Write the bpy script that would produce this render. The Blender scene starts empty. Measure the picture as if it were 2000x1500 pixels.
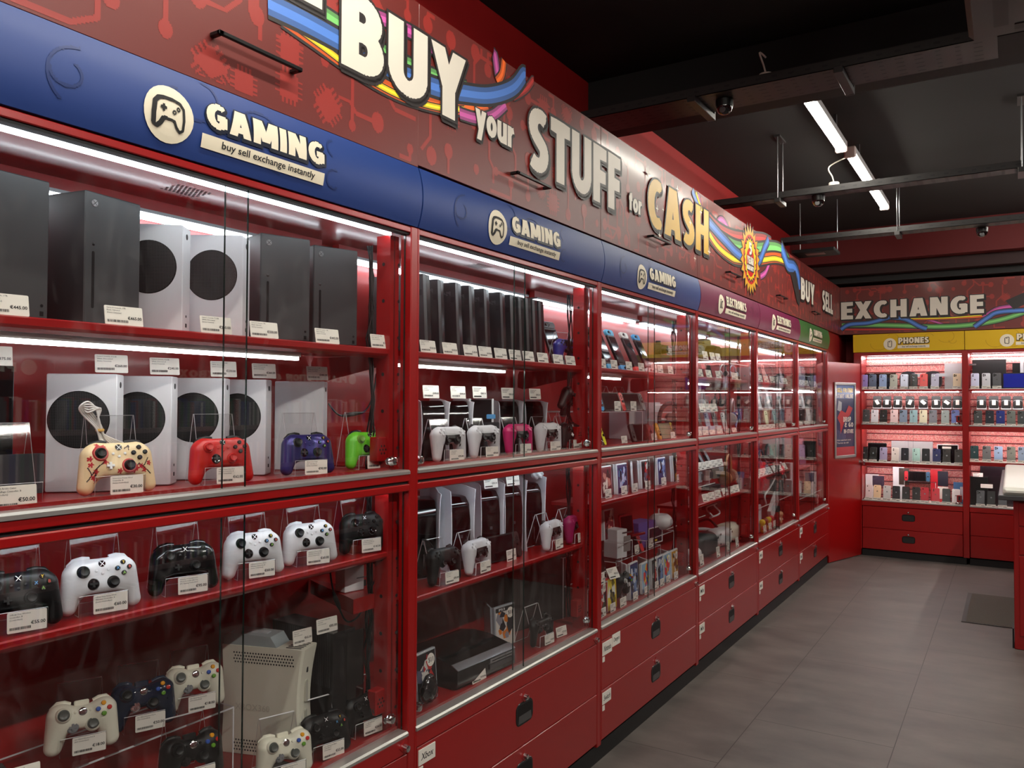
import bpy, math, random
import numpy as np
from mathutils import Matrix, Vector

sc = bpy.context.scene
COL = sc.collection
random.seed(7)
PI = math.pi

# ---------------------------------------------------------------- camera
CH, CX = 1.63, 1.6
YAW, PITCH, ROLL, FPX = .555229, .0223774, .0040967, 1575.15
_F = np.array([-math.sin(YAW)*math.cos(PITCH), math.cos(YAW)*math.cos(PITCH), math.sin(PITCH)])
_R = np.array([math.cos(YAW), math.sin(YAW), 0.0])
_U = np.cross(_R, _F)
CR = math.cos(ROLL)*_R + math.sin(ROLL)*_U
CU = np.cross(CR, _F)
CP = np.array([CX, 0.0, CH])
cam = bpy.data.cameras.new('camera')
cam.sensor_fit = 'HORIZONTAL'; cam.sensor_width = 36.0
cam.lens = 36.0*FPX/2000.0
cam.clip_start = .02; cam.clip_end = 60
cob = bpy.data.objects.new('camera', cam); COL.objects.link(cob)
cob.matrix_world = Matrix(((CR[0], CU[0], -_F[0], CP[0]), (CR[1], CU[1], -_F[1], CP[1]), (CR[2], CU[2], -_F[2], CP[2]), (0, 0, 0, 1)))
sc.camera = cob

# ---------------------------------------------------------------- world, exposure
w = bpy.data.worlds.new('world'); sc.world = w; w.use_nodes = True
w.node_tree.nodes['Background'].inputs[0].default_value = (.9, .93, 1, 1)
w.node_tree.nodes['Background'].inputs[1].default_value = .02
sc.view_settings.view_transform = 'Standard'; sc.view_settings.look = 'None'
sc.view_settings.gamma = 1.0; sc.view_settings.use_curve_mapping = False
sc.view_settings.exposure = 0.38
cy = sc.cycles
cy.use_denoising = True; cy.max_bounces = 9; cy.diffuse_bounces = 3; cy.glossy_bounces = 4
cy.transmission_bounces = 6; cy.transparent_max_bounces = 28
cy.caustics_reflective = False; cy.caustics_refractive = False
cy.sample_clamp_indirect = 6.0; cy.sample_clamp_direct = 0

TUBE_E = 60.0      # ceiling tubes
LED_E = 15.0       # strips inside the cases
BACK_E = 34.0

# ---------------------------------------------------------------- pixel helpers
def onX(px, py, X=0.0):
    r = _F + CR*(px-1000)/FPX - CU*(py-750)/FPX
    t = (X-CP[0])/r[0]; return CP + t*r
def onY(px, py, Y):
    r = _F + CR*(px-1000)/FPX - CU*(py-750)/FPX
    t = (Y-CP[1])/r[1]; return CP + t*r
def onZ(px, py, Z):
    r = _F + CR*(px-1000)/FPX - CU*(py-750)/FPX
    t = (Z-CP[2])/r[2]; return CP + t*r
def ycol(px, X, z):        # world y of the image column px on the line (X, ., z)
    a = (px-1000)/FPX
    k = CR - a*_F           # k . (P-CP) = 0
    return CP[1] - (k[0]*(X-CP[0]) + k[2]*(z-CP[2]))/k[1]
def xcol(px, Y, z):        # world x of the image column px on the line (., Y, z)
    a = (px-1000)/FPX
    k = CR - a*_F
    return CP[0] - (k[1]*(Y-CP[1]) + k[2]*(z-CP[2]))/k[0]

# ---------------------------------------------------------------- materials
MATS = {}
def srgb(r, g, b):
    f = lambda c: c/12.92 if c <= .04045 else ((c+.055)/1.055)**2.4
    return (f(r/255), f(g/255), f(b/255), 1)
def mat(name, rgb, rough=.5, metal=0.0, coat=0.0, spec=.5, emit=0.0, noise=0.0, nscale=20, bump=0.0, bscale=200):
    if name in MATS: return MATS[name]
    m = bpy.data.materials.new(name); m.use_nodes = True
    nt = m.node_tree; b = nt.nodes['Principled BSDF']
    c = srgb(*rgb)
    b.inputs['Base Color'].default_value = c
    b.inputs['Roughness'].default_value = rough
    b.inputs['Metallic'].default_value = metal
    b.inputs['Coat Weight'].default_value = coat
    b.inputs['Coat Roughness'].default_value = .12
    b.inputs['Specular IOR Level'].default_value = spec
    if emit:
        b.inputs['Emission Color'].default_value = c; b.inputs['Emission Strength'].default_value = emit
    if noise or bump:
        tc = nt.nodes.new('ShaderNodeTexCoord'); n = nt.nodes.new('ShaderNodeTexNoise')
        nt.links.new(tc.outputs['Object'], n.inputs['Vector'])
        n.inputs['Scale'].default_value = nscale; n.inputs['Detail'].default_value = 6
        if noise:
            mx = nt.nodes.new('ShaderNodeMix'); mx.data_type = 'RGBA'
            mx.inputs[6].default_value = tuple(x*(1-noise) for x in c[:3])+(1,)
            mx.inputs[7].default_value = tuple(min(1, x*(1+noise)) for x in c[:3])+(1,)
            nt.links.new(n.outputs[0], mx.inputs[0]); nt.links.new(mx.outputs[2], b.inputs['Base Color'])
        if bump:
            n2 = nt.nodes.new('ShaderNodeTexNoise'); n2.inputs['Scale'].default_value = bscale
            nt.links.new(tc.outputs['Object'], n2.inputs['Vector'])
            bp = nt.nodes.new('ShaderNodeBump'); bp.inputs['Strength'].default_value = bump; bp.inputs['Distance'].default_value = .002
            nt.links.new(n2.outputs[0], bp.inputs['Height']); nt.links.new(bp.outputs[0], b.inputs['Normal'])
    MATS[name] = m; return m
def glassy(name, tint=(1, 1, 1), f0=.04, rough=0.0, scale=.96, smear=0.0):
    if name in MATS: return MATS[name]
    m = bpy.data.materials.new(name); m.use_nodes = True; nt = m.node_tree; nt.nodes.clear()
    o = nt.nodes.new('ShaderNodeOutputMaterial'); mx = nt.nodes.new('ShaderNodeMixShader')
    t = nt.nodes.new('ShaderNodeBsdfTransparent'); g = nt.nodes.new('ShaderNodeBsdfGlossy')
    t.inputs[0].default_value = (*tint, 1); g.inputs['Roughness'].default_value = rough
    lw = nt.nodes.new('ShaderNodeLayerWeight'); lw.inputs[0].default_value = .5
    p = nt.nodes.new('ShaderNodeMath'); p.operation = 'POWER'; p.inputs[1].default_value = 5
    a = nt.nodes.new('ShaderNodeMath'); a.operation = 'MULTIPLY_ADD'; a.inputs[1].default_value = scale; a.inputs[2].default_value = f0
    nt.links.new(lw.outputs['Facing'], p.inputs[0]); nt.links.new(p.outputs[0], a.inputs[0])
    nt.links.new(a.outputs[0], mx.inputs[0]); nt.links.new(t.outputs[0], mx.inputs[1]); nt.links.new(g.outputs[0], mx.inputs[2])
    last = mx
    if smear:      # wiping marks on the glass: thin cloudy streaks that scatter light
        d = nt.nodes.new('ShaderNodeBsdfDiffuse'); d.inputs[0].default_value = (.9, .9, .9, 1)
        tc = nt.nodes.new('ShaderNodeTexCoord'); mp = nt.nodes.new('ShaderNodeMapping'); mp.inputs['Scale'].default_value = (9, 9, 4)
        n = nt.nodes.new('ShaderNodeTexNoise'); n.inputs['Scale'].default_value = 1.3; n.inputs['Detail'].default_value = 9; n.inputs['Distortion'].default_value = 2.5
        r = nt.nodes.new('ShaderNodeMapRange'); r.inputs[1].default_value = .52; r.inputs[2].default_value = .8; r.inputs[3].default_value = 0.0; r.inputs[4].default_value = smear
        nt.links.new(tc.outputs['Object'], mp.inputs[0]); nt.links.new(mp.outputs[0], n.inputs['Vector']); nt.links.new(n.outputs[0], r.inputs[0])
        m2 = nt.nodes.new('ShaderNodeMixShader'); nt.links.new(r.outputs[0], m2.inputs[0]); nt.links.new(mx.outputs[0], m2.inputs[1]); nt.links.new(d.outputs[0], m2.inputs[2]); last = m2
    nt.links.new(last.outputs[0], o.inputs[0])
    MATS[name] = m; return m

RED = mat('red_paint', (150, 8, 9), .32, coat=.35, bump=.05, bscale=500)
RED_IN = mat('red_interior', (150, 12, 14), .38, coat=.2, bump=.05, bscale=400)
RED_WALL = mat('red_wall', (140, 9, 10), .6, noise=.06, nscale=6)
PRINT = mat('fascia_print_red', (108, 40, 36), .42, coat=.12)
CIRC = mat('circuit_red', (152, 48, 42), .42, coat=.12)
BLACKP = mat('black_paint', (9, 9, 10), .6)
BLACK = mat('black_plastic', (11, 11, 12), .4, spec=.35)
BLACKM = mat('black_matte', (15, 15, 16), .5, spec=.3, bump=.08, bscale=900)
GLOSSB = mat('black_gloss', (8, 8, 9), .07, coat=.5)
SCREEN = mat('dark_screen', (14, 14, 17), .06)
WHITE = mat('white_plastic', (222, 224, 226), .36)
WHITE2 = mat('cream_white_plastic', (226, 224, 206), .3)
CREAM = mat('cream_print', (238, 228, 204), .5)
CARD = mat('card_white', (236, 232, 222), .55)
INK = mat('ink_black', (18, 18, 20), .6)
ALU = mat('aluminium', (196, 194, 190), .32, metal=.75)
CHROME = mat('chrome', (215, 215, 215), .1, metal=1)
STEEL = mat('steel_grey', (120, 120, 122), .35, metal=.8)
GREY = mat('grey_plastic', (110, 112, 116), .4)
GREYL = mat('light_grey_plastic', (178, 182, 186), .35)
GREEN_EDGE = mat('glass_edge_green', (22, 40, 36), .15)
GLASS = glassy('glass_pane', f0=.05, smear=.0)
GLASS_S = glassy('glass_pane_wiped', f0=.05, smear=.022)
ACR = glassy('clear_acrylic', (.97, .97, .97), f0=.010, rough=.04, scale=.3)
ACR_E = mat('acrylic_edge', (225, 225, 228), .25)  # white rims paint the bright edge highlights of clear acrylic into the colour
LED = mat('led_strip', (234, 248, 255), .5, emit=LED_E)
LEDW = mat('led_strip_warm', (246, 250, 250), .5, emit=LED_E)
TUBE = mat('tube_light', (255, 250, 236), .5, emit=TUBE_E)
TUBE_B = mat('added_tube_light', (255, 250, 240), .5, emit=TUBE_E*2.2)
def colour(rgb, rough=.4, name=None, **k):
    return mat(name or 'plastic_%02x%02x%02x' % rgb, rgb, rough, **k)

# ---------------------------------------------------------------- mesh builder
class MB:
    """collects verts and faces with a material index; build() links ONE mesh object"""
    def __init__(s): s.v = []; s.f = []; s.m = []; s.mats = []; s.M = None
    def mi(s, m):
        if m not in s.mats: s.mats.append(m)
        return s.mats.index(m)
    def add(s, vs, fs, m, M=None):
        o = len(s.v); k = s.mi(m)
        M = M if M is not None else s.M
        if M is not None: vs = [tuple(M @ Vector(p)) for p in vs]
        s.v += [tuple(p) for p in vs]; s.f += [tuple(i+o for i in f) for f in fs]; s.m += [k]*len(fs)
        return s
    def box(s, x0, x1, y0, y1, z0, z1, m, M=None, ch=0.0):
        if ch <= 0:
            vs = [(x, y, z) for x in (x0, x1) for y in (y0, y1) for z in (z0, z1)]
            fs = [(0, 1, 3, 2), (4, 6, 7, 5), (0, 4, 5, 1), (2, 3, 7, 6), (0, 2, 6, 4), (1, 5, 7, 3)]
            return s.add(vs, fs, m, M)
        return s.slab(x0, x1, y0, y1, z0, z1, min(ch*1.01, (x1-x0)/2*.99, (z1-z0)/2*.99), m, ch, M, seg=1)
    def slab(s, x0, x1, y0, y1, z0, z1, r, m, ch=.001, M=None, seg=4, face=None):
        """rounded rectangle in the xz plane, thick along y, chamfered rims; face = material of the front (y0) face"""
        r = max(1e-5, min(r, (x1-x0)/2, (z1-z0)/2)); ch = max(1e-5, min(ch, (y1-y0)/2*.99, r))
        def ring(inset, y):
            rr = max(r-inset, 1e-5); o = []
            for cx, cz, a in ((x1-r, z1-r, 0), (x0+r, z1-r, 90), (x0+r, z0+r, 180), (x1-r, z0+r, 270)):
                for i in range(seg+1):
                    t = math.radians(a+90*i/seg); o.append((cx+rr*math.cos(t), y, cz+rr*math.sin(t)))
            return o
        rings = [ring(ch, y0), ring(0, y0+ch), ring(0, y1-ch), ring(ch, y1)]
        n = len(rings[0]); vs = sum(rings, []); fs = []
        for k in range(3):
            for i in range(n):
                j = (i+1) % n; fs.append((k*n+i, k*n+j, (k+1)*n+j, (k+1)*n+i))
        s.add(vs, fs, m, M)
        o = len(s.v)-4*n
        s.f.append(tuple(o+i for i in range(n))[::-1]); s.m.append(s.mi(face or m))
        s.f.append(tuple(o+3*n+i for i in range(n))); s.m.append(s.mi(m))
        return s
    def cyl(s, c, r, h, m, axis='z', n=20, r2=None, M=None, ch=0.0, cap=None):
        """cylinder from c along axis by h"""
        r2 = r if r2 is None else r2
        prof = [(0, r), (h, r2)] if ch <= 0 else [(0, max(r-ch, 1e-5)), (ch, r), (h-ch, r2), (h, max(r2-ch, 1e-5))]
        return s.lathe(c, prof, m, axis, n, M, cap)
    def lathe(s, c, prof, m, axis='z', n=20, M=None, cap=None):
        vs = []; fs = []
        for (h, r) in prof:
            for i in range(n):
                a = 2*PI*i/n; p, q = r*math.cos(a), r*math.sin(a)
                v = {'z': (p, q, h), 'y': (p, h, -q), 'x': (h, p, q)}[axis]
                vs.append((c[0]+v[0], c[1]+v[1], c[2]+v[2]))
        for k in range(len(prof)-1):
            for i in range(n):
                j = (i+1) % n; fs.append((k*n+i, k*n+j, (k+1)*n+j, (k+1)*n+i))
        s.add(vs, fs, m, M); o = len(s.v)-len(vs)
        s.f.append(tuple(o+i for i in range(n))[::-1]); s.m.append(s.mi(cap or m))
        s.f.append(tuple(o+len(vs)-n+i for i in range(n))); s.m.append(s.mi(m))
        return s
    def disc(s, c, r, m, axis='y', n=20, M=None):
        vs = []
        for i in range(n):
            a = 2*PI*i/n; p, q = r*math.cos(a), r*math.sin(a)
            v = {'z': (p, q, 0), 'y': (p, 0, q), 'x': (0, p, q)}[axis]
            vs.append((c[0]+v[0], c[1]+v[1], c[2]+v[2]))
        return s.add(vs, [tuple(range(n))], m, M)
    def tube(s, pts, r, m, n=8, M=None, closed=False):
        P = [Vector(p) for p in pts]; vs = []; fs = []; N = len(P)
        up = Vector((0, 0, 1)); prev = None
        for i, p in enumerate(P):
            if closed: t = P[(i+1) % N]-P[i-1]
            else: t = (P[min(i+1, N-1)]-P[max(i-1, 0)])
            t.normalize()
            if prev is None:
                a = t.cross(up if abs(t.z) < .9 else Vector((1, 0, 0)))
            else: a = prev - t*prev.dot(t)
            a.normalize(); prev = a; b = t.cross(a)
            rr = r[i] if isinstance(r, (list, tuple)) else r
            for k in range(n):
                an = 2*PI*k/n; vs.append(tuple(p+a*(rr*math.cos(an))+b*(rr*math.sin(an))))
        for i in range(N if closed else N-1):
            i2 = (i+1) % N
            for k in range(n):
                j = (k+1) % n; fs.append((i*n+k, i*n+j, i2*n+j, i2*n+k))
        if not closed: fs += [tuple(range(n))[::-1], tuple((N-1)*n+k for k in range(n))]
        return s.add(vs, fs, m, M)
    def prism(s, poly, y0, y1, m, M=None, face=None):
        """polygon [(x,z)] extruded along y"""
        n = len(poly); vs = [(x, y0, z) for x, z in poly]+[(x, y1, z) for x, z in poly]
        fs = [(i, (i+1) % n, n+(i+1) % n, n+i) for i in range(n)]
        s.add(vs, fs, m, M); o = len(s.v)-2*n
        s.f.append(tuple(o+i for i in range(n))[::-1]); s.m.append(s.mi(face or m))
        s.f.append(tuple(o+n+i for i in range(n))); s.m.append(s.mi(m)); return s
    def sweep(s, prof, x0, x1, m, M=None):
        """closed profile [(y,z)] swept along x"""
        n = len(prof); vs = [(x0, y, z) for y, z in prof]+[(x1, y, z) for y, z in prof]
        fs = [(i, (i+1) % n, n+(i+1) % n, n+i) for i in range(n)]+[tuple(range(n))[::-1], tuple(range(n, 2*n))]
        return s.add(vs, fs, m, M)
    def sheet(s, pts, t, x0, x1, m, edge, M=None):
        """bent sheet: polyline [(y,z)] of thickness t swept along x; its rims in material edge"""
        n = len(pts); off = []
        for i in range(n):
            a = Vector(pts[max(i-1, 0)]); b = Vector(pts[min(i+1, n-1)]); d = (b-a).normalized(); q = Vector((-d.y, d.x))*t
            off.append((pts[i][0]+q.x, pts[i][1]+q.y))
        vs = []
        for x in (x0, x1):
            vs += [(x, y, z) for y, z in pts]+[(x, y, z) for y, z in off]
        N = 2*n
        for i in range(n-1):
            s.add([vs[i], vs[i+1], vs[N+i+1], vs[N+i]], [(0, 1, 2, 3)], m, M)
            s.add([vs[n+i], vs[n+i+1], vs[N+n+i+1], vs[N+n+i]], [(3, 2, 1, 0)], m, M)
            for k in (0, N):
                s.add([vs[k+i], vs[k+i+1], vs[k+n+i+1], vs[k+n+i]], [(0, 1, 2, 3)], edge, M)
        for i in (0, n-1):
            s.add([vs[i], vs[n+i], vs[N+n+i], vs[N+i]], [(0, 1, 2, 3)], edge, M)
        return s
    def flat(s, tv, tf, m, y=0.0, ox=0.0, oz=0.0, M=None):
        return s.add([(x+ox, y, z+oz) for x, z in tv], tf, m, M)
    def build(s, name, parent=None, smooth=False):
        me = bpy.data.meshes.new(name)
        me.from_pydata(s.v, [], s.f); me.polygons.foreach_set('material_index', s.m)
        for m in s.mats: me.materials.append(m)
        if smooth:
            me.polygons.foreach_set('use_smooth', [True]*len(me.polygons))
            try: me.set_sharp_from_angle(angle=math.radians(smooth if smooth is not True else 42))
            except Exception: pass
        me.update()
        o = bpy.data.objects.new(name, me); COL.objects.link(o)
        if parent is not None: o.parent = parent
        return o

LABELS = {}
def tag(o, label, cat, group=None):
    o['label'] = label; o['category'] = cat
    if group: o['group'] = group
    return o
def thing(name, label, cat, loc=(0, 0, 0), rz=0.0, tilt=0.0, group=None, lean=0.0):
    o = bpy.data.objects.new(name, None); o.empty_display_size = .02; COL.objects.link(o)
    o.matrix_world = Matrix.Translation(loc) @ Matrix.Rotation(rz, 4, 'Z') @ Matrix.Rotation(-tilt, 4, 'X') @ Matrix.Rotation(lean, 4, 'Y')
    return tag(o, label, cat, group)
def struct(o): o['kind'] = 'structure'; return o
def dup(root, label, loc, rz=0.0, tilt=0.0, group=None, lean=0.0):
    r = root.copy(); COL.objects.link(r)
    r.matrix_world = Matrix.Translation(loc) @ Matrix.Rotation(rz, 4, 'Z') @ Matrix.Rotation(-tilt, 4, 'X') @ Matrix.Rotation(lean, 4, 'Y')
    r['label'] = label
    if group: r['group'] = group
    for ch in KIDS.get(root.name, []):
        c = ch.copy(); COL.objects.link(c); c.parent = r
        for g in KIDS.get(ch.name, []):
            d = g.copy(); COL.objects.link(d); d.parent = c
    return r
KIDS = {}
def snapshot(root):
    """remember the children of a thing so that dup() can copy them"""
    KIDS[root.name] = list(root.children)
    for c in root.children: KIDS[c.name] = list(c.children)
    return root

# ---------------------------------------------------------------- lettering
_TX = {}
def text2d(s, fat=0.0, res=3, shear=0.0):
    k = (s, fat, res, shear)
    if k in _TX: return _TX[k]
    cu = bpy.data.curves.new('t', 'FONT'); cu.body = s; cu.size = 1; cu.offset = fat; cu.resolution_u = res; cu.shear = shear
    o = bpy.data.objects.new('t', cu); me = o.to_mesh()
    v = [(p.co.x, p.co.y) for p in me.vertices]; f = [tuple(p.vertices) for p in me.polygons]
    o.to_mesh_clear(); bpy.data.objects.remove(o); bpy.data.curves.remove(cu)
    _TX[k] = (v, f); return v, f
def bounds(v):
    xs = [p[0] for p in v]; zs = [p[1] for p in v]; return min(xs), max(xs), min(zs), max(zs)
def fit(s, x0, x1, z0, z1, fat=0.0, ref=None, res=3, shear=0.0):
    """text stretched to fill x0..x1, z0..z1 (ref: fatness whose bounds define the box)"""
    v, f = text2d(s, fat, res, shear); a, b, c, d = bounds(text2d(s, ref if ref is not None else fat, res, shear)[0])
    sx = (x1-x0)/(b-a); sz = (z1-z0)/(d-c)
    return [(x0+(p[0]-a)*sx, z0+(p[1]-c)*sz) for p in v], f

# ---------------------------------------------------------------- smooth organic bodies: surface nets on a distance field
def snet(f, lo, hi, n):
    lo = np.array(lo); hi = np.array(hi); n = np.array(n)
    ax = [np.linspace(lo[i], hi[i], n[i]) for i in range(3)]
    X, Y, Z = np.meshgrid(*ax, indexing='ij'); D = f(X, Y, Z); st = (hi-lo)/(n-1)
    S = D < 0; c = n-1
    acc = np.zeros((*c, 3)); cnt = np.zeros(c)
    corners = [(i, j, k) for i in (0, 1) for j in (0, 1) for k in (0, 1)]
    sl = lambda o: tuple(slice(o[a], o[a]+c[a]) for a in range(3))
    for a in range(8):
        for b in range(a+1, 8):
            p, q = corners[a], corners[b]
            if sum(abs(p[i]-q[i]) for i in range(3)) != 1: continue
            da, db = D[sl(p)], D[sl(q)]; cr = (da < 0) != (db < 0)
            t = np.where(cr, da/np.where(cr, da-db, 1), 0)
            for i in range(3):
                acc[..., i] += np.where(cr, p[i]+t*(q[i]-p[i]), 0)
            cnt += cr
    act = cnt > 0; idx = -np.ones(c, int); idx[act] = np.arange(act.sum())
    g = np.stack(np.meshgrid(*[np.arange(k) for k in c], indexing='ij'), -1)
    V = lo + (g[act] + acc[act]/cnt[act][:, None])*st
    F = []
    for axis in range(3):
        u, v = [(1, 2), (2, 0), (0, 1)][axis]
        a0 = [slice(0, n[i]) for i in range(3)]; a1 = list(a0)
        a0[axis] = slice(0, n[axis]-1); a1[axis] = slice(1, n[axis])
        s0, s1 = S[tuple(a0)], S[tuple(a1)]
        for P in np.argwhere(s0 != s1):
            if P[u] < 1 or P[v] < 1 or P[u] >= c[u] or P[v] >= c[v]: continue
            q = []
            for du, dv in ((-1, -1), (0, -1), (0, 0), (-1, 0)):
                r = P.copy(); r[u] += du; r[v] += dv; q.append(int(idx[tuple(r)]))
            if min(q) < 0: continue
            F.append(tuple(q) if s0[tuple(P)] else tuple(q[::-1]))
    return [tuple(map(float, p)) for p in V], F
def smin(a, b, k):
    h = np.clip(.5+.5*(b-a)/k, 0, 1); return b*(1-h)+a*h-k*h*(1-h)
def d_capsule(X, Y, Z, a, b, ra, rb, sy=1.0):
    ax, ay, az = a; bx, by, bz = b
    vx, vy, vz = bx-ax, by-ay, bz-az; L = vx*vx+vy*vy+vz*vz
    t = np.clip(((X-ax)*vx+(Y-ay)*vy+(Z-az)*vz)/L, 0, 1)
    return np.sqrt((X-ax-t*vx)**2+((Y-ay-t*vy)/sy)**2+(Z-az-t*vz)**2)-(ra+t*(rb-ra))
def d_rbox(X, Y, Z, c, h, r):
    qx = np.abs(X-c[0])-h[0]+r; qy = np.abs(Y-c[1])-h[1]+r; qz = np.abs(Z-c[2])-h[2]+r
    return np.sqrt(np.maximum(qx, 0)**2+np.maximum(qy, 0)**2+np.maximum(qz, 0)**2)+np.minimum(np.maximum(qx, np.maximum(qy, qz)), 0)-r
def front_y(f, x, z, y0=-.06, y1=.02):
    ys = np.linspace(y0, y1, 160); d = f(np.full(160, x), ys, np.full(160, z)); i = np.argmax(d < 0)
    return float(ys[i]) if d[i] < 0 else 0.0
def union2d(polys, rows=60):
    """one flat non-overlapping mesh covering the union of polygons [(x,z)]: bands of trapezoids"""
    polys = [p for p in polys if len(p) > 2]
    zs = [z for p in polys for _, z in p]; lo, hi = min(zs), max(zs); h = (hi-lo)/rows
    info = [(min(z for _, z in p), max(z for _, z in p), p) for p in polys]
    def cut(z):
        iv = []
        for a, b, p in info:
            if not (a <= z <= b): continue
            xs = []
            for i in range(len(p)):
                (x1, z1), (x2, z2) = p[i-1], p[i]
                if (z1 <= z) != (z2 <= z): xs.append(x1+(z-z1)/(z2-z1)*(x2-x1))
            xs.sort(); iv += [(xs[k], xs[k+1]) for k in range(0, len(xs)-1, 2)]
        iv.sort(); o = []
        for a, b in iv:
            if o and a <= o[-1][1]+1e-6: o[-1][1] = max(o[-1][1], b)
            else: o.append([a, b])
        return o
    V = []; F = []; e = h*.02
    for i in range(rows):
        za, zb = lo+i*h, lo+(i+1)*h; A, B = cut(za+e), cut(zb-e)
        if not (len(A) == len(B) and all(a[0] <= b[1] and b[0] <= a[1] for a, b in zip(A, B))):
            A = B = cut((za+zb)/2)
        for a, b in zip(A, B):
            n = len(V); V += [(a[0], za), (a[1], za), (b[1], zb), (b[0], zb)]; F.append((n, n+1, n+2, n+3))
    return V, F
def path_polys(pts, r, closed=False, disc=True):
    P = [Vector(p) for p in pts]; N = len(P); o = []
    for i in range(N if closed else N-1):
        a, b = P[i], P[(i+1) % N]; d = b-a
        if d.length < 1e-7: continue
        d.normalize(); m = Vector((-d.y, d.x))*r
        o.append([tuple(a+m), tuple(a-m), tuple(b-m), tuple(b+m)])
        if disc and (i > 0 or closed): o.append([(a.x+r*math.cos(2*PI*k/10), a.y+r*math.sin(2*PI*k/10)) for k in range(10)])
    return o
# ---------------------------------------------------------------- heavy sign alphabet made of strokes
def _arc(cx, cz, rx, rz, a0, a1, n=10): return [(cx+rx*math.cos(math.radians(a0+(a1-a0)*i/n)), cz+rz*math.sin(math.radians(a0+(a1-a0)*i/n))) for i in range(n+1)]
T_ = .125   # half stroke
GL = {
 'A': (.74, [('P', .14, 0, .33, 1), ('P', .60, 0, .41, 1), ('H', .2, .54, .26)]),
 'B': (.64, [('V', .13, 0, 1), ('C', [(.13, .885), (.3, .885)]+_arc(.32, .71, .16, .175, 90, -90)+[(.13, .535)]), ('C', [(.13, .5), (.3, .5)]+_arc(.34, .31, .17, .195, 90, -90)+[(.13, .115)])]),
 'C': (.6, [('C', [(.5, .85)]+_arc(.37, .5, .24, .38, 75, 285)+[(.5, .15)])]),
 'D': (.66, [('V', .13, 0, 1), ('C', [(.13, .885), (.26, .885)]+_arc(.28, .5, .24, .385, 90, -90)+[(.13, .115)])]),
 'E': (.52, [('V', .13, 0, 1), ('H', .1, .52, .885), ('H', .1, .49, .5), ('H', .1, .52, .115)]),
 'F': (.5, [('V', .13, 0, 1), ('H', .1, .5, .885), ('H', .1, .47, .47)]),
 'G': (.66, [('C', [(.53, .84)]+_arc(.38, .5, .25, .38, 70, 290)+[(.53, .16)]), ('V', .53, .1, .54), ('H', .34, .6, .46)]),
 'H': (.68, [('V', .13, 0, 1), ('V', .55, 0, 1), ('H', .1, .58, .5)]),
 'I': (.26, [('V', .13, 0, 1)]),
 'L': (.5, [('V', .13, 0, 1), ('H', .1, .5, .115)]),
 'M': (.88, [('V', .13, 0, 1), ('V', .75, 0, 1), ('P', .19, 1, .44, .12), ('P', .69, 1, .44, .12)]),
 'N': (.7, [('V', .13, 0, 1), ('V', .57, 0, 1), ('P', .17, 1, .53, 0)]),
 'O': (.7, [('C', _arc(.35, .5, .225, .38, 0, 360, 22))]),
 'P': (.62, [('V', .13, 0, 1), ('C', [(.13, .885), (.3, .885)]+_arc(.32, .65, .17, .235, 90, -90)+[(.13, .415)])]),
 'R': (.66, [('V', .13, 0, 1), ('C', [(.13, .885), (.3, .885)]+_arc(.32, .67, .17, .215, 90, -90)+[(.13, .455)]), ('P', .36, .44, .52, 0)]),
 'S': (.58, [('C', [(.47, .84), (.38, .875)]+_arc(.3, .7, .165, .175, 90, 235)+_arc(.28, .3, .17, .185, 40, -90)+[(.2, .12), (.1, .17)])]),
 'T': (.6, [('V', .3, 0, 1), ('H', 0, .6, .885)]),
 'U': (.68, [('V', .13, .3, 1), ('V', .55, .3, 1), ('C', _arc(.34, .34, .21, .225, 180, 360, 12))]),
 'V': (.7, [('P', .13, 1, .35, 0), ('P', .57, 1, .35, 0)]),
 'W': (1.0, [('P', .13, 1, .29, 0), ('P', .5, .95, .33, 0), ('P', .5, .95, .67, 0), ('P', .87, 1, .71, 0)]),
 'X': (.7, [('P', .13, 1, .57, 0), ('P', .57, 1, .13, 0)]),
 'Y': (.68, [('P', .13, 1, .34, .42), ('P', .55, 1, .34, .42), ('V', .34, 0, .5)]),
 '5': (.56, [('H', .1, .5, .885), ('V', .14, .5, 1), ('C', [(.14, .56), (.28, .6)]+_arc(.27, .35, .18, .235, 80, -90)+[(.08, .12)])]),
 '4': (.6, [('V', .42, 0, 1), ('H', .02, .58, .3), ('P', .12, .3, .4, 1)]),
 'y': (.6, [('P', .12, .78, .32, .05), ('P', .5, .78, .22, -.3)]),
 'o': (.6, [('C', _arc(.3, .39, .19, .28, 0, 360, 18))]),
 'u': (.6, [('V', .12, .25, .78), ('V', .48, 0, .78), ('C', _arc(.29, .29, .17, .19, 180, 340, 10))]),
 'r': (.44, [('V', .12, 0, .78), ('C', [(.14, .5), (.24, .64), (.4, .68)])]),
 'f': (.42, [('V', .18, 0, .8), ('H', .02, .4, .66), ('C', [(.18, .75), (.22, .88), (.38, .9)])]),
 '!': (.26, [('V', .13, .3, 1), ('V', .13, 0, .18)]), '-': (.36, [('H', .04, .32, .45)]), '&': (.6, [('C', _arc(.3, .72, .14, .16, 0, 360, 14)), ('C', _arc(.28, .3, .2, .2, 60, 360, 14))]),
 ' ': (.34, []),
}
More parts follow.
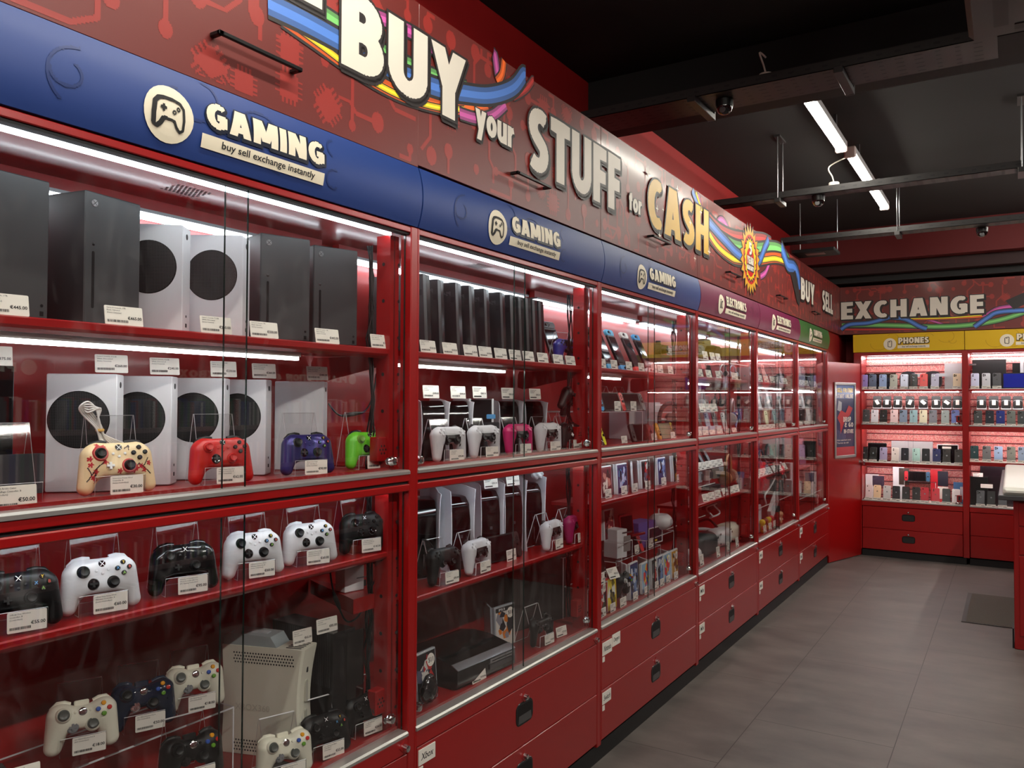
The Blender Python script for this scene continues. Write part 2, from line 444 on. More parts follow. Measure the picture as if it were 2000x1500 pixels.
def strokes(s, x0, x1, z0, z1, e=0.0, t=T_, gap=.06, dx=0.0, dz=0.0, n=9, rows=None):
    """heavy lettering as 2D faces in x0..x1, z0..z1; e grows the strokes (in world units) for an outline"""
    Wd = sum(GL[c][0] for c in s)+gap*(len(s)-1); sx = (x1-x0)/Wd
    lo, hi = (-.3, .78) if (set(s) & set('y') and s == 'your') else ((0, 1))
    if s in ('your',): lo, hi = -.3, .78
    if s == 'for': lo, hi = 0, .98
    sz = (z1-z0)/(hi-lo); ex, ez = e/sx, e/sz
    V = []; F = []
    def poly(p):
        o = len(V); V.extend((x0+(x+cx)*sx+dx, z0+(z-lo)*sz+dz) for x, z in p); F.append(tuple(range(o, o+len(p))))
    cx = 0.0
    for c in s:
        wd, L = GL[c]
        for q in L:
            if q[0] == 'H': x_, X_, z_ = q[1]-ex, q[2]+ex, q[3]; h = t*.88+ez; poly([(x_, z_-h), (X_, z_-h), (X_, z_+h), (x_, z_+h)])
            elif q[0] == 'V': h = t+ex; poly([(q[1]-h, q[2]-ez), (q[1]+h, q[2]-ez), (q[1]+h, q[3]+ez), (q[1]-h, q[3]+ez)])
            elif q[0] == 'P':
                xa, za, xb, zb = q[1:]
                if za > zb: xa, za, xb, zb = xb, zb, xa, za
                k = (xb-xa)/(zb-za); xa -= k*ez; xb += k*ez; za -= ez; zb += ez; h = t*1.04+ex*1.15
                poly([(xa-h, za), (xa+h, za), (xb+h, zb), (xb-h, zb)])
            else:
                P = q[1]; rx, rz = t+ex, t*.9+ez
                for i in range(len(P)-1):
                    a, b_ = Vector(P[i]), Vector(P[i+1]); d = b_-a
                    if d.length < 1e-6: continue
                    d.normalize(); m = Vector((-d.y*rx, d.x*rz)); poly([(a.x+m.x, a.y+m.y), (a.x-m.x, a.y-m.y), (b_.x-m.x, b_.y-m.y), (b_.x+m.x, b_.y+m.y)])
                    if 0 < i: poly([(a.x+rx*math.cos(2*PI*k/n), a.y+rz*math.sin(2*PI*k/n)) for k in range(n)])
        cx += wd+gap
    return union2d([[V[i] for i in f] for f in F], rows or max(14, min(90, int((z1-z0)*350))))
# ================================================================ room
W = 1.338; YA = [.666+W*k for k in range(6)]; YB0 = 9.4
WALLX, CEIL = -.45, 3.46
def floor_mat():
    m = bpy.data.materials.new('vinyl_tile_floor'); m.use_nodes = True; nt = m.node_tree; b = nt.nodes['Principled BSDF']
    tc = nt.nodes.new('ShaderNodeTexCoord'); mp = nt.nodes.new('ShaderNodeMapping'); mp.inputs['Location'].default_value = (-.455, -.0, 0)
    br = nt.nodes.new('ShaderNodeTexBrick'); br.offset = .5; br.inputs['Scale'].default_value = 1
    br.inputs['Brick Width'].default_value = 1.21; br.inputs['Row Height'].default_value = .655; br.inputs['Mortar Size'].default_value = .0022
    br.inputs['Mortar Smooth'].default_value = 0; br.inputs['Color1'].default_value = (0, 0, 0, 1); br.inputs['Color2'].default_value = (1, 1, 1, 1); br.inputs['Mortar'].default_value = (.5, .5, .5, 1)
    rot = nt.nodes.new('ShaderNodeMapping'); rot.inputs['Rotation'].default_value = (0, 0, PI/2)
    nt.links.new(tc.outputs['Object'], mp.inputs[0]); nt.links.new(mp.outputs[0], rot.inputs[0]); nt.links.new(rot.outputs[0], br.inputs['Vector'])
    n = nt.nodes.new('ShaderNodeTexNoise'); n.inputs['Scale'].default_value = 2.2; n.inputs['Detail'].default_value = 9; n.inputs['Roughness'].default_value = .62
    st = nt.nodes.new('ShaderNodeMapping'); st.inputs['Scale'].default_value = (1, 2.1, 1)
    nt.links.new(tc.outputs['Object'], st.inputs[0]); nt.links.new(st.outputs[0], n.inputs['Vector'])
    cr = nt.nodes.new('ShaderNodeValToRGB'); e = cr.color_ramp.elements
    e[0].position = .3; e[0].color = srgb(74, 68, 65); e[1].position = .72; e[1].color = srgb(108, 101, 96)
    nt.links.new(n.outputs[0], cr.inputs[0])
    mx = nt.nodes.new('ShaderNodeMix'); mx.data_type = 'RGBA'; mx.inputs[7].default_value = srgb(48, 43, 40)
    nt.links.new(cr.outputs[0], mx.inputs[6]); nt.links.new(br.outputs['Fac'], mx.inputs[0])
    nt.links.new(mx.outputs[2], b.inputs['Base Color'])
    b.inputs['Roughness'].default_value = .42; b.inputs['Specular IOR Level'].default_value = .4
    mr = nt.nodes.new('ShaderNodeMapRange'); mr.inputs[3].default_value = .34; mr.inputs[4].default_value = .55
    nt.links.new(n.outputs[0], mr.inputs[0]); nt.links.new(mr.outputs[0], b.inputs['Roughness'])
    return m
FL = floor_mat()
CEILM = mat('ceiling_black', (13, 11, 12), .8)
struct(MB().box(-.5, 4.2, -2.6, 9.96, -.05, 0, FL).build('floor'))
struct(MB().box(-.5, 4.2, -2.6, 9.96, CEIL, CEIL+.05, CEILM).build('ceiling'))
struct(MB().box(WALLX-.05, WALLX, -2.6, 9.96, 0, CEIL, RED_WALL).build('wall_left'))
struct(MB().box(-.5, 4.2, 9.9, 9.96, 0, CEIL, RED_WALL).build('wall_back'))
struct(MB().box(4.15, 4.2, -2.6, 9.96, 0, CEIL, mat('dark_red_wall', (70, 14, 14), .6)).build('wall_right'))
struct(MB().box(-.5, 4.2, -2.65, -2.6, 0, CEIL, mat('dark_red_wall', (70, 14, 14), .6)).build('wall_front'))
# stepped bulkhead in front of the back wall, above the long sign
b = MB().box(-.45, 4.15, 9.05, 9.9, 3.12, CEIL, mat('bulkhead_red', (92, 7, 9), .6)).box(-.45, 4.15, 9.2, 9.9, 3.0, 3.12, mat('dark_red_trim', (40, 7, 8), .6)).box(-.45, 4.15, 9.32, 9.9, 2.93, 3.0, BLACKP)
struct(b.build('trim_1'))
# wide black boxed beam across the ceiling
struct(MB().box(-.45, 4.15, 4.12, 4.5, 3.25, CEIL, mat('beam_black', (9, 9, 10), .7)).build('trim_2'))

# diagonal red door between the long row and the back cabinets
dr = MB(); H0 = Vector((0, 8.72)); H1 = Vector((.206, 9.4)); dv = (H1-H0); DL = dv.length; dang = math.atan2(dv.y, dv.x)
door = bpy.data.objects.new('door_1', None); COL.objects.link(door); struct(door)
door.matrix_world = Matrix.Translation((H0.x, H0.y, 0)) @ Matrix.Rotation(dang, 4, 'Z')
MB().box(0, DL, 0, .03, .005, 2.06, RED, ch=.003).build('door_panel', door)
MB().lathe((DL-.03, 0, 1.0), [(0, .02), (-.006, .02), (-.008, .01), (-.03, .01), (-.034, .024), (-.05, .026), (-.058, .016)][::-1], CHROME, 'y', 16).build('door_knob', door, True)
# red return wall above and behind the door
struct(MB().box(-.44, -.02, 8.72, 9.9, 2.07, 2.9, RED_WALL).build('trim_3'))

# ================================================================ display cabinets of the long row
HOLE = mat('hole_dark', (16, 3, 3), .8)
def frame_mats(): pass
SHELF_C = [1.165, .995, None, None, None, None]
UND = [(.02, .93), (.02, .67), (.02, .43), (.05, .5), (.04, 1.1), (.04, 1.1)]
ORD = ['first', 'second', 'third', 'fourth', 'fifth', 'sixth']
CABD = ['nearest the camera edge with white and black game consoles', 'holding dark consoles and tall white consoles', 'holding handheld consoles and game cases',
        'under the first ELECTRONICS sign with headphones and olive cameras', 'under the second ELECTRONICS sign', 'under the green COMPUTING sign']
CABD[0] = 'holding round-vented white consoles and many gamepads'
def chrome_lock(parent, x, z, y=.03, name='door_lock', s=1.0):
    b = MB().slab(x-.026*s, x+.026*s, y-.004, y, z-.011*s, z+.011*s, .011*s, CHROME, .001)
    b.lathe((x, y-.004, z), [(-.018*s, .007*s), (-.016*s, .012*s), (-.006*s, .014*s), (0, .016*s)], CHROME, 'y', 14)
    for dx in (-.02, .02): b.cyl((x+dx*s, y-.006, z), .0035*s, .003, CHROME, 'y', 8)
    return b.build(name, parent, True)
def cabinet(k):
    ya = YA[k]
    t = thing('display_cabinet', 'red metal glass-fronted display cabinet ' + CABD[k], 'display cabinet', (0, ya, 0), PI/2, group='red glass-fronted cabinets along the long wall')
    # right post, and half of the left neighbour for the first bay
    b = MB().box(W-.033, W+(0 if k < 5 else .011), -.004, .04, .078, 2.18, RED, ch=.003)
    if k == 0: b.build('post', t); b = MB().box(-.02, .0108, -.004, .04, .078, 2.18, RED, ch=.003)
    b.build('post', t)
    b = MB().box(.011, W-.033, -.002, .03, 2.160, 2.178, RED, ch=.002).box(.011, W-.033, .004, .028, 2.153, 2.16, INK)
    b.build('top_rail', t)
    b = MB().box(.005, W-.033, -.006, .035, 1.383, 1.405, RED, ch=.002).box(.005, W-.033, .004, .03, 1.374, 1.383, INK)
    b.box(.005, W-.033, -.006, .035, 1.352, 1.374, RED, ch=.003).build('middle_rail', t)
    b = MB().box(.005, W-.033, -.006, .035, .546, .599, RED, ch=.003).build('lower_rail', t)
    for z, nm in ((1.405, 'upper_track'), (.599, 'lower_track')):
        b = MB().sweep([(-.010, z), (-.010, z+.009), (-.004, z+.014), (.034, z+.014), (.034, z)], .004, W/2+.02, ALU)
        b.sweep([(-.008, z), (-.008, z+.008), (-.002, z+.013), (.034, z+.013), (.034, z)], W/2+.0205, W-.034, ALU)
        b.box(.01, W-.04, .0345, .045, z, z+.022, RED); b.build(nm, t)
    # uprights with key-holes at the right-hand side
    b = MB().box(W-.075, W-.034, .045, .1, .6, 2.15, RED_IN).box(W-.058, W-.054, .043, .045, .6, 2.15, mat('red_dark_trim', (96, 8, 8), .4))
    for z in np.arange(.68, 2.1, .115):
        b.disc((W-.0395, .04, z), .0055, HOLE, 'y', 10); b.disc((W-.0755, .072, z), .006, HOLE, 'x', 10)
        b.disc((W-.0395, .04, z-.03), .003, HOLE, 'y', 8)
    b.build('upright', t)
    MB().box(.0, W, .42, .43, .6, 2.18, RED_IN).build('back_panel', t)
    b = MB().box(0, W, .035, .42, 2.171, 2.18, RED_IN); b.build('ceiling_panel', t)
    b = MB()
    for i in range(9):
        for j in range(7): b.disc((.60+i*.0115+(j % 2)*.005, .17+j*.0115, 2.1705), .0042, HOLE, 'z', 8)
    b.build('vent', t)
    MB().box(.0, W-.04, .036, .42, 1.395, 1.415, RED_IN).build('case_floor', t)
    MB().box(.0, W-.04, .036, .42, .59, .612, RED_IN).build('case_floor', t)
    MB().box(.002, W-.002, .02, .42, .09, .589, mat('dark_red_body', (90, 8, 8), .5)).build('drawer_carcass', t)
    # upper shelf
    b = MB().sweep([(.055, 1.772), (.05, 1.778), (.05, 1.792), (.055, 1.795), (.33, 1.795), (.33, 1.777), (.075, 1.777), (.075, 1.765), (.068, 1.765)], .012, W-.042, RED); b.build('shelf', t)
    b = MB().sweep([(.06, 1.776), (.40, 1.776), (.41, 1.76), (.41, 1.70), (.38, 1.69), (.09, 1.745), (.06, 1.76)], W-.05, W-.044, RED_IN)
    b.disc((W-.0505, .11, 1.757), .005, HOLE, 'x', 10); b.build('shelf_bracket', t)
    if k: MB().box(0, .011, -.004, .04, .078, 2.18, RED, ch=.003).build('post', t)
    # glass panes
    for z0, z1, nm in ((1.418, 2.155, 'upper'), (.611, 1.352, 'lower')):
        for (xa, xb, y, m) in ((.006, W/2+.012, .006, GLASS_S), (W/2-.048, W-.034, .018, GLASS_S)):
            b = MB(); M = m if k < 2 else GLASS
            b.add([(xa, y, z0), (xb, y, z0), (xb, y, z1), (xa, y, z1)], [(0, 1, 2, 3)], M)
            e = .0025
            b.box(xa, xa+.0012, y, y+.005, z0, z1, GREEN_EDGE).box(xb-.0012, xb, y, y+.005, z0, z1, GREEN_EDGE)
            b.add([(xa, y+.005, z0), (xb, y+.005, z0), (xb, y+.005, z1), (xa, y+.005, z1)], [(0, 1, 2, 3)], M)
            b.build('glass_door', t)
    chrome_lock(t, W-.085, 1.447); chrome_lock(t, W-.085, .66)
    if k: chrome_lock(t, .045, 1.443); chrome_lock(t, .045, .655)
    # light strips
    b = MB().box(.03, W-.07, .046, .058, 2.150, 2.162, LED).box(.025, W-.06, .04, .085, 2.162, 2.1705, STEEL); b.build('light_strip', t)
    b = MB().box(.04, W-.06, .372, .388, 2.118, 2.13, LED).box(.03, W-.05, .35, .415, 2.13, 2.139, STEEL).box(.03, W-.05, .365, .395, 2.139, 2.171, RED_IN); b.build('light_strip', t)
    u0, u1 = UND[k]
    b = MB().box(u0, u1, .09, .106, 1.744, 1.753, LEDW).box(u0, u1, .082, .114, 1.753, 1.7655, ALU); b.build('light_strip', t)
    MB().box(.03, W-.06, .046, .056, 1.357, 1.366, LED).box(.02, W-.05, .038, .075, 1.366, 1.372, STEEL).build('light_strip', t)
    # cables at the back corner
    b = MB()
    for i in range(6):
        r = random.Random(k*10+i); pts = [(W-.085+r.uniform(-.012, .012), .115+r.uniform(-.012, .012), z) for z in np.linspace(2.12, .66, 16)]
        b.tube(pts, .0028, BLACK, 6)
    b.build('cable', t, True)
    # speaker-like vented lock boxes
    for z in (1.475, .70):
        b = MB().box(W-.115, W-.045, .055, .09, z-.03, z+.045, RED, ch=.003)
        for i in range(7):
            a = i*PI/3; r = 0 if i == 6 else .013
            b.disc((W-.092+r*math.cos(a), .0545, z+.006+r*math.sin(a)), .0036, HOLE, 'y', 8)
        b.box(W-.068, W-.05, .053, .056, z-.012, z+.028, INK).box(W-.060, W-.056, .050, .054, z-.002, z+.018, STEEL)
        b.build('lock_box', t)
    # drawers
    for z0, z1 in ((.322, .543), (.098, .319)):
        d = MB().box(.013, W-.036, -.004, .018, z0, z1, RED, ch=.002).build('drawer', t)
        c = W/2; zc = (z0+z1)/2+.012
        hb = MB().slab(c-.063, c+.063, -.0062, -.001, zc-.043, zc+.043, .026, mat('handle_black', (12, 12, 12), .3), .002)
        hb.slab(c-.054, c+.054, -.0066, -.0055, zc-.036, zc+.036, .02, mat('handle_recess', (4, 4, 4), .6), .0004)
        hb.add([(c-.05, -.0075, zc-.034), (c+.05, -.0075, zc-.034), (c+.044, -.0068, zc-.004), (c-.044, -.0068, zc-.004)], [(0, 1, 2, 3)], mat('handle_lip', (70, 70, 70), .35))
        hb.build('handle', d)
        l = MB().prism([(c-.022, z1-.04), (c, z1-.062), (c+.022, z1-.04), (c, z1-.018)], -.0062, -.004, RED)
        l.lathe((c, -.006, z1-.04), [(-.016, .004), (-.014, .009), (0, .010)], CHROME, 'y', 14); l.build('lock', d, True)
    l = MB().lathe((W-.052, -.006, .568), [(-.018, .004), (-.016, .01), (0, .011)], CHROME, 'y', 14).prism([(W-.078, .575), (W-.052, .548), (W-.03, .562), (W-.052, .592)], -.0078, -.006, RED); l.build('lock', t, True)
    # plinth
    MB().box(0, W, .012, .40, .0, .078, mat('plinth_black', (14, 14, 15), .5)).build('plinth', t)
    if k in (0, 1):
        z = SHELF_C[k]
        b = MB().sweep([(.055, z-.02), (.05, z-.014), (.05, z-.003), (.055, z), (.30, z), (.30, z-.015), (.075, z-.015), (.075, z-.027), (.068, z-.027)], .012, W-.042, RED); b.build('shelf', t)
        b = MB().sweep([(.06, z-.016), (.29, z-.016), (.29, z-.05), (.12, z-.05), (.07, z-.03)], W-.05, W-.044, RED_IN); b.build('shelf_bracket', t)
    return t
CAB = [cabinet(k) for k in range(6)]
# handwritten drawer stickers
def sticker(k, x, z, txt, w_, h_, lab, small=True):
    b = MB().box(x, x+w_, -.0075, -.0045, z, z+h_, CARD)
    if txt: v, f = fit(txt, x+w_*.12, x+w_*.88, z+h_*.28, z+h_*.72, .01, shear=.25); b.flat(v, f, INK, -.0078)
    if small: b.box(x+.002, x+.022, -.0075, -.0045, z-.028, z-.006, CARD)
    o = b.build('drawer_sticker'); o.matrix_world = Matrix.Translation((0, YA[k], 0)) @ Matrix.Rotation(PI/2, 4, 'Z')
    return tag(o, lab, 'sticker', 'paper stickers on the drawers')
sticker(1, .018, .485, 'Xbox', .085, .048, 'paper sticker handwritten Xbox on a red drawer front')
sticker(2, .018, .475, 'Nintendo', .1, .058, 'handwritten sticker below two game cases, its text reading Nintendo')
sticker(2, .125, .49, 'Chargers', .085, .055, 'second upper sticker, beside the sticker reading Nintendo', False)
sticker(2, .018, .255, 'Switch', .09, .052, 'lower sticker on the cabinet of handhelds, text reading Switch')
for k, nm in ((3, 'headphones'), (4, 'tablets'), (5, 'computing gear')):
    for z, ul in ((.475, 'upper'), (.25, 'lower')):
        sticker(k, .02, z, 'Mix', .09, .055, 'small white sticker on the %s drawer of the cabinet of %s' % (ul, nm))

# ================================================================ curved category signs
def arc_y(z, z0=2.182, z1=2.372, sag=.019):
    u = (z-(z0+z1)/2)/((z1-z0)/2); return -.004-sag*(1-u*u)
def curved(b, tv, tf, m, off):
    b.add([(x, arc_y(z)-off, z) for x, z in tv], tf, m)
def split_tri(tv, tf, dz=.012):
    return tv, tf
def strip_quads(x0, x1, z0, z1, n=6, m=1):
    tv = []; tf = []
    for i in range(n+1):
        z = z0+(z1-z0)*i/n; tv += [(x0, z), (x1, z)]
    for i in range(n): tf.append((2*i, 2*i+1, 2*i+3, 2*i+2))
    return tv, tf
def disc2(cx, cz, r, n=28, rings=4):
    tv = [(cx, cz)]; tf = []
    for k in range(1, rings+1):
        for i in range(n):
            a = 2*PI*i/n; tv.append((cx+r*k/rings*math.cos(a), cz+r*k/rings*math.sin(a)))
    for i in range(n):
        j = (i+1) % n; tf.append((0, 1+i, 1+j))
        for k in range(rings-1):
            a = 1+k*n; tf.append((a+i, a+n+i, a+n+j, a+j))
    return tv, tf
def poly_path(b, pts, r, m, off=.003, n=1, curvedp=True, closed=False):
    """flat stroke of half-width r along 2D pts"""
    P = [Vector(p) for p in pts]; N = len(P); L = []; R = []
    for i in range(N):
        a = P[i-1] if (i or closed) else P[0]; c = P[(i+1) % N] if (i < N-1 or closed) else P[-1]
        d = (c-a).normalized() if (c-a).length > 1e-9 else Vector((1, 0)); q = Vector((-d.y, d.x))*(r[i] if isinstance(r, list) else r)
        L.append(P[i]+q); R.append(P[i]-q)
    vs = [(p.x, p.y) for p in L]+[(p.x, p.y) for p in R]; fs = []
    for i in range(N if closed else N-1):
        j = (i+1) % N; fs.append((N+i, N+j, j, i))
    if curvedp: curved(b, vs, fs, m, off)
    else: b.add([(x, -off, z) for x, z in vs], fs, m)
def rrect(x0, x1, z0, z1, r, n=5):
    o = []
    for cx, cz, a in ((x1-r, z1-r, 0), (x0+r, z1-r, 90), (x0+r, z0+r, 180), (x1-r, z0+r, 270)):
        for i in range(n+1):
            t = math.radians(a+90*i/n); o.append((cx+r*math.cos(t), cz+r*math.sin(t)))
    return o
def icon(b, kind, cx, cz, s, path):
    I = INK; off = .0042
    if kind == 'GAMING':
        o = [(-.62, .35), (-.45, .55), (-.2, .6), (.2, .6), (.45, .55), (.62, .35), (.66, -.1), (.64, -.5), (.5, -.6), (.34, -.45), (.22, -.22), (0, -.2), (-.22, -.22), (-.34, -.45), (-.5, -.6), (-.64, -.5), (-.66, -.1)]
        path(b, [(cx+x*s, cz+z*s) for x, z in o], .055*s, I, off, closed=True)
        path(b, [(cx+x*s-.09*s, cz+z*s+.02*s) for x, z in o[11:17]+o[:4]], .06*s, I, off)
        path(b, [(cx-.42*s, cz+.2*s), (cx-.14*s, cz+.2*s)], .05*s, I, off); path(b, [(cx-.28*s, cz+.06*s), (cx-.28*s, cz+.34*s)], .05*s, I, off)
        for dx, dz in ((.2, .12), (.38, .28)):
            path(b, [(cx+dx*s+.07*s*math.cos(a), cz+dz*s+.07*s*math.sin(a)) for a in np.arange(0, 6.2, .7)], .025*s, I, off, closed=True)
    elif kind == 'ELECTRONICS':
        path(b, [(cx-.35*s, cz-.5*s), (cx-.35*s, cz+.3*s)], .12*s, I, off); path(b, [(cx-.45*s, cz+.5*s), (cx-.2*s, cz+.45*s)], .1*s, I, off)
        path(b, [(cx+.4*s, cz+.35*s), (cx+.1*s, cz+.3*s), (cx+.05*s, cz-.3*s), (cx+.35*s, cz-.45*s)], .1*s, I, off)
    elif kind == 'COMPUTING':
        path(b, [(cx-.3*s, cz-.3*s), (cx+.35*s, cz+.1*s)], .16*s, I, off); path(b, [(cx-.35*s, cz+.5*s), (cx+.1*s, cz+.6*s)], .06*s, I, off)
    else:
        path(b, [(cx+x*s, cz+z*s) for x, z in ((-.32, -.5), (.18, -.6), (.3, -.5), (.34, .5), (.22, .62), (-.22, .5), (-.32, .4))], .05*s, I, off, closed=True)
        path(b, [(cx-.1*s, cz+.36*s), (cx+.06*s, cz+.4*s)], .07*s, I, off)
SIGNC = {'GAMING': ((30, 60, 128), (22, 48, 108)), 'ELECTRONICS': ((112, 16, 64), (92, 11, 50)), 'COMPUTING': ((50, 102, 42), (40, 86, 34)), 'PHONES': ((222, 180, 10), (200, 156, 9))}
def sign(kind, origin, rz, x0, x1, cx, t0, t1, lab, flatp=False, tall=1.0):
    c0, c1 = SIGNC[kind]
    m0 = mat('sign_'+kind, c0, .5); m1 = mat('sign_swirl_'+kind, c1, .5)
    t = thing('category_sign', lab, 'sign', origin, rz, group='category signs over the cabinets')
    global arc_y
    if flatp:
        f = lambda z: -.012-(z-2.18)*.06
    else: f = None
    def Y(z): return f(z) if f else arc_y(z)
    def cv(b, tv, tf, m, off): b.add([(x, Y(z)-off, z) for x, z in tv], tf, m)
    def path(b, pts, r, m, off=.003, closed=False):
        PP.extend(path_polys(pts, r, closed))
    PP = []
    n = 14; z0, z1 = 2.182, 2.372
    prof = [(Y(z0+(z1-z0)*i/n), z0+(z1-z0)*i/n) for i in range(n+1)]+[(.004, z1), (.004, z0)]
    MB().sweep(prof, x0, x1, m0).build('sign_panel', t, 30)
    b = MB(); r = random.Random(kind)       # faint swirls printed on the panel
    for i in range(9):
        cxx = x0+.08+(x1-x0-.16)*r.random(); cz = 2.277+r.uniform(-.05, .05); R = r.uniform(.02, .07); a0 = r.uniform(0, 6); span = r.uniform(2, 5)
        pts = [(cxx+R*math.cos(a0+span*i/12)*1.2, min(2.365, max(2.19, cz+R*math.sin(a0+span*i/12)))) for i in range(13)]
        path(b, pts, .003, m1)
    cv(b, *union2d(PP, 40), m1, .0012); PP.clear()
    b.build('swirl_print', t)
    b = MB(); cv(b, *disc2(cx, 2.262, .062*tall), CREAM, .0025); icon(b, kind, cx, 2.262, .055*tall, path); cv(b, *union2d(PP, 40), INK, .0042); b.build('round_icon', t)
    b = MB(); dk = mat('sign_dark_'+kind, tuple(int(v*.35) for v in c0), .4)
    sw = (t1-t0)
    def sub(v, f_): return v, f_
    for off, e, m in ((.003, .006, dk), (.0042, 0, CREAM)):
        v, f_ = strokes(kind, t0+.002, t1, 2.264, 2.325, e, dx=.0025 if e else 0, dz=-.003 if e else 0)
        cv(b, v, f_, m, off)
    b.build('lettering', t)
    b = MB(); cv(b, *strip_quads(t0-.006, t1+.004, 2.214, 2.246), CREAM, .003)
    v, f_ = fit('buy sell exchange instantly', t0+.05*sw/.38, t1-.03, 2.2185, 2.2405, .012, res=2); cv(b, v, f_, INK, .004)
    b.build('tagline_bar', t); return t
sign('GAMING', (0, YA[0], 0), PI/2, .003, W-.003, .435, .527, .905, 'curved blue GAMING sign above the round-vented white consoles')
sign('GAMING', (0, YA[1], 0), PI/2, .003, W-.003, .435, .527, .905, 'curved blue GAMING sign above the row of slim dark consoles')
sign('GAMING', (0, YA[2], 0), PI/2, .003, W-.003, .435, .527, .905, 'curved blue GAMING sign adjoining the magenta sign')
sign('ELECTRONICS', (0, YA[3], 0), PI/2, .003, W-.003, .40, .50, .96, 'curved magenta ELECTRONICS sign adjoining the blue sign')
sign('ELECTRONICS', (0, YA[4], 0), PI/2, .003, W-.003, .40, .50, .96, 'curved magenta ELECTRONICS sign adjoining the green sign')
sign('COMPUTING', (0, YA[5], 0), PI/2, .003, W-.003, .42, .53, .93, 'curved green COMPUTING sign at the end of the row')

# ================================================================ tall printed fascia above the signs
FZ0, FZ1 = 2.381, 2.9
def place_left(o, y=0.0): o.matrix_world = Matrix.Translation((0, y, 0)) @ Matrix.Rotation(PI/2, 4, 'Z'); return o
def circuits(b, x0, x1, z0, z1, seed, off, step=.115):
    """printed circuit traces: dots, traces with bends, toothed chips; one flat print inside the panel"""
    r = random.Random(seed); polys = []
    nx = int((x1-x0)/step); nz = max(2, int((z1-z0)/step))
    def cl(x, z): return min(max(x, x0+.012), x1-.012), min(max(z, z0+.01), z1-.01)
    for i in range(nx):
        for j in range(nz):
            cx = x0+(i+.5+r.uniform(-.25, .25))*(x1-x0)/nx; cz = z0+(j+.5+r.uniform(-.25, .25))*(z1-z0)/nz
            q = r.random()
            if q < .16:
                s = r.uniform(.024, .036); M = Matrix.Rotation(r.choice((0, PI/4)), 2)
                def P(x, z): v = M @ Vector((x, z)); return cl(cx+v.x, cz+v.y)
                polys.append([P(-s, -s), P(s, -s), P(s, s), P(-s, s)])
                for k in range(4):
                    for u in (-.66, -.22, .22, .66):
                        c, sn = (math.cos(k*PI/2), math.sin(k*PI/2)); e = s*1.5; h = s*.12
                        polys.append([P(px*c-pz*sn, px*sn+pz*c) for px, pz in ((s*.9, u*s-h), (e, u*s-h), (e, u*s+h), (s*.9, u*s+h))])
            else:
                R = r.uniform(.014, .028); px, pz = cl(cx, cz)
                R = max(min(R, px-x0, x1-px, pz-z0, z1-pz), .005)
                polys.append([(px+R*math.cos(2*PI*k/16), pz+R*1.15*math.sin(2*PI*k/16)) for k in range(16)])
                if q < .85:
                    d = Vector(r.choice(((0, 1), (0, -1), (0, -1), (0, 1), (1, 0), (-1, 0)))); L1 = r.uniform(.06, .14); L2 = r.uniform(.04, .12)
                    tn = Vector((d.y, d.x))*r.choice((-1, 1)); k = r.choice((0, 1, 1, 2))
                    pts = [Vector((px, pz)), Vector((px, pz))+d*L1]
                    if k >= 1: pts.append(pts[-1]+(d+tn)*L2*.5)
                    if k >= 2: pts.append(pts[-1]+tn*L2)
                    else: pts.append(pts[-1]+d*L2)
                    polys += path_polys([cl(p.x, p.y) for p in pts], .0065)
    v, f = union2d(polys, 110); b.flat(v, f, CIRC, -off)
NAMES = ['with the word WE and the letter B', 'with the word STUFF', 'with the golden word CASH', 'with the starry gold warranty badge', 'with black plug picture', 'with the word SELL']
FNAME = ['with large B and U letters of BUY', 'with the words your STUFF', 'with for CASH in gold letters', 'with the gold five year badge', 'with the black plug and small BUY', 'with the word SELL at the corner']
PH = mat('panel_edge', (92, 24, 22), .4)
for k in range(6):
    ya = YA[k]; yo = -.004 if k == 0 else -.002; z0 = FZ0-(.008 if k == 0 else 0); We = W if k < 5 else 9.397-ya
    t = thing('fascia_panel', 'tall red circuit-printed panel ' + FNAME[k], 'wall panel', (0, ya, 0), PI/2, group='red printed panels above the signs')
    MB().box(.0015, We-.0015, yo, .018, z0, FZ1, PRINT, ch=.001).build('board', t)
    b = MB(); circuits(b, .004, We-.004, z0+.004, FZ1-.004, 100+k, -yo+.0005); b.build('circuit_print', t)
    hz = 2.485; h0, h1 = (.552, .812)
    hb = MB().box(h0, h1, yo-.036, yo-.026, hz, hz+.011, BLACK, ch=.002)
    for x in (h0, h1-.014): hb.box(x, x+.014, yo-.036, yo, hz, hz+.011, BLACK, ch=.002)
    hb.build('handle', t)
b = MB().box(YA[0]-3.0, YA[0]-.002, -.004, .018, FZ0, FZ1, PRINT); place_left(struct(b.build('trim_4')))
# lettering and cable artwork across the panels
Y0 = lambda px, py: (lambda p: (float(p[1]), float(p[2])))(onX(px, py, .0))
DARK = mat('print_charcoal', (44, 38, 38), .5)
WORD = mat('print_white', (230, 222, 208), .45)
def word(s, x0, x1, z0, z1, lab, base=.016, fat=.045, out=.10, m=None, sh=(.010, -.014), extra=None):
    t = thing('sign_lettering', lab, 'lettering', (0, 0, 0), PI/2, group='white words printed on the red panels')
    e = .04*(z1-z0); d = MB(); v, f = strokes(s, x0, x1, z0, z1, e); d.flat(v, f, DARK, -base)
    for q in (.5, 1): d.flat([(x+sh[0]*q, z+sh[1]*q) for x, z in v], f, DARK, -base+.0003)
    d.build('shadow', t)
    b = MB(); v, f = strokes(s, x0, x1, z0, z1); b.flat(v, f, m or WORD, -base-.0006); b.build('face', t)
    return t
word('WE', 1.02, 1.575, 2.695, 2.893, 'white word WE cut by the top of the photo', base=.008)
word('BUY', 1.648, 2.254, 2.578, 2.806, 'largest white word BUY over the coloured cables', base=.0085)
word('your', 2.315, 2.575, 2.556, 2.662, 'small white word your beneath the cables', base=.0085, fat=.04, out=.1, sh=(.006, -.007))
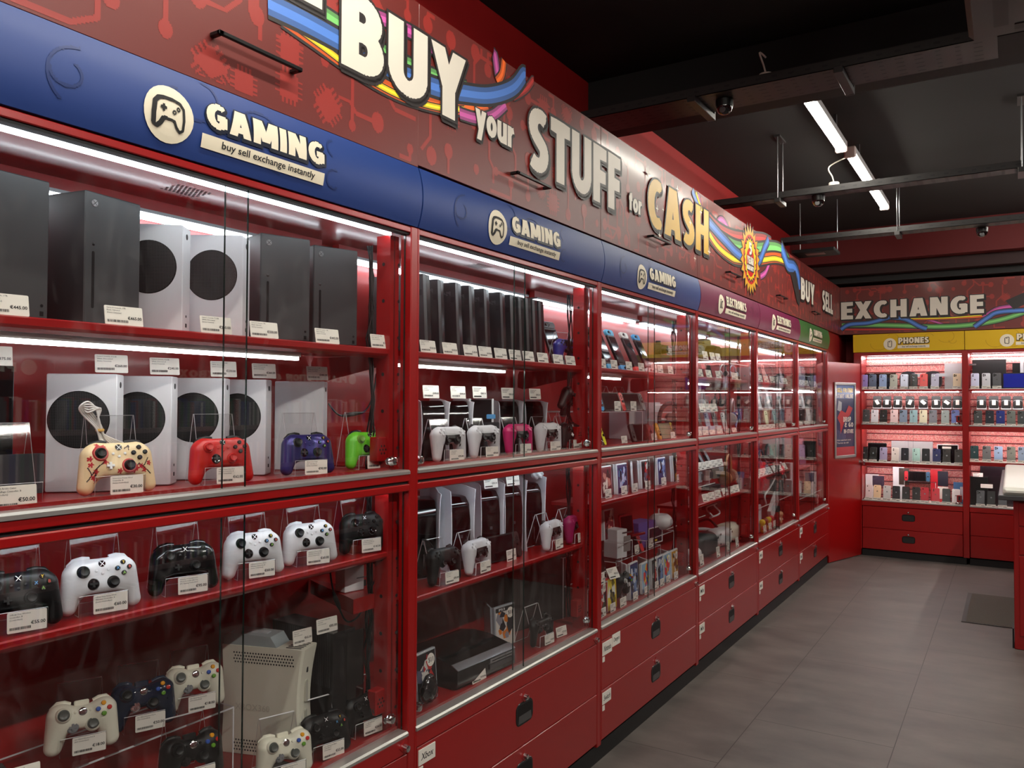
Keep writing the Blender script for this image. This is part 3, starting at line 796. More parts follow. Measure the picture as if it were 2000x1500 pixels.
word('STUFF', 2.678, 3.545, 2.54, 2.80, 'big white word STUFF with dark outline', base=.0085)
word('for', 3.648, 3.81, 2.578, 2.665, 'small white word for before the gold word', base=.0085, fat=.04, out=.1, sh=(.006, -.007))
GOLD = mat('print_gold', (214, 168, 40), .4); GOLD2 = mat('print_gold_pale', (240, 214, 130), .4)
cash = word('CASH', 3.888, 4.87, 2.545, 2.815, 'gold shiny word CASH with white sparkles', base=.0085, m=GOLD)
def star(b, x, z, r, m, y, n=4, q=.25, rot=0):
    pts = [(x+(r if i % 2 == 0 else r*q)*math.sin(rot+PI*i/n), z+(r if i % 2 == 0 else r*q)*math.cos(rot+PI*i/n)) for i in range(2*n)]
    for i in range(2*n): b.add([(x, y, z), (*pts[i][:1], y, pts[i][1]), (pts[(i+1) % (2*n)][0], y, pts[(i+1) % (2*n)][1])], [(2, 1, 0)], m)
b = MB()
for px, py, r in ((1262, 338, .035), (1280, 408, .02), (1292, 410, .014), (1320, 370, .022), (1285, 460, .024), (1345, 435, .02), (1366, 415, .024), (1382, 492, .03), (1354, 505, .022), (1332, 455, .014), (1329, 483, .012)):
    x, z = Y0(px, py); b = MB(); star(b, x, z, r*1.1, WORD, -.0102); b.build('sparkle', cash)
word('BUY', 7.44, 8.02, 2.56, 2.755, 'smaller white word BUY beside the black plug', base=.0085)
word('SELL', 8.39, 8.94, 2.56, 2.76, 'white word SELL at the corner of the walls', base=.0085)

def smooth(pts, n=6):
    P = [Vector(p) for p in pts]; o = []
    for i in range(len(P)-1):
        p0, p1, p2, p3 = P[max(i-1, 0)], P[i], P[i+1], P[min(i+2, len(P)-1)]
        for k in range(n):
            t = k/n; o.append(.5*((2*p1)+(p2-p0)*t+(2*p0-5*p1+4*p2-p3)*t*t+(3*p1-p0-3*p2+p3)*t**3))
    o.append(P[-1]); return [(p.x, p.y) for p in o]
def shade(c, k): return tuple(max(0, min(255, int(v*k))) for v in c)
_layer = [0]
def cable_print(b, pts, r, c, base, clip=None):
    """one printed cable: dark outline, colour band and two lighter stripes"""
    pts = smooth(pts); _layer[0] += 1; o = base+.00008*_layer[0]
    if clip:
        pts = [(x, min(max(z, clip[0]+r*1.4), clip[1]-.002)) for x, z in pts]
        pts = [p for i, p in enumerate(pts) if i == 0 or (Vector(p)-Vector(pts[i-1])).length > .002]
    if len(pts) < 2: return
    poly_path(b, pts, r*1.4, DARK, o, curvedp=False)
    nm = 'print_%02x%02x%02x'
    poly_path(b, pts, r, mat(nm % c, c, .45), o+.00003, curvedp=False)
    l = shade(c, 1.35); poly_path(b, pts, r*.42, mat(nm % l, l, .45), o+.00006, curvedp=False)
BL, OR_, YE, PU, GR, RD = (62, 98, 160), (205, 86, 30), (226, 190, 40), (160, 70, 130), (92, 150, 84), (150, 40, 38)
art = thing('cable_artwork', 'printed bundle of coloured cables behind the large word BUY', 'wall graphic', (0, 0, 0), PI/2, group='printed cable bundles on the panels')
def art_px(a, lst, base):
    _layer[0] = 0; b = MB()
    for c, r, pts in lst: cable_print(b, [Y0(*p) for p in pts], r, c, base, clip=(FZ0, FZ1))
    b.build('cable_print', a)
art_px(art, [
    (PU, .02, [(700, 22), (745, 38), (790, 58), (830, 82), (858, 112)]),
    (PU, .018, [(962, 96), (966, 120), (970, 150)]), (RD, .014, [(1040, 155), (1025, 175), (1000, 190)]),
    (GR, .02, [(560, -8), (620, 22), (665, 50), (760, 108), (850, 150), (910, 172)]),
    (OR_, .022, [(548, 34), (610, 78), (680, 128), (770, 180), (850, 206), (905, 212), (950, 206)]),
    (YE, .009, [(560, 42), (625, 90), (690, 138), (775, 186), (850, 210), (905, 214)]),
    (PU, .018, [(895, 222), (930, 232), (960, 226), (985, 205)]),
    (OR_, .016, [(982, 118), (978, 145), (968, 160)]),
    (BL, .028, [(520, 8), (590, 42), (660, 80), (760, 135), (850, 172), (905, 183), (955, 187), (1000, 172), (1024, 140)])], .0055)
art2 = thing('cable_artwork', 'printed bundle of coloured cables beside the gold badge', 'wall graphic', (0, 0, 0), PI/2, group='printed cable bundles on the panels')
art_px(art2, [
    (BL, .02, [(1351, 372), (1357, 388), (1368, 408)]), (PU, .016, [(1362, 380), (1366, 396), (1369, 410)]), (YE, .012, [(1358, 376), (1364, 395), (1370, 412)]),
    (PU, .022, [(1398, 440), (1404, 430), (1412, 432), (1420, 446), (1426, 462)]),
    (RD, .04, [(1384, 430), (1405, 450), (1430, 462), (1460, 466), (1490, 468), (1505, 476)]),
    (PU, .022, [(1484, 540), (1494, 532), (1502, 512), (1506, 495)]),
    (GR, .045, [(1392, 455), (1415, 472), (1440, 484), (1475, 487), (1505, 484), (1525, 490), (1540, 512)]),
    (RD, .03, [(1384, 462), (1400, 482), (1420, 500), (1440, 510), (1470, 512), (1500, 502)]),
    (OR_, .04, [(1382, 452), (1400, 478), (1422, 497), (1440, 505), (1480, 507), (1512, 503), (1534, 510), (1545, 528)]),
    (YE, .018, [(1382, 454), (1400, 481), (1422, 500), (1440, 508), (1480, 509), (1512, 505), (1534, 512)]),
    (BL, .032, [(1378, 428), (1395, 448), (1415, 470), (1443, 498), (1478, 512), (1492, 485), (1500, 468)]),
    (BL, .05, [(1525, 484), (1531, 500), (1538, 518), (1550, 522), (1558, 540), (1560, 566)])], .0045)
b = MB(); pts = [Y0(*p) for p in ((1543, 536), (1552, 528), (1562, 580), (1560, 598), (1556, 592))]
b.add([(x, -.0064, z) for x, z in pts], [tuple(range(5))[::-1]], DARK); b.build('plug_print', art2)
# the gold badge
bc = (5.815, 2.662); bad = thing('warranty_badge', 'spiky gold and red five year warranty badge printed on panel', 'badge', (0, 0, 0), PI/2)
b = MB(); star(b, *bc, .268, DARK, -.0068, 22, .78); star(b, *bc, .25, mat('badge_gold', (218, 160, 40), .4), -.0070, 22, .78); b.build('outer_star', bad)
b = MB(); b.disc((bc[0], -.0072, bc[1]), .178, mat('badge_red', (196, 24, 22), .4), 'y', 40); star(b, *bc, .172, INK, -.0073, 20, .86); star(b, *bc, .156, mat('badge_yellow', (236, 196, 24), .4), -.0074, 20, .86)
b.disc((bc[0], -.0075, bc[1]-.02), .105, mat('badge_red', (196, 24, 22), .4), 'y', 32); b.build('inner_disc', bad)
b = MB()
for s, x, z0, z1 in (('5', .035, .035, .125), ('YEAR', .085, -.035, .02), ('WARRANTY', .092, -.078, -.045)):
    v, f = strokes(s, bc[0]-x, bc[0]+x, bc[1]+z0, bc[1]+z1, .006); b.flat(v, f, DARK, -.0076, .003, -.003)
    v, f = strokes(s, bc[0]-x, bc[0]+x, bc[1]+z0, bc[1]+z1); b.flat(v, f, WORD, -.0078)
b.build('lettering', bad)

# ================================================================ back run: fascia, signs, cabinets
t = thing('fascia_panel', 'red circuit-printed panel with the word EXCHANGE over the phone signs', 'wall panel', (0, YB0, 0), 0, group='red printed panels above the signs')
MB().box(.002, 3.3, 0, .02, FZ0, FZ1, PRINT).build('board', t)
b = MB(); circuits(b, .006, 2.2, FZ0+.004, FZ1-.004, 200, .0006); b.build('circuit_print', t)
art3 = thing('cable_artwork', 'printed coloured cables running beneath the word EXCHANGE', 'wall graphic', (0, YB0, 0), 0, group='printed cable bundles on the panels')
_layer[0] = 0; b = MB()
for c, r, pts in ((RD, .012, [(.01, 2.44), (.2, 2.43), (.5, 2.42), (.9, 2.405)]), (PU, .010, [(.8, 2.52), (.9, 2.49), (1.0, 2.45)]), (OR_, .012, [(.55, 2.53), (.8, 2.515), (1.1, 2.51), (1.4, 2.52), (1.5, 2.57)]), (YE, .006, [(.6, 2.535), (.8, 2.52), (1.1, 2.515), (1.4, 2.53)]),
                  (GR, .022, [(.02, 2.485), (.3, 2.475), (.6, 2.455), (.9, 2.43), (1.2, 2.43), (1.5, 2.47), (1.8, 2.57), (2.0, 2.66)]), (PU, .02, [(1.36, 2.5), (1.48, 2.58), (1.62, 2.6)]),
                  (BL, .02, [(.01, 2.44), (.1, 2.49), (.3, 2.5), (.5, 2.55)]), (BL, .02, [(.5, 2.55), (.65, 2.52), (.78, 2.44), (.85, 2.41)]), (BL, .02, [(1.28, 2.41), (1.4, 2.5), (1.5, 2.55), (1.8, 2.56), (2.1, 2.6)])):
    cable_print(b, pts, r, c, .0016, clip=(FZ0, FZ1))
b.build('cable_print', art3)
b = MB().prism([(1.55, 2.66), (1.62, 2.57), (1.95, 2.72), (1.95, 2.84)], -.004, -.0025, DARK); b.build('plug_print', art3)
t = thing('sign_lettering', 'long white word EXCHANGE over the phone cabinets', 'lettering', (0, YB0, 0), 0, group='white words printed on the red panels')
d = MB(); v, f = strokes('EXCHANGE', .012, 1.365, 2.547, 2.735, .009, gap=.09)
v = [(max(x, .001), z) for x, z in v]; d.flat(v, f, DARK, -.0042); d.flat([(x+.012, z-.010) for x, z in v], f, DARK, -.0039); d.build('shadow', t)
b = MB(); v, f = strokes('EXCHANGE', .012, 1.365, 2.547, 2.735, gap=.09); b.flat(v, f, WORD, -.0048); b.build('face', t)
sign('PHONES', (0, YB0, 0), 0, .137, 1.19, .50, .58, .87, 'yellow PHONES sign over the phone cabinet next to the poster', True)
sign('PHONES', (0, YB0, 0), 0, 1.196, 2.3, 1.56, 1.64, 1.95, 'yellow PHONES sign cut off by the photo edge', True)

SPARK = mat('sparkle_slats', (226, 124, 124), .42, coat=.2, noise=.45, nscale=90)
LEDB = mat('led_strip_bright', (255, 250, 250), .5, emit=BACK_E)
PEG_HI = mat('mesh_sparkle_light', (252, 232, 214), .4)
PEG_LO = mat('mesh_sparkle_rose', (240, 170, 150), .4)
def back_cab(x0, x1, lab, shelves):
    Wd = x1-x0
    t = thing('phone_cabinet', lab, 'display cabinet', (x0, YB0, 0), 0, group='red phone cabinets on the back wall')
    b = MB().box(Wd-.028, Wd+.028, -.004, .04, .07, 2.18, RED, ch=.003)
    if x0 < .5: b.build('post', t); b = MB().box(-.075, .0, -.004, .04, .07, 2.18, RED, ch=.003)
    b.build('post', t)
    b = MB().box(0, Wd-.028, 0, .03, 2.145, 2.18, RED).build('top_rail', t)
    b = MB().box(0, Wd-.028, -.004, .03, 1.352, 1.402, RED, ch=.003).build('middle_rail', t)
    b = MB().box(0, Wd-.028, -.004, .03, .535, .585, RED, ch=.003).build('lower_rail', t)
    for z, nm in ((1.402, 'upper_track'), (.585, 'lower_track')): MB().box(0, Wd-.03, -.008, .034, z, z+.014, ALU, ch=.003).build(nm, t)
    # slatted mesh back panel: pale dots paint its sparkle, dark bars its slat shadows
    b = MB().box(0, Wd, .36, .37, .6, 2.18, SPARK)
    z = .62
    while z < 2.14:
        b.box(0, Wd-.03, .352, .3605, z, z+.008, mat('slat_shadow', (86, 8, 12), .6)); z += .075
    z = .64
    r = random.Random(5)
    while z < 2.14:
        n = int(Wd/.0085)
        for i in range(n):
            for j in range(6):
                zz = z+.002+j*.0098
                if r.random() < .8:
                    x = .01+i*(Wd-.05)/n+(j % 2)*.0042; b.add([(x-.0033, .359, zz), (x, .359, zz-.0038), (x+.0033, .359, zz), (x, .359, zz+.0038)], [(0, 1, 2, 3)], PEG_HI if r.random() < .55 else PEG_LO)
        z += .075
    b.build('back_panel', t)
    MB().box(0, Wd, .03, .36, 2.166, 2.18, RED_IN).build('ceiling_panel', t)
    MB().box(0, Wd-.03, .034, .36, 1.39, 1.405, CARD).build('case_floor', t)
    MB().box(0, Wd-.03, .034, .36, .58, .592, CARD).build('case_floor', t)
    MB().box(-.005, 0, .04, .36, .6, 2.18, RED_IN).box(Wd-.028, Wd-.02, .04, .36, .6, 2.18, RED_IN).build('side_panel', t)
    for z in shelves: MB().box(0, Wd-.03, .03, .27, z-.026, z-.004, RED, ch=.004).box(0.002, Wd-.032, .034, .268, z-.004, z, CARD).build('shelf', t)
    for z0, z1 in ((1.416, 2.145), (.6, 1.352)):
        for xa, xb, y in ((0, Wd/2+.01, .006), (Wd/2-.04, Wd-.028, .018)):
            b = MB().add([(xa, y, z0), (xb, y, z0), (xb, y, z1), (xa, y, z1)], [(0, 1, 2, 3)], GLASS).box(xa, xa+.001, y, y+.004, z0, z1, GREEN_EDGE).box(xb-.001, xb, y, y+.004, z0, z1, GREEN_EDGE); b.build('glass_door', t)
    for (y, z) in ((.05, 2.15), (.33, 2.13)):
        MB().box(.02, Wd-.05, y, y+.016, z, z+.012, LEDB).box(.01, Wd-.04, y-.02, y+.05, z+.012, z+.016, STEEL).build('light_strip', t)
    for yy, z in ((.04, shelves[0]-.036), (.042, 1.366), (.05, shelves[1]-.036)):
        MB().box(.03, Wd-.06, yy, yy+.012, z, z+.009, LEDB).build('light_strip', t)
    MB().box(0, Wd-.03, .026, .0275, shelves[1]-.04, shelves[1]-.004, RED).build('shelf_lip', t)
    for z in (1.45, .635):
        b = MB().box(Wd-.085, Wd-.04, .04, .075, z-.01, z+.06, RED, ch=.002).box(Wd-.07, Wd-.055, .038, .041, z+.01, z+.05, INK); b.build('lock_box', t)
        chrome_lock(t, Wd-.075, z-.022)
    MB().box(.002, Wd-.002, .02, .36, .08, .575, mat('dark_red_body', (90, 8, 8), .5)).build('drawer_carcass', t)
    for z0, z1 in ((.302, .53), (.078, .298)):
        d = MB().box(.006, Wd-.032, -.004, .018, z0, z1, RED, ch=.002).build('drawer', t)
        c = Wd*.46; zc = (z0+z1)/2+.015
        MB().slab(c-.063, c+.063, -.0062, -.001, zc-.036, zc+.036, .022, mat('handle_black', (12, 12, 12), .3), .002).slab(c-.055, c+.055, -.0068, -.006, zc-.03, zc+.026, .018, mat('handle_lip2', (42, 42, 42), .25), .0004).build('handle', d)
        MB().prism([(c-.02, z1-.04), (c, z1-.06), (c+.02, z1-.04), (c, z1-.02)], -.0062, -.004, RED).lathe((c, -.006, z1-.04), [(-.016, .004), (-.014, .009), (0, .01)], CHROME, 'y', 12).build('lock', d, True)
    MB().box(0, Wd, .012, .35, .0, .066, mat('plinth_black', (14, 14, 15), .5)).build('plinth', t)
    return t
BX0, BX1 = .214, 1.194
back_cab(BX0, BX1, 'red phone cabinet beside the diagonal door, full of phones', [1.785, 1.0])
back_cab(BX1+.03, 2.30, 'red phone cabinet cut off by the photo edge, partly behind the counter', [1.785, 1.045])

# ================================================================ counter with white top
t = thing('counter', 'red shop counter with white and grey overhanging top', 'counter', (1.6, 6.36, 0), 0)
MB().box(0, 1.5, 0, 2.4, .0, .985, RED, ch=.004).build('body', t)
b = MB()
for i, (z0, z1) in enumerate(((.09, .62), (.63, .81), (.82, .975))): b.box(.03, 1.4, -.008, 0, z0, z1, RED, ch=.003)
b.build('front_panel', t)
MB().box(-.012, -.002, .02, .2, .0, .13, mat('plinth_black', (14, 14, 15), .5)).build('kick_plate', t)
MB().slab(-.085, 1.5, -.06, 2.4, .99, 1.022, .008, mat('counter_grey', (66, 64, 66), .4), .004).build('countertop', t)
MB().slab(-.06, 1.5, -.045, 2.38, 1.022, 1.075, .02, mat('counter_white', (226, 224, 214), .35), .02).slab(.07, .6, .0, .5, 1.075, 1.079, .002, mat('counter_white', (226, 224, 214), .35), .001).build('white_top', t)

# door mat beside the counter
m_ = mat('coir_mat', (92, 86, 78), .95, noise=.45, nscale=260, bump=.8, bscale=300)
b = MB().box(1.29, 1.9, 6.95, 7.99, 0, .009, m_, ch=.004).box(1.262, 1.29, 6.93, 8.01, 0, .006, mat('mat_rubber', (62, 58, 55), .6)).box(1.29, 1.9, 6.93, 6.95, 0, .006, mat('mat_rubber', (62, 58, 55), .6))
tag(b.build('floor_mat'), 'dark speckled floor mat lying beside the counter', 'mat')

# poster in an aluminium snap frame on the diagonal door
t = thing('poster_frame', 'poster saying START ONLINE in aluminium frame on the diagonal door', 'poster', (0, 0, 0), 0)
t.matrix_world = door.matrix_world @ Matrix.Translation((.115, -.002, 1.06))
PW, PHt = .46, .79
b = MB()
for x0, x1, z0, z1 in ((0, PW, 0, .028), (0, PW, PHt-.028, PHt), (0, .028, .028, PHt-.028), (PW-.028, PW, .028, PHt-.028)): b.box(x0, x1, -.014, 0, z0, z1, ALU, ch=.004)
b.build('frame', t)
b = MB().box(.026, PW-.026, -.004, -.002, .026, PHt-.026, mat('poster_navy', (40, 48, 86), .35))
b.box(.026, PW-.026, -.0046, -.004, .026, .115, mat('poster_red', (190, 50, 60), .35)).box(.026, PW-.026, -.0046, -.004, .62, PHt-.026, mat('poster_blue', (60, 92, 150), .35))
for s, x0, x1, z0, z1, m in (('SELL FASTER!', .05, .41, .685, .73, mat('poster_yellow', (240, 210, 90), .4)), ('START ONLINE', .05, .41, .625, .668, WORD), ('DROP', .19, .36, .375, .43, WORD), ('& GO', .22, .41, .32, .37, WORD), ('IN-STORE', .2, .41, .255, .298, WORD), ('Get started now', .05, .36, .18, .195, WORD), ('Terms at till', .05, .3, .15, .165, WORD)):
    v, f = (strokes(s, x0, x1, z0, z1, t=.1) if s.isupper() else fit(s, x0, x1, z0, z1, .02)); b.flat(v, f, m, -.0052)
rkt = mat('poster_rocket_red', (184, 56, 60), .4)
b.add([(x, -.005, z) for x, z in ((.06, .42), (.14, .5), (.24, .47), (.31, .55), (.4, .52), (.33, .44), (.26, .42), (.2, .36), (.13, .25), (.12, .36))], [tuple(range(10))], rkt)
b.add([(x, -.0049, z) for x, z in ((.06, .5), (.09, .6), (.16, .58), (.15, .48))], [(0, 1, 2, 3)], GREYL)
for i in range(7): b.add([(.05+i*.03, -.0048, .3-i*.01), (.056+i*.03, -.0048, .3-i*.01), (.03+i*.03, -.0048, .16), (.026+i*.03, -.0048, .16)], [(0, 1, 2, 3)], mat('poster_streak', (110, 140, 190), .4))
b.build('print', t)

# ================================================================ ceiling things
def tube_light(x, y0, y1, z, lab, tm=None):
    t = thing('tube_light', lab, 'ceiling light', (x, (y0+y1)/2, z), 0, group='ceiling tube lights'); L = (y1-y0)/2
    b = MB().sweep([(-1, 0)], 0, 0, WHITE) if 0 else MB()
    n = 14
    prof = [(.026*math.cos(PI+PI*i/n)-.004, -.022+.03*math.sin(PI+PI*i/n)) for i in range(n+1)]
    def sweepy(b, prof, m):
        k = len(prof); vs = [(x_, -L, z_) for x_, z_ in prof]+[(x_, L, z_) for x_, z_ in prof]
        b.add(vs, [(i, (i+1) % k, k+(i+1) % k, k+i) for i in range(k)]+[tuple(range(k))[::-1], tuple(range(k, 2*k))], m)
    sweepy(b, prof, tm or TUBE); b.build('diffuser', t)
    b = MB(); sweepy(b, [(-.036, -.026), (.036, -.026), (.036, .012), (.03, .02), (-.03, .02), (-.036, .012)], mat('fixture_grey', (150, 146, 146), .5)); b.build('housing', t)
    for s in (-1, 1): MB().box(-.037, .037, s*L-.012, s*L+.012, -.056, .021, mat('fixture_cap', (190, 170, 165), .5), ch=.008).build('end_cap', t)
    b = MB()
    for s in (-.6, .6): b.box(-.01, .01, s*L-.01, s*L+.01, .02, CEIL-z, STEEL)
    b.build('mounting_clip', t)
    return t
tube_light(.66, 4.54, 5.6, 3.33, 'lit ceiling tube light seen just past the black beam')
tube_light(.69, 5.75, 7.46, 3.33, 'lit ceiling tube light crossing above the cable tray with camera')
tube_light(.62, .2, 2.1, 3.33, 'ceiling tube light above the first cabinets, out of view')
tube_light(.62, -2.2, -.3, 3.33, 'ceiling tube light behind the viewer, out of view')
for yy, nm in ((-1.5, 'first'), (1.2, 'second'), (5.2, 'third'), (7.6, 'last')): tube_light(2.7, yy-.9, yy+.9, 3.33, 'added unseen ceiling tube light over the far aisle, %s of its line' % nm, TUBE_B)  # unseen aisle tubes added to brighten the lower cases and back signs
TRAY = mat('tray_grey_black', (48, 46, 46), .45, metal=.4)
def cable_tray(x0, x1, ya, yb, z, lab, perf):
    t = thing('cable_tray', lab, 'cable tray', (x0, (ya+yb)/2, z), 0, group='perforated cable trays under the ceiling'); L = x1-x0; w2 = (yb-ya)/2
    b = MB().box(0, L, -w2, w2, 0, .003, TRAY).box(0, L, -w2, -w2+.003, 0, .045, TRAY).box(0, L, w2-.003, w2, 0, .045, TRAY)
    hm = INK
    for i in range(int(L/.075)):
        x = .04+i*.075
        k = 4 if i % 4 in (0, 1) else 2
        for j in range(5):
            y = -w2*.75+w2*1.5*j/4
            b.add([(x-.014*k/4-.003, y-.004, -.0008), (x+.014*k/4+.003, y-.004, -.0008), (x+.014*k/4+.003, y+.004, -.0008), (x-.014*k/4-.003, y+.004, -.0008)], [(3, 2, 1, 0)], hm)
        b.add([(x-.012, -w2-.0008, .018), (x+.012, -w2-.0008, .018), (x+.012, -w2-.0008, .028), (x-.012, -w2-.0008, .028)], [(0, 1, 2, 3)], hm)
    b.build('perforated_channel', t)
    for x in perf:
        b = MB()
        b.box(x-.02, x+.02, -w2-.03, w2+.03, -.03, -.0, TRAY, ch=.002)
        if z > 3.1:
            b.box(x-.02, x+.02, w2+.03, w2+.045, -.03, 3.25-z, TRAY); b.build('hanger', t); continue
        for s in (-1, 1): b.cyl((x, s*(w2+.012), -.02), .004, CEIL-z+.02, STEEL, 'z', 8)
        b.box(x-.02, x+.02, -w2-.03, w2+.03, CEIL-z-.012, CEIL-z, TRAY); b.build('hanger', t)
    return t
cable_tray(-.35, 1.56, 3.83, 4.08, 3.14, 'perforated cable tray running under the black beam', (.62, 1.3))
cable_tray(-.2, 3.5, 5.62, 5.74, 3.03, 'perforated cable tray hung on rods below the tube lights', (.45, 1.86))
cable_tray(-.1, 3.5, 7.16, 7.3, 3.02, 'darkest cable tray, hung before the red back bulkhead', (.92, 2.6))
def dome(p, lab):
    t = thing('dome_camera', lab, 'security camera', p, 0, group='black dome security cameras')
    MB().lathe((0, 0, 0), [(-.001, .04), (0, .043), (.0, .043)][:2], BLACK, 'z', 20).lathe((0, 0, -.035), [(0, .041), (.035, .043)], BLACK, 'z', 20).build('mount', t, True)
    MB().lathe((0, 0, -.035), [(-.038, .004), (-.034, .02), (-.024, .032), (-.008, .039), (0, .04)], GLOSSB, 'z', 20).build('dome', t, True)
    MB().cyl((0, -.034, -.056), .012, .012, SCREEN, 'y', 12).lathe((0, -.035, -.056), [(-.002, .014), (0, .016)], STEEL, 'y', 12).build('lens', t)
def traypt(px, py, z): p = onZ(px, py, z); return (float(p[0]), float(p[1]), z)
dome((*traypt(1415, 196, 3.138)[:2], 3.138), 'black dome camera under the tray along the black beam')
dome((.50, 5.68, 3.028), 'black dome camera under the rod-hung tray near the lights')
dome((*traypt(1918, 445, 3.018)[:2], 3.018), 'black dome camera on the tray before the red bulkhead')
def jbox(p, lab, top, far=0):
    t = thing('junction_box', lab, 'junction box', p, 0, group='white round junction boxes')
    wm = mat('box_white', (214, 206, 196), .5)
    MB().cyl((0, 0, 0), .034, .03, wm, 'z', 20, ch=.004).build('body', t, True)
    MB().tube(smooth3([(0, 0, .028), (-.01, 0, .07), (-.03, .0, .14), top]), .0045, wm, 8).build('cable', t, True)
def smooth3(P, n=6):
    P = [Vector(p) for p in P]; o = []
    for i in range(len(P)-1):
        p0, p1, p2, p3 = P[max(i-1, 0)], P[i], P[i+1], P[min(i+2, len(P)-1)]
        for k in range(n):
            t = k/n; o.append(.5*((2*p1)+(p2-p0)*t+(2*p0-5*p1+4*p2-p3)*t*t+(3*p1-p0-3*p2+p3)*t**3))
    o.append(P[-1]); return [tuple(p) for p in o]
jbox((*traypt(1496, 158, 3.186)[:2], 3.19), 'white junction box standing on the tray along the black beam', (0, .0, .11))
jbox((.60, 5.68, 3.074), 'white junction box on the rod-hung tray, wired to a light', (.07, .1, .22))
# ceiling air conditioner
t = thing('air_conditioner', 'dark grey ceiling air conditioner cut by the photo edge', 'air conditioner', (1.46, 2.7, 3.12), 0)
ACM = mat('ac_grey', (40, 36, 37), .5)
MB().box(0, .95, 0, 1.1, 0, .28, ACM, ch=.02).build('casing', t)
b = MB()
for x0, x1, y0, y1 in ((.09, .14, .12, .98), (.81, .86, .12, .98), (.16, .79, .06, .11), (.16, .79, .99, 1.04)): b.box(x0, x1, y0, y1, -.004, .002, mat('ac_slot', (40, 36, 38), .6))
b.box(.2, .75, .2, .9, -.006, .002, mat('ac_grille', (30, 27, 28), .6), ch=.004).build('louvre', t)
MB().box(.45, .5, 0.5, .55, .28, CEIL-3.12, STEEL).build('hanger', t)
# black hanging sign box near the corner
p = onZ(1588, 492, 2.98); t = thing('exit_sign_box', 'black flat box hung near the corner of the ceiling', 'sign box', (float(p[0]), float(p[1]), 2.96), 0)
MB().box(-.16, .2, -.12, .16, 0, .03, BLACKP, ch=.004).build('casing', t)
MB().slab(-.06, .1, -.05, .05, -.002, .001, .002, mat('box_window', (120, 90, 84), .4), .0005).build('window', t)
b = MB()
for x in (-.14, .18): b.cyl((x, .14, .03), .004, CEIL-2.99, STEEL, 'z', 8)
b.build('hanger', t)
# ================================================================ merchandise kit: every builder works in local axes, front at -y, z up, base at z=0
def done(t): return snapshot(t)
LEFT = PI/2
def A(*d): return math.radians(sum(d))
# ---------------------------------------------------------------- price cards
def card_mesh(price, lines, w_, h_, detail):
    b = MB().slab(-w_/2, w_/2, 0, .0016, 0, h_, .0025, CARD, .0003, seg=2)
    y = -.0006
    if detail >= 2:
        for i, s in enumerate(lines):
            if not s: continue
            v, f = text2d(s, .006, 1); x0, x1, z0, z1 = bounds(v); k = h_*.105
            k = min(k, w_*.6/(x1-x0)); b.flat([(-w_*.44+(x-x0)*k, h_*(.86-.13*i)+z*k) for x, z in v], f, INK, y)
        v, f = text2d(price, .02, 2); x0, x1, z0, z1 = bounds(v); k = min(h_*.25, w_*.37/(x1-x0))
        b.flat([(w_*.46-(x1-x)*k, h_*.32+z*k) for x, z in v], f, INK, y)
        r = random.Random(price+lines[0]); x = -w_*.44
        while x < w_*.08:
            q = w_*r.choice((.006, .01, .016)); b.add([(x, y, h_*.14), (x+q, y, h_*.14), (x+q, y, h_*.27), (x, y, h_*.27)], [(0, 1, 2, 3)], INK); x += q+w_*r.choice((.006, .012))
    else:
        for i in range(3):
            z = h_*(.84-.12*i); q = w_*(.55-.1*i); b.add([(-w_*.44, y, z-h_*.02), (-w_*.44+q, y, z-h_*.02), (-w_*.44+q, y, z+h_*.02), (-w_*.44, y, z+h_*.02)], [(0, 1, 2, 3)], mat('ink_soft', (96, 94, 92), .6))
        if detail:
            v, f = fit(price, w_*.06, w_*.44, h_*.32, h_*.52, .02, res=1); b.flat(v, f, INK, y)
        else: b.add([(w_*.05, y, h_*.34), (w_*.42, y, h_*.34), (w_*.42, y, h_*.46), (w_*.05, y, h_*.46)], [(0, 1, 2, 3)], mat('ink_soft', (96, 94, 92), .6))
        b.add([(-w_*.44, y, h_*.12), (w_*.1, y, h_*.12), (w_*.1, y, h_*.22), (-w_*.44, y, h_*.22)], [(0, 1, 2, 3)], INK)
    return b
_cards = {}
def card(lab, price, loc, rz, lines=('Console, Black', 'Unboxed', '(Consoles)'), w_=.078, h_=.042, detail=2, tilt=.25, group='price cards', easel=False):
    k = (price, lines, w_, h_, detail)
    M = Matrix.Translation(loc) @ Matrix.Rotation(rz, 4, 'Z') @ Matrix.Rotation(-tilt, 4, 'X')
    if k not in _cards:
        o = card_mesh(price, lines, w_, h_, detail).build('price_card'); _cards[k] = o
    else:
        o = _cards[k].copy(); COL.objects.link(o)
    o.matrix_world = M
    return tag(o, lab, 'price card', group)
# ---------------------------------------------------------------- clear acrylic easel
_stand = {}
def easel(lab, loc, rz, w_=.1, h_=.175, lip=.05, group='clear acrylic display stands'):
    k = (w_, h_, lip)
    if k in _stand: return dup(_stand[k], lab, loc, rz, group=group)
    t = thing('display_stand', lab, 'display stand', loc, rz, group=group)
    b = MB().sheet([(-.062, lip), (-.060, .0025), (-.030, .0025), (.02, h_)], .0034, -w_/2, w_/2, ACR, ACR_E)
    b.add([(-w_/2, .0175, h_), (w_/2, .0175, h_), (w_/2, .0225, h_+.001), (-w_/2, .0225, h_+.001)], [(0, 1, 2, 3)], ACR_E)
    b.add([(-w_/2, -.0622, lip), (w_/2, -.0622, lip), (w_/2, -.0594, lip+.0005), (-w_/2, -.0594, lip+.0005)], [(0, 1, 2, 3)], ACR_E); b.build('front_plate', t)
    MB().sheet([(.0226, h_), (.07, .002)], .0026, -w_/2, w_/2, ACR, ACR_E).build('back_leg', t)
    _stand[k] = done(t); return t
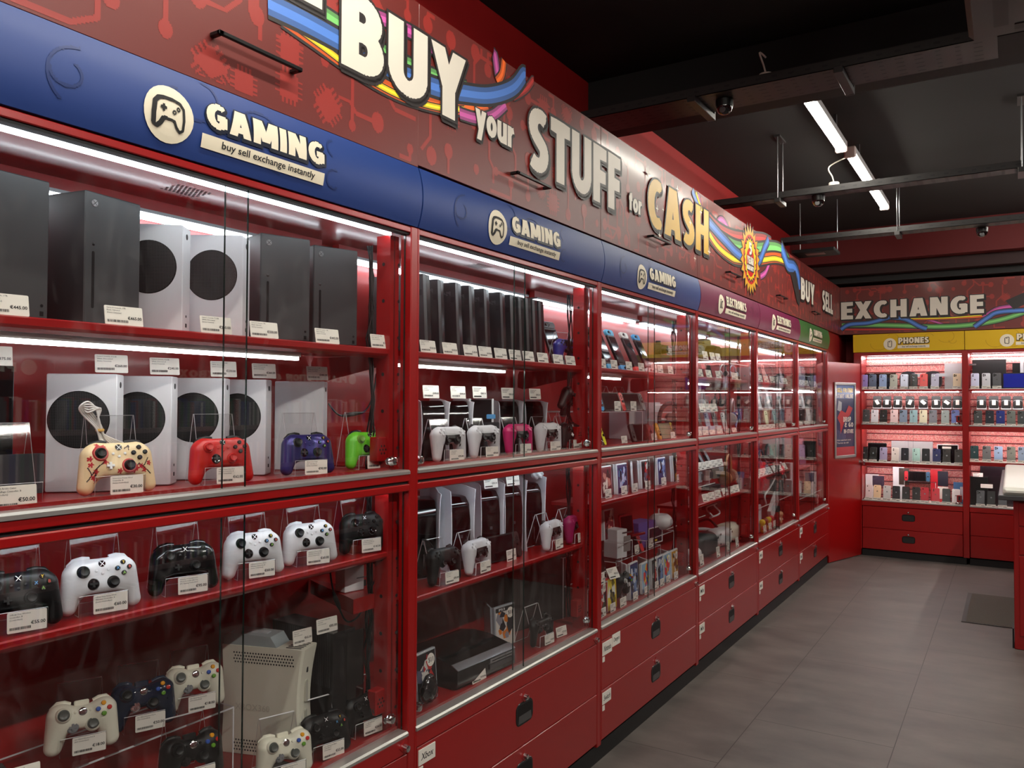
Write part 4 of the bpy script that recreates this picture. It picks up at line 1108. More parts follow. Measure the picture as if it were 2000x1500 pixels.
# ---------------------------------------------------------------- gamepads
def f_modern(X, Y, Z):
    c = d_rbox(X, Y, Z, (0, .001, .007), (.055, .018, .036), .018)
    c = smin(c, d_rbox(X, Y, Z, (0, .006, .030), (.052, .018, .016), .012), .012)
    for s in (-1, 1):
        c = smin(c, d_capsule(X, Y, Z, (s*.050, .002, .016), (s*.066, .012, -.048), .026, .0175, 1), .018)
    return c
def f_360(X, Y, Z):
    c = d_rbox(X, Y, Z, (0, .002, .010), (.056, .019, .026), .018)
    for s in (-1, 1):
        c = smin(c, d_capsule(X, Y, Z, (s*.046, 0, .018), (s*.060, .016, -.046), .029, .0195), .016)
    return c
def f_ds5(X, Y, Z):
    c = d_rbox(X, Y, Z, (0, 0, .016), (.056, .018, .030), .016)
    for s in (-1, 1):
        c = smin(c, d_capsule(X, Y, Z, (s*.052, 0, .014), (s*.062, .014, -.058), .0275, .0165), .015)
    return c
def f_ds3(X, Y, Z):
    c = d_rbox(X, Y, Z, (0, 0, .016), (.055, .014, .018), .012)
    for s in (-1, 1):
        c = smin(c, d_capsule(X, Y, Z, (s*.052, 0, .016), (s*.052, 0, .018), .026, .026, .7), .01)
        c = smin(c, d_capsule(X, Y, Z, (s*.055, 0, .010), (s*.064, .018, -.052), .019, .013), .012)
    return c
FN = {'series': f_modern, 'one': f_modern, '360': f_360, 'ds5': f_ds5, 'ds4': f_ds5, 'ds3': f_ds3}
_body = {}
def body_of(kind):
    if kind not in _body:
        f = FN[kind]; v, fc = snet(f, (-.1, -.045, -.085), (.1, .055, .062), (58, 28, 44)); _body[kind] = (v, fc)
    return _body[kind]
def decal(kind, m, mask, off=.0007, n=46, x0=-.09, x1=.09, z0=-.08, z1=.06, name='decal'):
    """a thin skin on the front of the body where mask(x, z) is true"""
    f = FN['series' if kind == 'one' else kind]; b = MB(); nx, nz = n, int(n*(z1-z0)/(x1-x0)); g = {}
    xs = [x0+(x1-x0)*i/nx for i in range(nx+1)]; zs = [z0+(z1-z0)*j/nz for j in range(nz+1)]
    for i in range(nx):
        for j in range(nz):
            if mask((xs[i]+xs[i+1])/2, (zs[j]+zs[j+1])/2):
                q = []
                for a, c in ((i, j), (i+1, j), (i+1, j+1), (i, j+1)):
                    if (a, c) not in g:
                        y = front_y(f, xs[a], zs[c]); g[(a, c)] = y
                    q.append((a, c))
                if all(g[p] < -.002 for p in q): b.add([(xs[a], g[(a, c)]-off, zs[c]) for a, c in q], [(0, 1, 2, 3)], m)
    return b
def blossom_mask(x, z):
    r = math.sin(x*310+2)*math.cos(z*260+1)+math.sin(x*120-z*190); return (r > 1.05) and (abs(x) > .028 or z < -.0)
def gamepad(kind, lab, loc, rz, body, stick=None, dpad=None, btn='dark', tilt=.3, cat='gamepad', group='gamepads in the cabinets', extra=None, lean=0.0, bumper=None):
    f = FN[kind]; sticks = stick or BLACK; dp = dpad or BLACK
    t = thing('gamepad', lab, cat, loc, rz, tilt, group, lean)
    v, fc = body_of(kind); MB().add(v, fc, body).build('body', t, True)
    Y = lambda x, z: front_y(f, x, z)
    def stickb(x, z, r=.0098, ring=None):
        y = Y(x, z); MB().lathe((x, y, z), [(-.0115, .002), (-.0115, r-.003), (-.0125, r-.0012), (-.011, r), (-.008, r-.0005), (-.006, r*.62), (-.0034, r*.66), (-.0036, r*1.18), (-.0022, r*1.32), (.004, r*1.4)], sticks, 'y', 20).build('thumbstick', t, True)
        if ring: MB().lathe((x, y-.0005, z), [(-.0022, r*1.25), (-.0022, r*1.5), (.002, r*1.75)], ring, 'y', 20).build('stick_ring', t, True)
    def plus(x, z, s, m, disc=None):
        y = Y(x, z); b = MB()
        if disc: b.lathe((x, y, z), [(-.003, s*.4), (-.0034, s*1.25), (-.0015, s*1.5), (.003, s*1.55)], disc, 'y', 22)
        b.box(x-s, x+s, y-.0062, y+.002, z-s*.34, z+s*.34, m, ch=.0008).box(x-s*.34, x+s*.34, y-.0063, y+.002, z-s, z+s, m, ch=.0008); b.build('d_pad', t)
    def buttons(x, z, d, r, cols, letters=None, lift=.0045):
        for i, (dx, dz) in enumerate(((0, 1), (1, 0), (0, -1), (-1, 0))):
            bx, bz = x+dx*d, z+dz*d; y = Y(bx, bz); c = cols[i]
            b = MB().lathe((bx, y, bz), [(-lift, r*.3), (-lift+.0004, r*.8), (-lift+.0018, r), (.002, r)], c, 'y', 14)
            if letters:
                vv, ff = text2d('YBAX'[i], .03, 2); a0, a1, a2, a3 = bounds(vv); k = r*1.15/(a3-a2); b.flat([(bx+(p[0]-(a0+a1)/2)*k, bz+(p[1]-(a2+a3)/2)*k) for p in vv], ff, letters[i], y-lift-.0003)
            b.build('action_button', t, True)
    LET = [colour((222, 186, 60)), colour((206, 74, 62)), colour((124, 178, 70)), colour((80, 150, 205))]
    if kind in ('series', 'one'):
        L, RS = (-.0405, .019), (.0205, -.0085)
        stickb(*L, ring=extra == 'ring' and colour((190, 60, 60)) or None); stickb(*RS, ring=extra == 'ring' and colour((190, 60, 60)) or None)
        plus(-.0205, -.0085, .0082, dp, None if extra == 'ring' else (GLOSSB if kind == 'series' else None))
        if btn == 'flat':
            for i, (dx, dz) in enumerate(((0, 1), (1, 0), (0, -1), (-1, 0))):
                bx, bz = .0415+dx*.0118, .019+dz*.0118; y = Y(bx, bz); vv, ff = text2d('YBAX'[i], .02, 2); b = MB().lathe((bx, y, bz), [(-.003, .0045), (0, .0052)], BLACK, 'y', 12)
                b.flat([(bx+(p[0]-.33)*.009, bz+(p[1]-.35)*.009) for p in vv], ff, LET[i], y-.0033); b.build('action_button', t, True)
        else: buttons(.0415, .019, .0118, .0052, [BLACK]*4, LET if btn == 'letters' else None)
        y = Y(0, .033); b = MB().lathe((0, y, .033), [(-.0022, .002), (-.0022, .0068), (.002, .0078)], GLOSSB if body != BLACKM else BLACK, 'y', 20)
        for s in (-1, 1): b.add([(-.0048*s-.001, y-.0026, .0382), (-.0048*s+.001, y-.0026, .0382), (.0042*s+.001, y-.0026, .0282), (.0042*s-.001, y-.0026, .0282)], [(0, 1, 2, 3)] if s > 0 else [(0, 1, 2, 3)], WHITE)
        b.build('guide_button', t, True)
        small = body if extra != 'ring' else WHITE
        for x, z in ((-.0125, .019), (.0125, .019), (0, .0125)):
            y = Y(x, z); MB().lathe((x, y, z), [(-.0022, .0018), (-.0016, .0030), (.001, .0032)], small, 'y', 12).build('menu_button', t, True)
        for s in (-1, 1):
            bm = bumper or body
            MB().tube([(s*.02, .002, .0475), (s*.034, .001, .0485), (s*.05, .0025, .0455), (s*.062, .009, .037)], [.006, .0075, .0078, .005], bm, 10).build('bumper', t, True)
    elif kind == '360':
        ring = body
        for x, z in ((-.041, .020), (.021, -.008)):
            y = Y(x, z); MB().lathe((x, y, z), [(-.003, .0122), (-.0035, .0135), (0, .0165), (.004, .018)], ring, 'y', 22).build('stick_ring', t, True); stickb(x, z, .0105)
        plus(-.021, -.010, .0085, dp, dp)
        buttons(.043, .021, .0118, .0054, [colour((232, 160, 30), .25), colour((190, 40, 34), .25), colour((96, 150, 44), .25), colour((46, 84, 170), .25)], lift=.0052)
        y = Y(0, .022); MB().lathe((0, y, .022), [(-.0032, .001), (-.0032, .0075), (-.002, .0092), (.002, .0098)], CHROME, 'y', 22).build('guide_button', t, True)
        for x in (-.0165, .0165): y = Y(x, .022); MB().lathe((x, y, .022), [(-.0028, .0022), (.001, .0034)], body, 'y', 12).build('menu_button', t, True)
        for s in (-1, 1): MB().tube([(s*.024, .004, .042), (s*.036, .002, .046), (s*.05, .004, .046), (s*.064, .012, .036)], [.0055, .007, .0075, .005], bumper or body, 10).build('bumper', t, True)
        MB().slab(-.016, .016, .002, .014, .034, .048, .004, body, .002).build('cable_plate', t)
    else:
        if kind == 'ds5':
            def mk(x, z): return abs(x) < .030+max(0, -z)*.28 and z < .012 and z > -.040+abs(x)*.1 or (abs(x) > .027 and abs(x) < .036+(0.012-z)*.16 and z < .012 and z > -.07)
            decal(kind, extra or BLACK, mk, .0008).build('centre_panel', t, True)
            decal(kind, body, lambda x, z: abs(x) < .027-(.042-z)*.12 and .016 < z < .042, .0016).build('touchpad', t, True)
            st, bt = (-.024, .024), body
        elif kind == 'ds4':
            decal(kind, BLACK, lambda x, z: abs(x) < .026 and .008 < z < .042, .0014).build('touchpad', t, True); st, bt = (-.024, .024), BLACK
        else: st, bt = (-.024, .024), BLACK
        for x in st:
            z = -.008 if kind != 'ds3' else -.006
            y = Y(x, z); MB().lathe((x, y, z), [(-.002, .011), (-.003, .012), (.002, .0145)], BLACK, 'y', 20).build('stick_ring', t, True); stickb(x, z)
        x, z = -.05, .021; b = MB()
        for dx, dz in ((0, 1), (1, 0), (0, -1), (-1, 0)):
            bx, bz = x+dx*.0095, z+dz*.0095; y = Y(bx, bz); b.slab(bx-.0038, bx+.0038, y-.0035, y+.002, bz-.0038, bz+.0038, .0015, bt, .0006, seg=2)
        b.build('d_pad', t)
        buttons(.05, .021, .0105, .0046, [bt]*4, lift=.0035)
        for s in (-1, 1): MB().tube([(s*.036, .006, .045), (s*.05, .004, .047), (s*.062, .008, .041)], [.006, .0075, .0055], BLACK, 10).build('bumper', t, True)
        if kind == 'ds3':
            for x in (-.010, .010): y = Y(x, .008); MB().box(x-.005, x+.005, y-.002, y+.001, .006, .010, GREY, ch=.0006).build('menu_button', t)
    return t
def pad_on_easel(desc, kind, px, z, X, rot, body, price, lines=None, cardrot=0.0, w_=.1, h_=.178, card_=True, ez=.0, **k):
    """an easel, the gamepad leaning on it and the price card in its lip, all standing where column px crosses the shelf"""
    yw = ycol(px, X, z+.06); rz = LEFT+A(rot)
    fx, fy = math.cos(A(rot)), math.sin(A(rot))     # facing direction
    n = Vector((fx, fy, 0))
    E0 = Vector((X, yw, z)) - n*.0
    easel('clear stand behind the '+desc, tuple(E0+Vector((0, 0, .0005))), rz, w_, h_, lip=.046)
    hl = {'series': .0665, 'one': .0665, '360': .067, 'ds5': .0755, 'ds4': .0755, 'ds3': .067}[kind]
    tl = k.pop('tilt', .30)
    P = E0 + n*.036 + Vector((0, 0, hl*math.cos(tl)+.008+ez))
    gamepad(kind, desc, tuple(P), rz, body, tilt=tl, **k)
    if card_:
        C = E0 + n*.0668 + Vector((0, 0, .006)) + Vector((-fy, fx, 0))*.012
        card('price card before the '+desc, price, tuple(C), rz+cardrot, lines or ('Official Series', 'Wireless Controller, B', '(Controllers)'), .07, .04, 2, 0.05)
# ---------------------------------------------------------------- consoles
def tower_console(lab, loc, rz, group='black tower consoles'):
    t = thing('tower_console', lab, 'game console', loc, rz, group=group); s = .0755
    sp = mat('console_charcoal', (44, 46, 48), .55, bump=.06, bscale=900)
    b = MB().slab(-s, s, -s, s, .006, .301, .004, sp, .0025); b.cyl((0, 0, 0), .06, .007, BLACK, 'z', 24); b.build('body', t, 30)
    b = MB()
    for i in range(11):
        for j in range(11):
            if (i-5)**2+(j-5)**2 < 30: b.disc(((i-5)*.0125, (j-5)*.0125, .3014), .0045, INK, 'z', 8)
    b.build('top_vent', t)
    b = MB().lathe((-s+.024, -s, .276), [(-.0012, .003), (-.0012, .0078), (0, .0085)], STEEL, 'y', 18)
    for q in (-1, 1): b.add([(-s+.024-.005*q-.001, -s-.0016, .281), (-s+.024-.005*q+.001, -s-.0016, .281), (-s+.024+.005*q+.001, -s-.0016, .271), (-s+.024+.005*q-.001, -s-.0016, .271)], [(0, 1, 2, 3)], INK)
    b.build('power_button', t, True)
    MB().slab(-s+.0185, -s+.0255, -s-.0006, -s+.001, .04, .168, .0034, HOLE2, .0003).build('disc_slot', t)
    MB().lathe((-s+.022, -s, .184), [(-.0012, .002), (0, .0042)], BLACK, 'y', 12).build('eject_button', t, True)
    MB().disc((s-.014, -s-.0005, .034), .0035, HOLE2, 'y', 12).box(s-.018, s-.010, -s-.0006, -s, .012, .022, HOLE2).build('port', t)
    return done(t)
HOLE2 = mat('slot_black', (5, 5, 6), .6, spec=.2)
def vent_console(lab, loc, rz, vent=True, group='white round-vented consoles'):
    """white console standing on end: broad side with the round vent to the front, narrow face at +x"""
    t = thing('vent_console', lab, 'game console', loc, rz, group=group); s = .0755; h = .0325
    wm = mat('console_white', (214, 216, 220), .38)
    MB().slab(-s, s, -h, h, 0, .275, .004, wm, .0015).build('body', t, 30)
    if vent:
        b = MB().lathe((-.006, -h, .168), [(-.0016, .001), (-.0016, .0655), (-.0004, .067), (0, .0672)], HOLE2, 'y', 48)
        gm = mat('vent_grid', (44, 44, 46), .5)
        for i in range(-17, 18):
            x = i*.0037; q = math.sqrt(max(0, .0648**2-x*x))
            if q > .003:
                b.add([(-.006+x-.0005, -h-.0021, .168-q), (-.006+x+.0005, -h-.0021, .168-q), (-.006+x+.0005, -h-.0021, .168+q), (-.006+x-.0005, -h-.0021, .168+q)], [(0, 1, 2, 3)], gm)
                b.add([(-.006-q, -h-.0023, .168+x-.0005), (-.006+q, -h-.0023, .168+x-.0005), (-.006+q, -h-.0023, .168+x+.0005), (-.006-q, -h-.0023, .168+x+.0005)], [(0, 1, 2, 3)], gm)
        b.build('vent', t)
    MB().lathe((s, 0, .25), [(0, .0075), (.001, .007), (.001, .002)], INK, 'x', 16).build('power_button', t, True)
    MB().slab(-.005, .005, -.001, .001, 0, .010, .002, HOLE2, .0003, M=Matrix.Translation((s, 0, .02)) @ Matrix.Rotation(PI/2, 4, 'Z')).build('usb_port', t)
    MB().lathe((s, 0, .048), [(0, .0035), (.0008, .0033)], INK, 'x', 12).build('pair_button', t, True)
    return done(t)
def slab_console(lab, loc, rz, hgt=.28, w_=.05, dep=.235, group='slim dark consoles standing on edge'):
    """slim dark console standing on its side: two stacked shells with a dark gap"""
    t = thing('slim_console', lab, 'game console', loc, rz, group=group)
    sp = mat('slim_charcoal', (40, 40, 42), .4)
    MB().sweep([(0, .0), (.012, hgt), (dep, hgt), (dep-.012, 0)], -w_/2, -w_*.08, sp).build('upper_shell', t)
    MB().sweep([(.002, .0), (.014, hgt), (dep, hgt), (dep-.012, 0)], w_*.02, w_/2, mat('slim_gloss', (26, 26, 28), .16)).build('lower_shell', t)
    MB().box(-w_*.08, w_*.02, .016, dep-.016, .002, hgt-.002, HOLE2).build('gap', t)
    v, f = text2d('PS4', .01, 2); b = MB(); b.add([(-w_/2-.0006, .03+x*.022, hgt-.05+z*.022) for x, z in v], f, mat('logo_grey', (90, 90, 94), .4)); b.box(-w_/2-.0004, -w_/2, .015, .03, hgt-.075, hgt-.055, INK); b.build('logo', t)
    return done(t)
def fin_console(lab, loc, rz, h=.225, dep=.25, w_=.105, curl=.0, group='tall white-finned consoles', fade=1.0):
    """white side fins curling around a glossy black centre"""
    t = thing('finned_console', lab, 'game console', loc, rz, group=group)
    wm = mat('fin_white', (220, 222, 228), .35)
    n = 10; prof = []
    for i in range(n+1):
        a = i/n; prof.append((.01+.02*(a-.5)**2*4*.4, h*a*.96))
    pts = [(y, z) for y, z in prof]+[(dep, h*.96), (dep, 0)]
    MB().sweep([(.012, .0), (.004, h*.3), (.004, h*.65), (.012, h*.86), (.034, h*.95), (.06, h*.965), (dep-.02, h*.965), (dep-.02, 0)], -w_*.40, w_*.40, GLOSSB).build('centre_core', t, 50)
    for s in (-1, 1):
        b = MB(); cols = 9; rows = 10; vs = []; fs = []
        for side in (0, 1):
            for i in range(rows+1):
                z = h*1.0*i/rows+curl*(i/rows)**3
                for j in range(cols+1):
                    y = -.007+(dep+.007)*j/cols; u = i/rows
                    q = w_*.40+.002+.007*(abs(2*u-1)**2.2)*(1-.4*j/cols)+(.006 if j == 0 else 0)+side*.0035
                    zz = z*(1-.06*(1-j/cols)**3*(u > .95))
                    vs.append((s*q, y, zz))
        W_ = cols+1; K = (rows+1)*W_
        for i in range(rows):
            for j in range(cols):
                a = i*W_+j; fs += [(a, a+1, a+W_+1, a+W_), (K+a, K+a+W_, K+a+W_+1, K+a+1)]
        for i in range(rows):
            for j in (0, cols): a = i*W_+j; fs.append((a, a+W_, K+a+W_, K+a))
        for j in range(cols):
            for i in (0, rows): a = i*W_+j; fs.append((a, a+1, K+a+1, K+a))
        b.add(vs, fs, wm); b.build('side_fin', t, 50)
    MB().box(-.002, .002, -.0, .003, h*.12, h*.3, STEEL).box(-.006, .006, .001, .004, h*.42, h*.46, mat('usb_grey', (60, 60, 64), .4)).build('front_port', t)
    return done(t)
# ---------------------------------------------------------------- phones, tablets, boxes, cases
_ph = {}
def phone(lab, colr, loc, rz, tilt=.2, style=0, w_=.074, h_=.150, group='smartphones on stands', name='smartphone', front=False):
    k = (colr, style, w_, h_, front)
    if k in _ph: return dup(_ph[k], lab, loc, rz, tilt, group)
    t = thing(name, lab, 'smartphone', loc, rz, tilt, group)
    m = colour(colr, .22)
    MB().slab(-w_/2, w_/2, 0, .008, 0, h_, .011, m, .0022, seg=4, face=SCREEN if front else None).build('body', t, 40)
    if not front:
        x = -w_/2+.02; z = h_-.021
        dk = colour(shade(colr, .8), .3); b = MB()
        if style == 1: b.slab(x-.015, x+.015, -.002, .001, z-.015, z+.015, .007, dk, .0006)
        b.slab(x-.001, x+.0, -.0011, .0, z, z+.001, .0004, dk, .0002)
        b.build('camera_bump', t)
        for dx, dz in ((-.006, .007), (-.006, -.008), (.008, 0)) if style == 1 else (((0, .006), (0, -.009)) if style == 2 else ((.0, .004),)):
            MB().lathe((x+dx, -.001, z+dz), [(-.0025, .001), (-.0025, .0052), (.001, .0058)], GLOSSB, 'y', 14).build('lens', t, True)
        MB().disc((0, -.0007, h_*.55), .0075, colour(shade(colr, .55) if sum(colr) > 250 else (120, 120, 124), .3), 'y', 14).build('logo', t)
    _ph[k] = done(t); return t
_ps = {}
def phone_stand(lab, loc, rz, w_=.078, group='clear phone stands with white labels'):
    if w_ in _ps: return dup(_ps[w_], lab, loc, rz, group=group)
    t = thing('phone_stand', lab, 'phone stand', loc, rz, group=group)
    MB().sheet([(-.02, .028), (-.019, .002), (.0, .002), (.032, .11), (.055, .002)], .002, -w_/2, w_/2, ACR, ACR_E).build('easel', t)
    b = MB().box(-w_/2, w_/2, -.0212, -.0202, .003, .027, CARD)
    for z, q, h in ((.019, .5, .0025), (.0145, .4, .0025)): b.box(-w_*.44, -w_*.44+w_*q, -.0216, -.0212, z, z+h, mat('ink_soft', (96, 94, 92), .6))
    b.box(w_*.08, w_*.42, -.0216, -.0212, .008, .013, INK); b.build('price_label', t)
    _ps[w_] = done(t); return t
def game_case(lab, loc, rz, cover, spine=WHITE, w_=.125, h_=.16, open_=0.0, tilt=.05, badge=False, seed=1, group='game cases', band=None):
    t = thing('game_case', lab, 'game case', loc, rz, tilt, group)
    MB().slab(-w_/2, w_/2, 0, .012, 0, h_, .004, spine, .001).build('case', t)
    b = MB(); r = random.Random(seed); x0, x1, z0, z1 = -w_/2+.008, w_/2-.004, .004, h_-.006
    b.add([(x0, -.0004, z0), (x1, -.0004, z0), (x1, -.0004, z1), (x0, -.0004, z1)], [(0, 1, 2, 3)], colour(cover[0], .25))
    for i in range(16):         # abstract cover art
        c = cover[1+i % (len(cover)-1)]; cx = r.uniform(x0+.02, x1-.02); cz = r.uniform(z0+.04, z1-.02); n = r.randint(3, 6); rr = r.uniform(.008, .026); a0 = r.uniform(0, 6)
        P = [(min(x1, max(x0, cx+rr*r.uniform(.5, 1.3)*math.cos(a0+6.283*k/n))), min(z1, max(z0, cz+rr*r.uniform(.6, 1.8)*math.sin(a0+6.283*k/n)))) for k in range(n)]
        b.add([(x, -.0006-.00006*i, z) for x, z in P], [tuple(range(n))], colour(c, .25))
    if band: b.add([(x0, -.0018, z1-.018), (x1, -.0018, z1-.018), (x1, -.0018, z1), (x0, -.0018, z1)], [(0, 1, 2, 3)], INK); v, f = fit(band, x0+.02, x0+.06, z1-.014, z1-.004, .02); b.flat(v, f, WHITE, -.002)
    if badge: b.disc((x1-.028, -.0019, z1-.03), .022, CARD, 'y', 20); v, f = fit('511', x1-.042, x1-.014, z1-.038, z1-.022, .03); b.flat(v, f, INK, -.0021)
    b.build('cover', t)
    if open_:
        MB().slab(0, w_, 0, .008, 0, h_, .004, spine, .001, M=Matrix.Translation((-w_/2, .012, 0)) @ Matrix.Rotation(open_, 4, 'Z')).build('back_cover', t)
    return done(t)
def box_item(name, lab, cat, loc, rz, dims, m, face=None, tilt=0.0, parts=(), group=None, r=.003):
    """carton or slab with printed details: parts = [(x0,x1,z0,z1,material,name)] on the front"""
    w_, d_, h_ = dims; t = thing(name, lab, cat, loc, rz, tilt, group)
    MB().slab(-w_/2, w_/2, 0, d_, 0, h_, r, m, min(.0015, r*.6), face=face).build('body', t)
    for i, (x0, x1, z0, z1, mm, nm) in enumerate(parts): MB().slab(x0*w_, x1*w_, -.0008-.0002*i, .0, z0*h_, z1*h_, min(.004, abs(x1-x0)*w_*.2), mm, .0002, seg=2).build(nm, t)
    return done(t)
def tablet(lab, loc, rz, w_=.17, h_=.24, m=None, tilt=.3, face=None, group=None):
    t = thing('tablet', lab, 'tablet', loc, rz, tilt, group); m = m or WHITE
    MB().slab(-w_/2, w_/2, 0, .008, 0, h_, .012, m, .002).build('body', t, 40)
    MB().slab(-w_/2+.008, w_/2-.008, -.0006, .0, .01, h_-.01, .003, face or SCREEN, .0002).build('screen', t)
    return done(t)
def handheld(lab, loc, rz, cl, cr, screen=None, tilt=.3, upright=False, group='handheld consoles'):
    """tablet-like console with two side grips; upright turns it on end"""
    base = Matrix.Rotation(PI/2, 4, 'Y') if upright else Matrix.Identity(4)
    t = thing('handheld_console', lab, 'handheld console', loc, rz, tilt, group)
    off = Matrix.Translation((0, 0, .12)) if upright else Matrix.Translation((0, 0, .051))
    M = off @ base
    MB().slab(-.087, .087, 0, .013, -.051, .051, .003, BLACK, .001, M=M).build('body', t)
    MB().slab(-.078, .078, -.0008, .0, -.045, .045, .002, screen or SCREEN, .0002, M=M).build('screen', t)
    for s, c in ((-1, cl), (1, cr)):
        m = colour(c, .35); b = MB(); x0, x1 = (-.122, -.087) if s < 0 else (.087, .122)
        b.slab(x0, x1, -.001, .014, -.051, .051, .014, m, .002, M=M); b.build('grip_controller', t, 40)
        xm = (x0+x1)/2; b = MB().lathe((xm, -.001, .022*(-s)*-1 if s < 0 else .0), [(-.007, .002), (-.007, .008), (0, .006)], BLACK, 'y', 14, M=M); b.build('thumbstick', t, True)
        b = MB()
        for dx, dz in ((0, 1), (1, 0), (0, -1), (-1, 0)): b.lathe((xm+dx*.008, -.001, (-.004 if s < 0 else .026)+dz*.008), [(-.002, .003), (0, .0034)], BLACK, 'y', 10, M=M)
        b.build('button_set', t)
    return done(t)
def headphones(lab, loc, rz, m, pad=None, s=1.0, stand=True, group='headphones'):
    t = thing('headphones', lab, 'headphones', loc, rz, 0, group); R_ = .082*s
    pts = [(R_*math.cos(a), 0, .1*s+R_*1.1*math.sin(a)) for a in np.linspace(0, PI, 17)]
    MB().tube([(x, .0, z) for x, y, z in pts], [.006*s+.004*s*math.sin(PI*i/16) for i in range(17)], m, 10).build('headband', t, True)
    for q in (-1, 1):
        M = Matrix.Translation((q*R_, 0, .075*s)) @ Matrix.Rotation(q*.15, 4, 'Y')
        MB().lathe((0, 0, 0), [(-.012*s, .02*s), (-.016*s, .03*s), (.0, .038*s), (.014*s, .036*s), (.02*s, .022*s)] if q > 0 else [(-.02*s, .022*s), (-.014*s, .036*s), (0, .038*s), (.016*s, .03*s), (.012*s, .02*s)], m, 'x', 20, M=M).build('ear_cup', t, True)
        MB().lathe((0, 0, 0), [(-q*.017*s, .033*s), (-q*.022*s, .028*s)], pad or BLACK, 'x', 20, M=M).build('ear_pad', t, True)
    if stand: MB().sheet([(.01, .0), (.012, .19*s)], .003, -.03, .03, ACR, ACR_E).sheet([(-.05, .001), (.05, .001)], .003, -.04, .04, ACR, ACR_E).build('stand_plate', t)
    return done(t)
def headset(lab, loc, rz, m, s=1.0, strap=True, group='virtual reality headsets', tilt=0.0):
    t = thing('vr_headset', lab, 'VR headset', loc, rz, tilt, group)
    f = lambda X, Y, Z: d_rbox(X, Y+.0*X, Z, (0, .04*s, .05*s), (.088*s, .042*s, .048*s), .034*s)+.25*np.maximum(0, Y*0-.0)
    v, fc = snet(f, (-.1*s, -.012*s, -.008*s), (.1*s, .095*s, .108*s), (30, 20, 22)); MB().add(v, fc, m).build('visor', t, True)
    for x, z in ((-.062, .075), (.062, .075), (-.062, .025), (.062, .025)): MB().disc((x*s, -.0035*s, z*s), .006*s, INK, 'y', 12).build('camera', t)
    MB().slab(-.06*s, .06*s, .08*s, .088*s, .015*s, .085*s, .02*s, BLACK, .003).build('face_pad', t)
    if strap:
        for q in (-1, 1): MB().tube(smooth3([(q*.084*s, .04*s, .055*s), (q*.09*s, .09*s, .062*s), (q*.07*s, .16*s, .07*s), (q*.02*s, .2*s, .07*s)], 4), .009*s, m, 8).build('side_strap', t, True)
        MB().tube(smooth3([(0, .05*s, .098*s), (0, .1*s, .135*s), (0, .17*s, .11*s), (0, .2*s, .07*s)], 4), .007*s, BLACK, 8).build('top_strap', t, True)
    return done(t)
def riser(lab, loc, rz, w_, d_, h_, group='clear acrylic risers'):
    t = thing('acrylic_riser', lab, 'riser', loc, rz, group=group)
    MB().sheet([(0, h_), (d_, h_)], .004, 0, w_, ACR, ACR_E).add([(0, 0, h_-.0005), (w_, 0, h_-.0005), (w_, 0, h_+.004), (0, 0, h_+.004)], [(0, 1, 2, 3)], ACR_E).build('top_plate', t)
    for x in (.0, w_-.004): MB().box(x, x+.004, 0, d_, 0, h_, ACR).box(x, x+.004, -.0008, 0, 0, h_, ACR_E).build('side_plate', t)
    return t
# ================================================================ first cabinet
GA, GB = 1.4165, .6135
def L(px, X, z, dz=.1): return (X, ycol(px, X, z+dz), z+.0004)
def Ld(px, X, z, d, dz=.1):          # same, pushed d further from the glass
    return (X-d, ycol(px, X, z+dz), z+.0004)
def two(name): return name
tower_console('black tower console standing first on the top shelf, at the photo edge', (-.215, .855, 1.7955), LEFT+A(4))
n = A(9); tower_console('black tower console with lit round button, before two white consoles', (-.15-.0755*math.cos(n), 1.084-.0755*math.sin(n), 1.7955), LEFT+n)
tower_console('black tower console beside the upper white consoles, past the glass joint', (-.215, ycol(560, -.16, 1.9)-.0, 1.7955), LEFT+A(-16))
tower_console('black tower console last on the top shelf of its cabinet', (-.215, ycol(657, -.16, 1.9), 1.7955), LEFT+A(-16))
vent_console('white round-vented console half hidden behind the black tower console', L(303, -.24, 1.795), LEFT+A(-52))
vent_console('white round-vented console standing in full view on the top shelf', L(425, -.215, 1.795), LEFT+A(-56))
names = ['first', 'second', 'third', 'fourth']
for i, (px, a, X) in enumerate(((166, -45, -.27), (279, -48, -.29), (387, -51, -.30), (473, -55, -.31))):
    vent_console('white round-vented console, %s in the row behind the gamepads' % names[i], L(px, X, GA), LEFT+A(a))
vent_console('plain white console with no vent behind the purple gamepad', L(588, -.31, GA), LEFT+A(-55), vent=False)
box_item('boxed_console', 'large black console standing behind the fifty euro card, at the photo edge', 'game console', (-.2, .79, GA), LEFT+A(-10), (.2, .06, .285), GLOSSB, parts=((.2, .8, .05, .35, mat('case_grey', (50, 52, 56), .3), 'front_panel'),))
CL = {'x': ('Series X Console, 1TB,', 'Black, Unboxed', '(Series Consoles)'), 's': ('Series S Console, 512GB,', 'White, Discounted', '(Series Consoles)')}
for px, pr, nm, l in ((12, '€445.00', 'below the first black tower console', 'x'), (244, '€465.00', 'below the black tower console with lit button', 'x'), (424, '€240.00', 'below the upper white console in full view', 's'),
                      (518, '€330.00', 'below the third black tower console', 'x'), (641, '€445.00', 'below the fourth black tower console', 'x'), (746, '€455.00', 'at the end of the top shelf by the cables', 'x')):
    card('price card on the shelf edge '+nm, pr, L(px, -.062, 1.795, .02), LEFT+A(-6), CL[l], .085, .043, 2, .18, 'price cards on the top shelf')
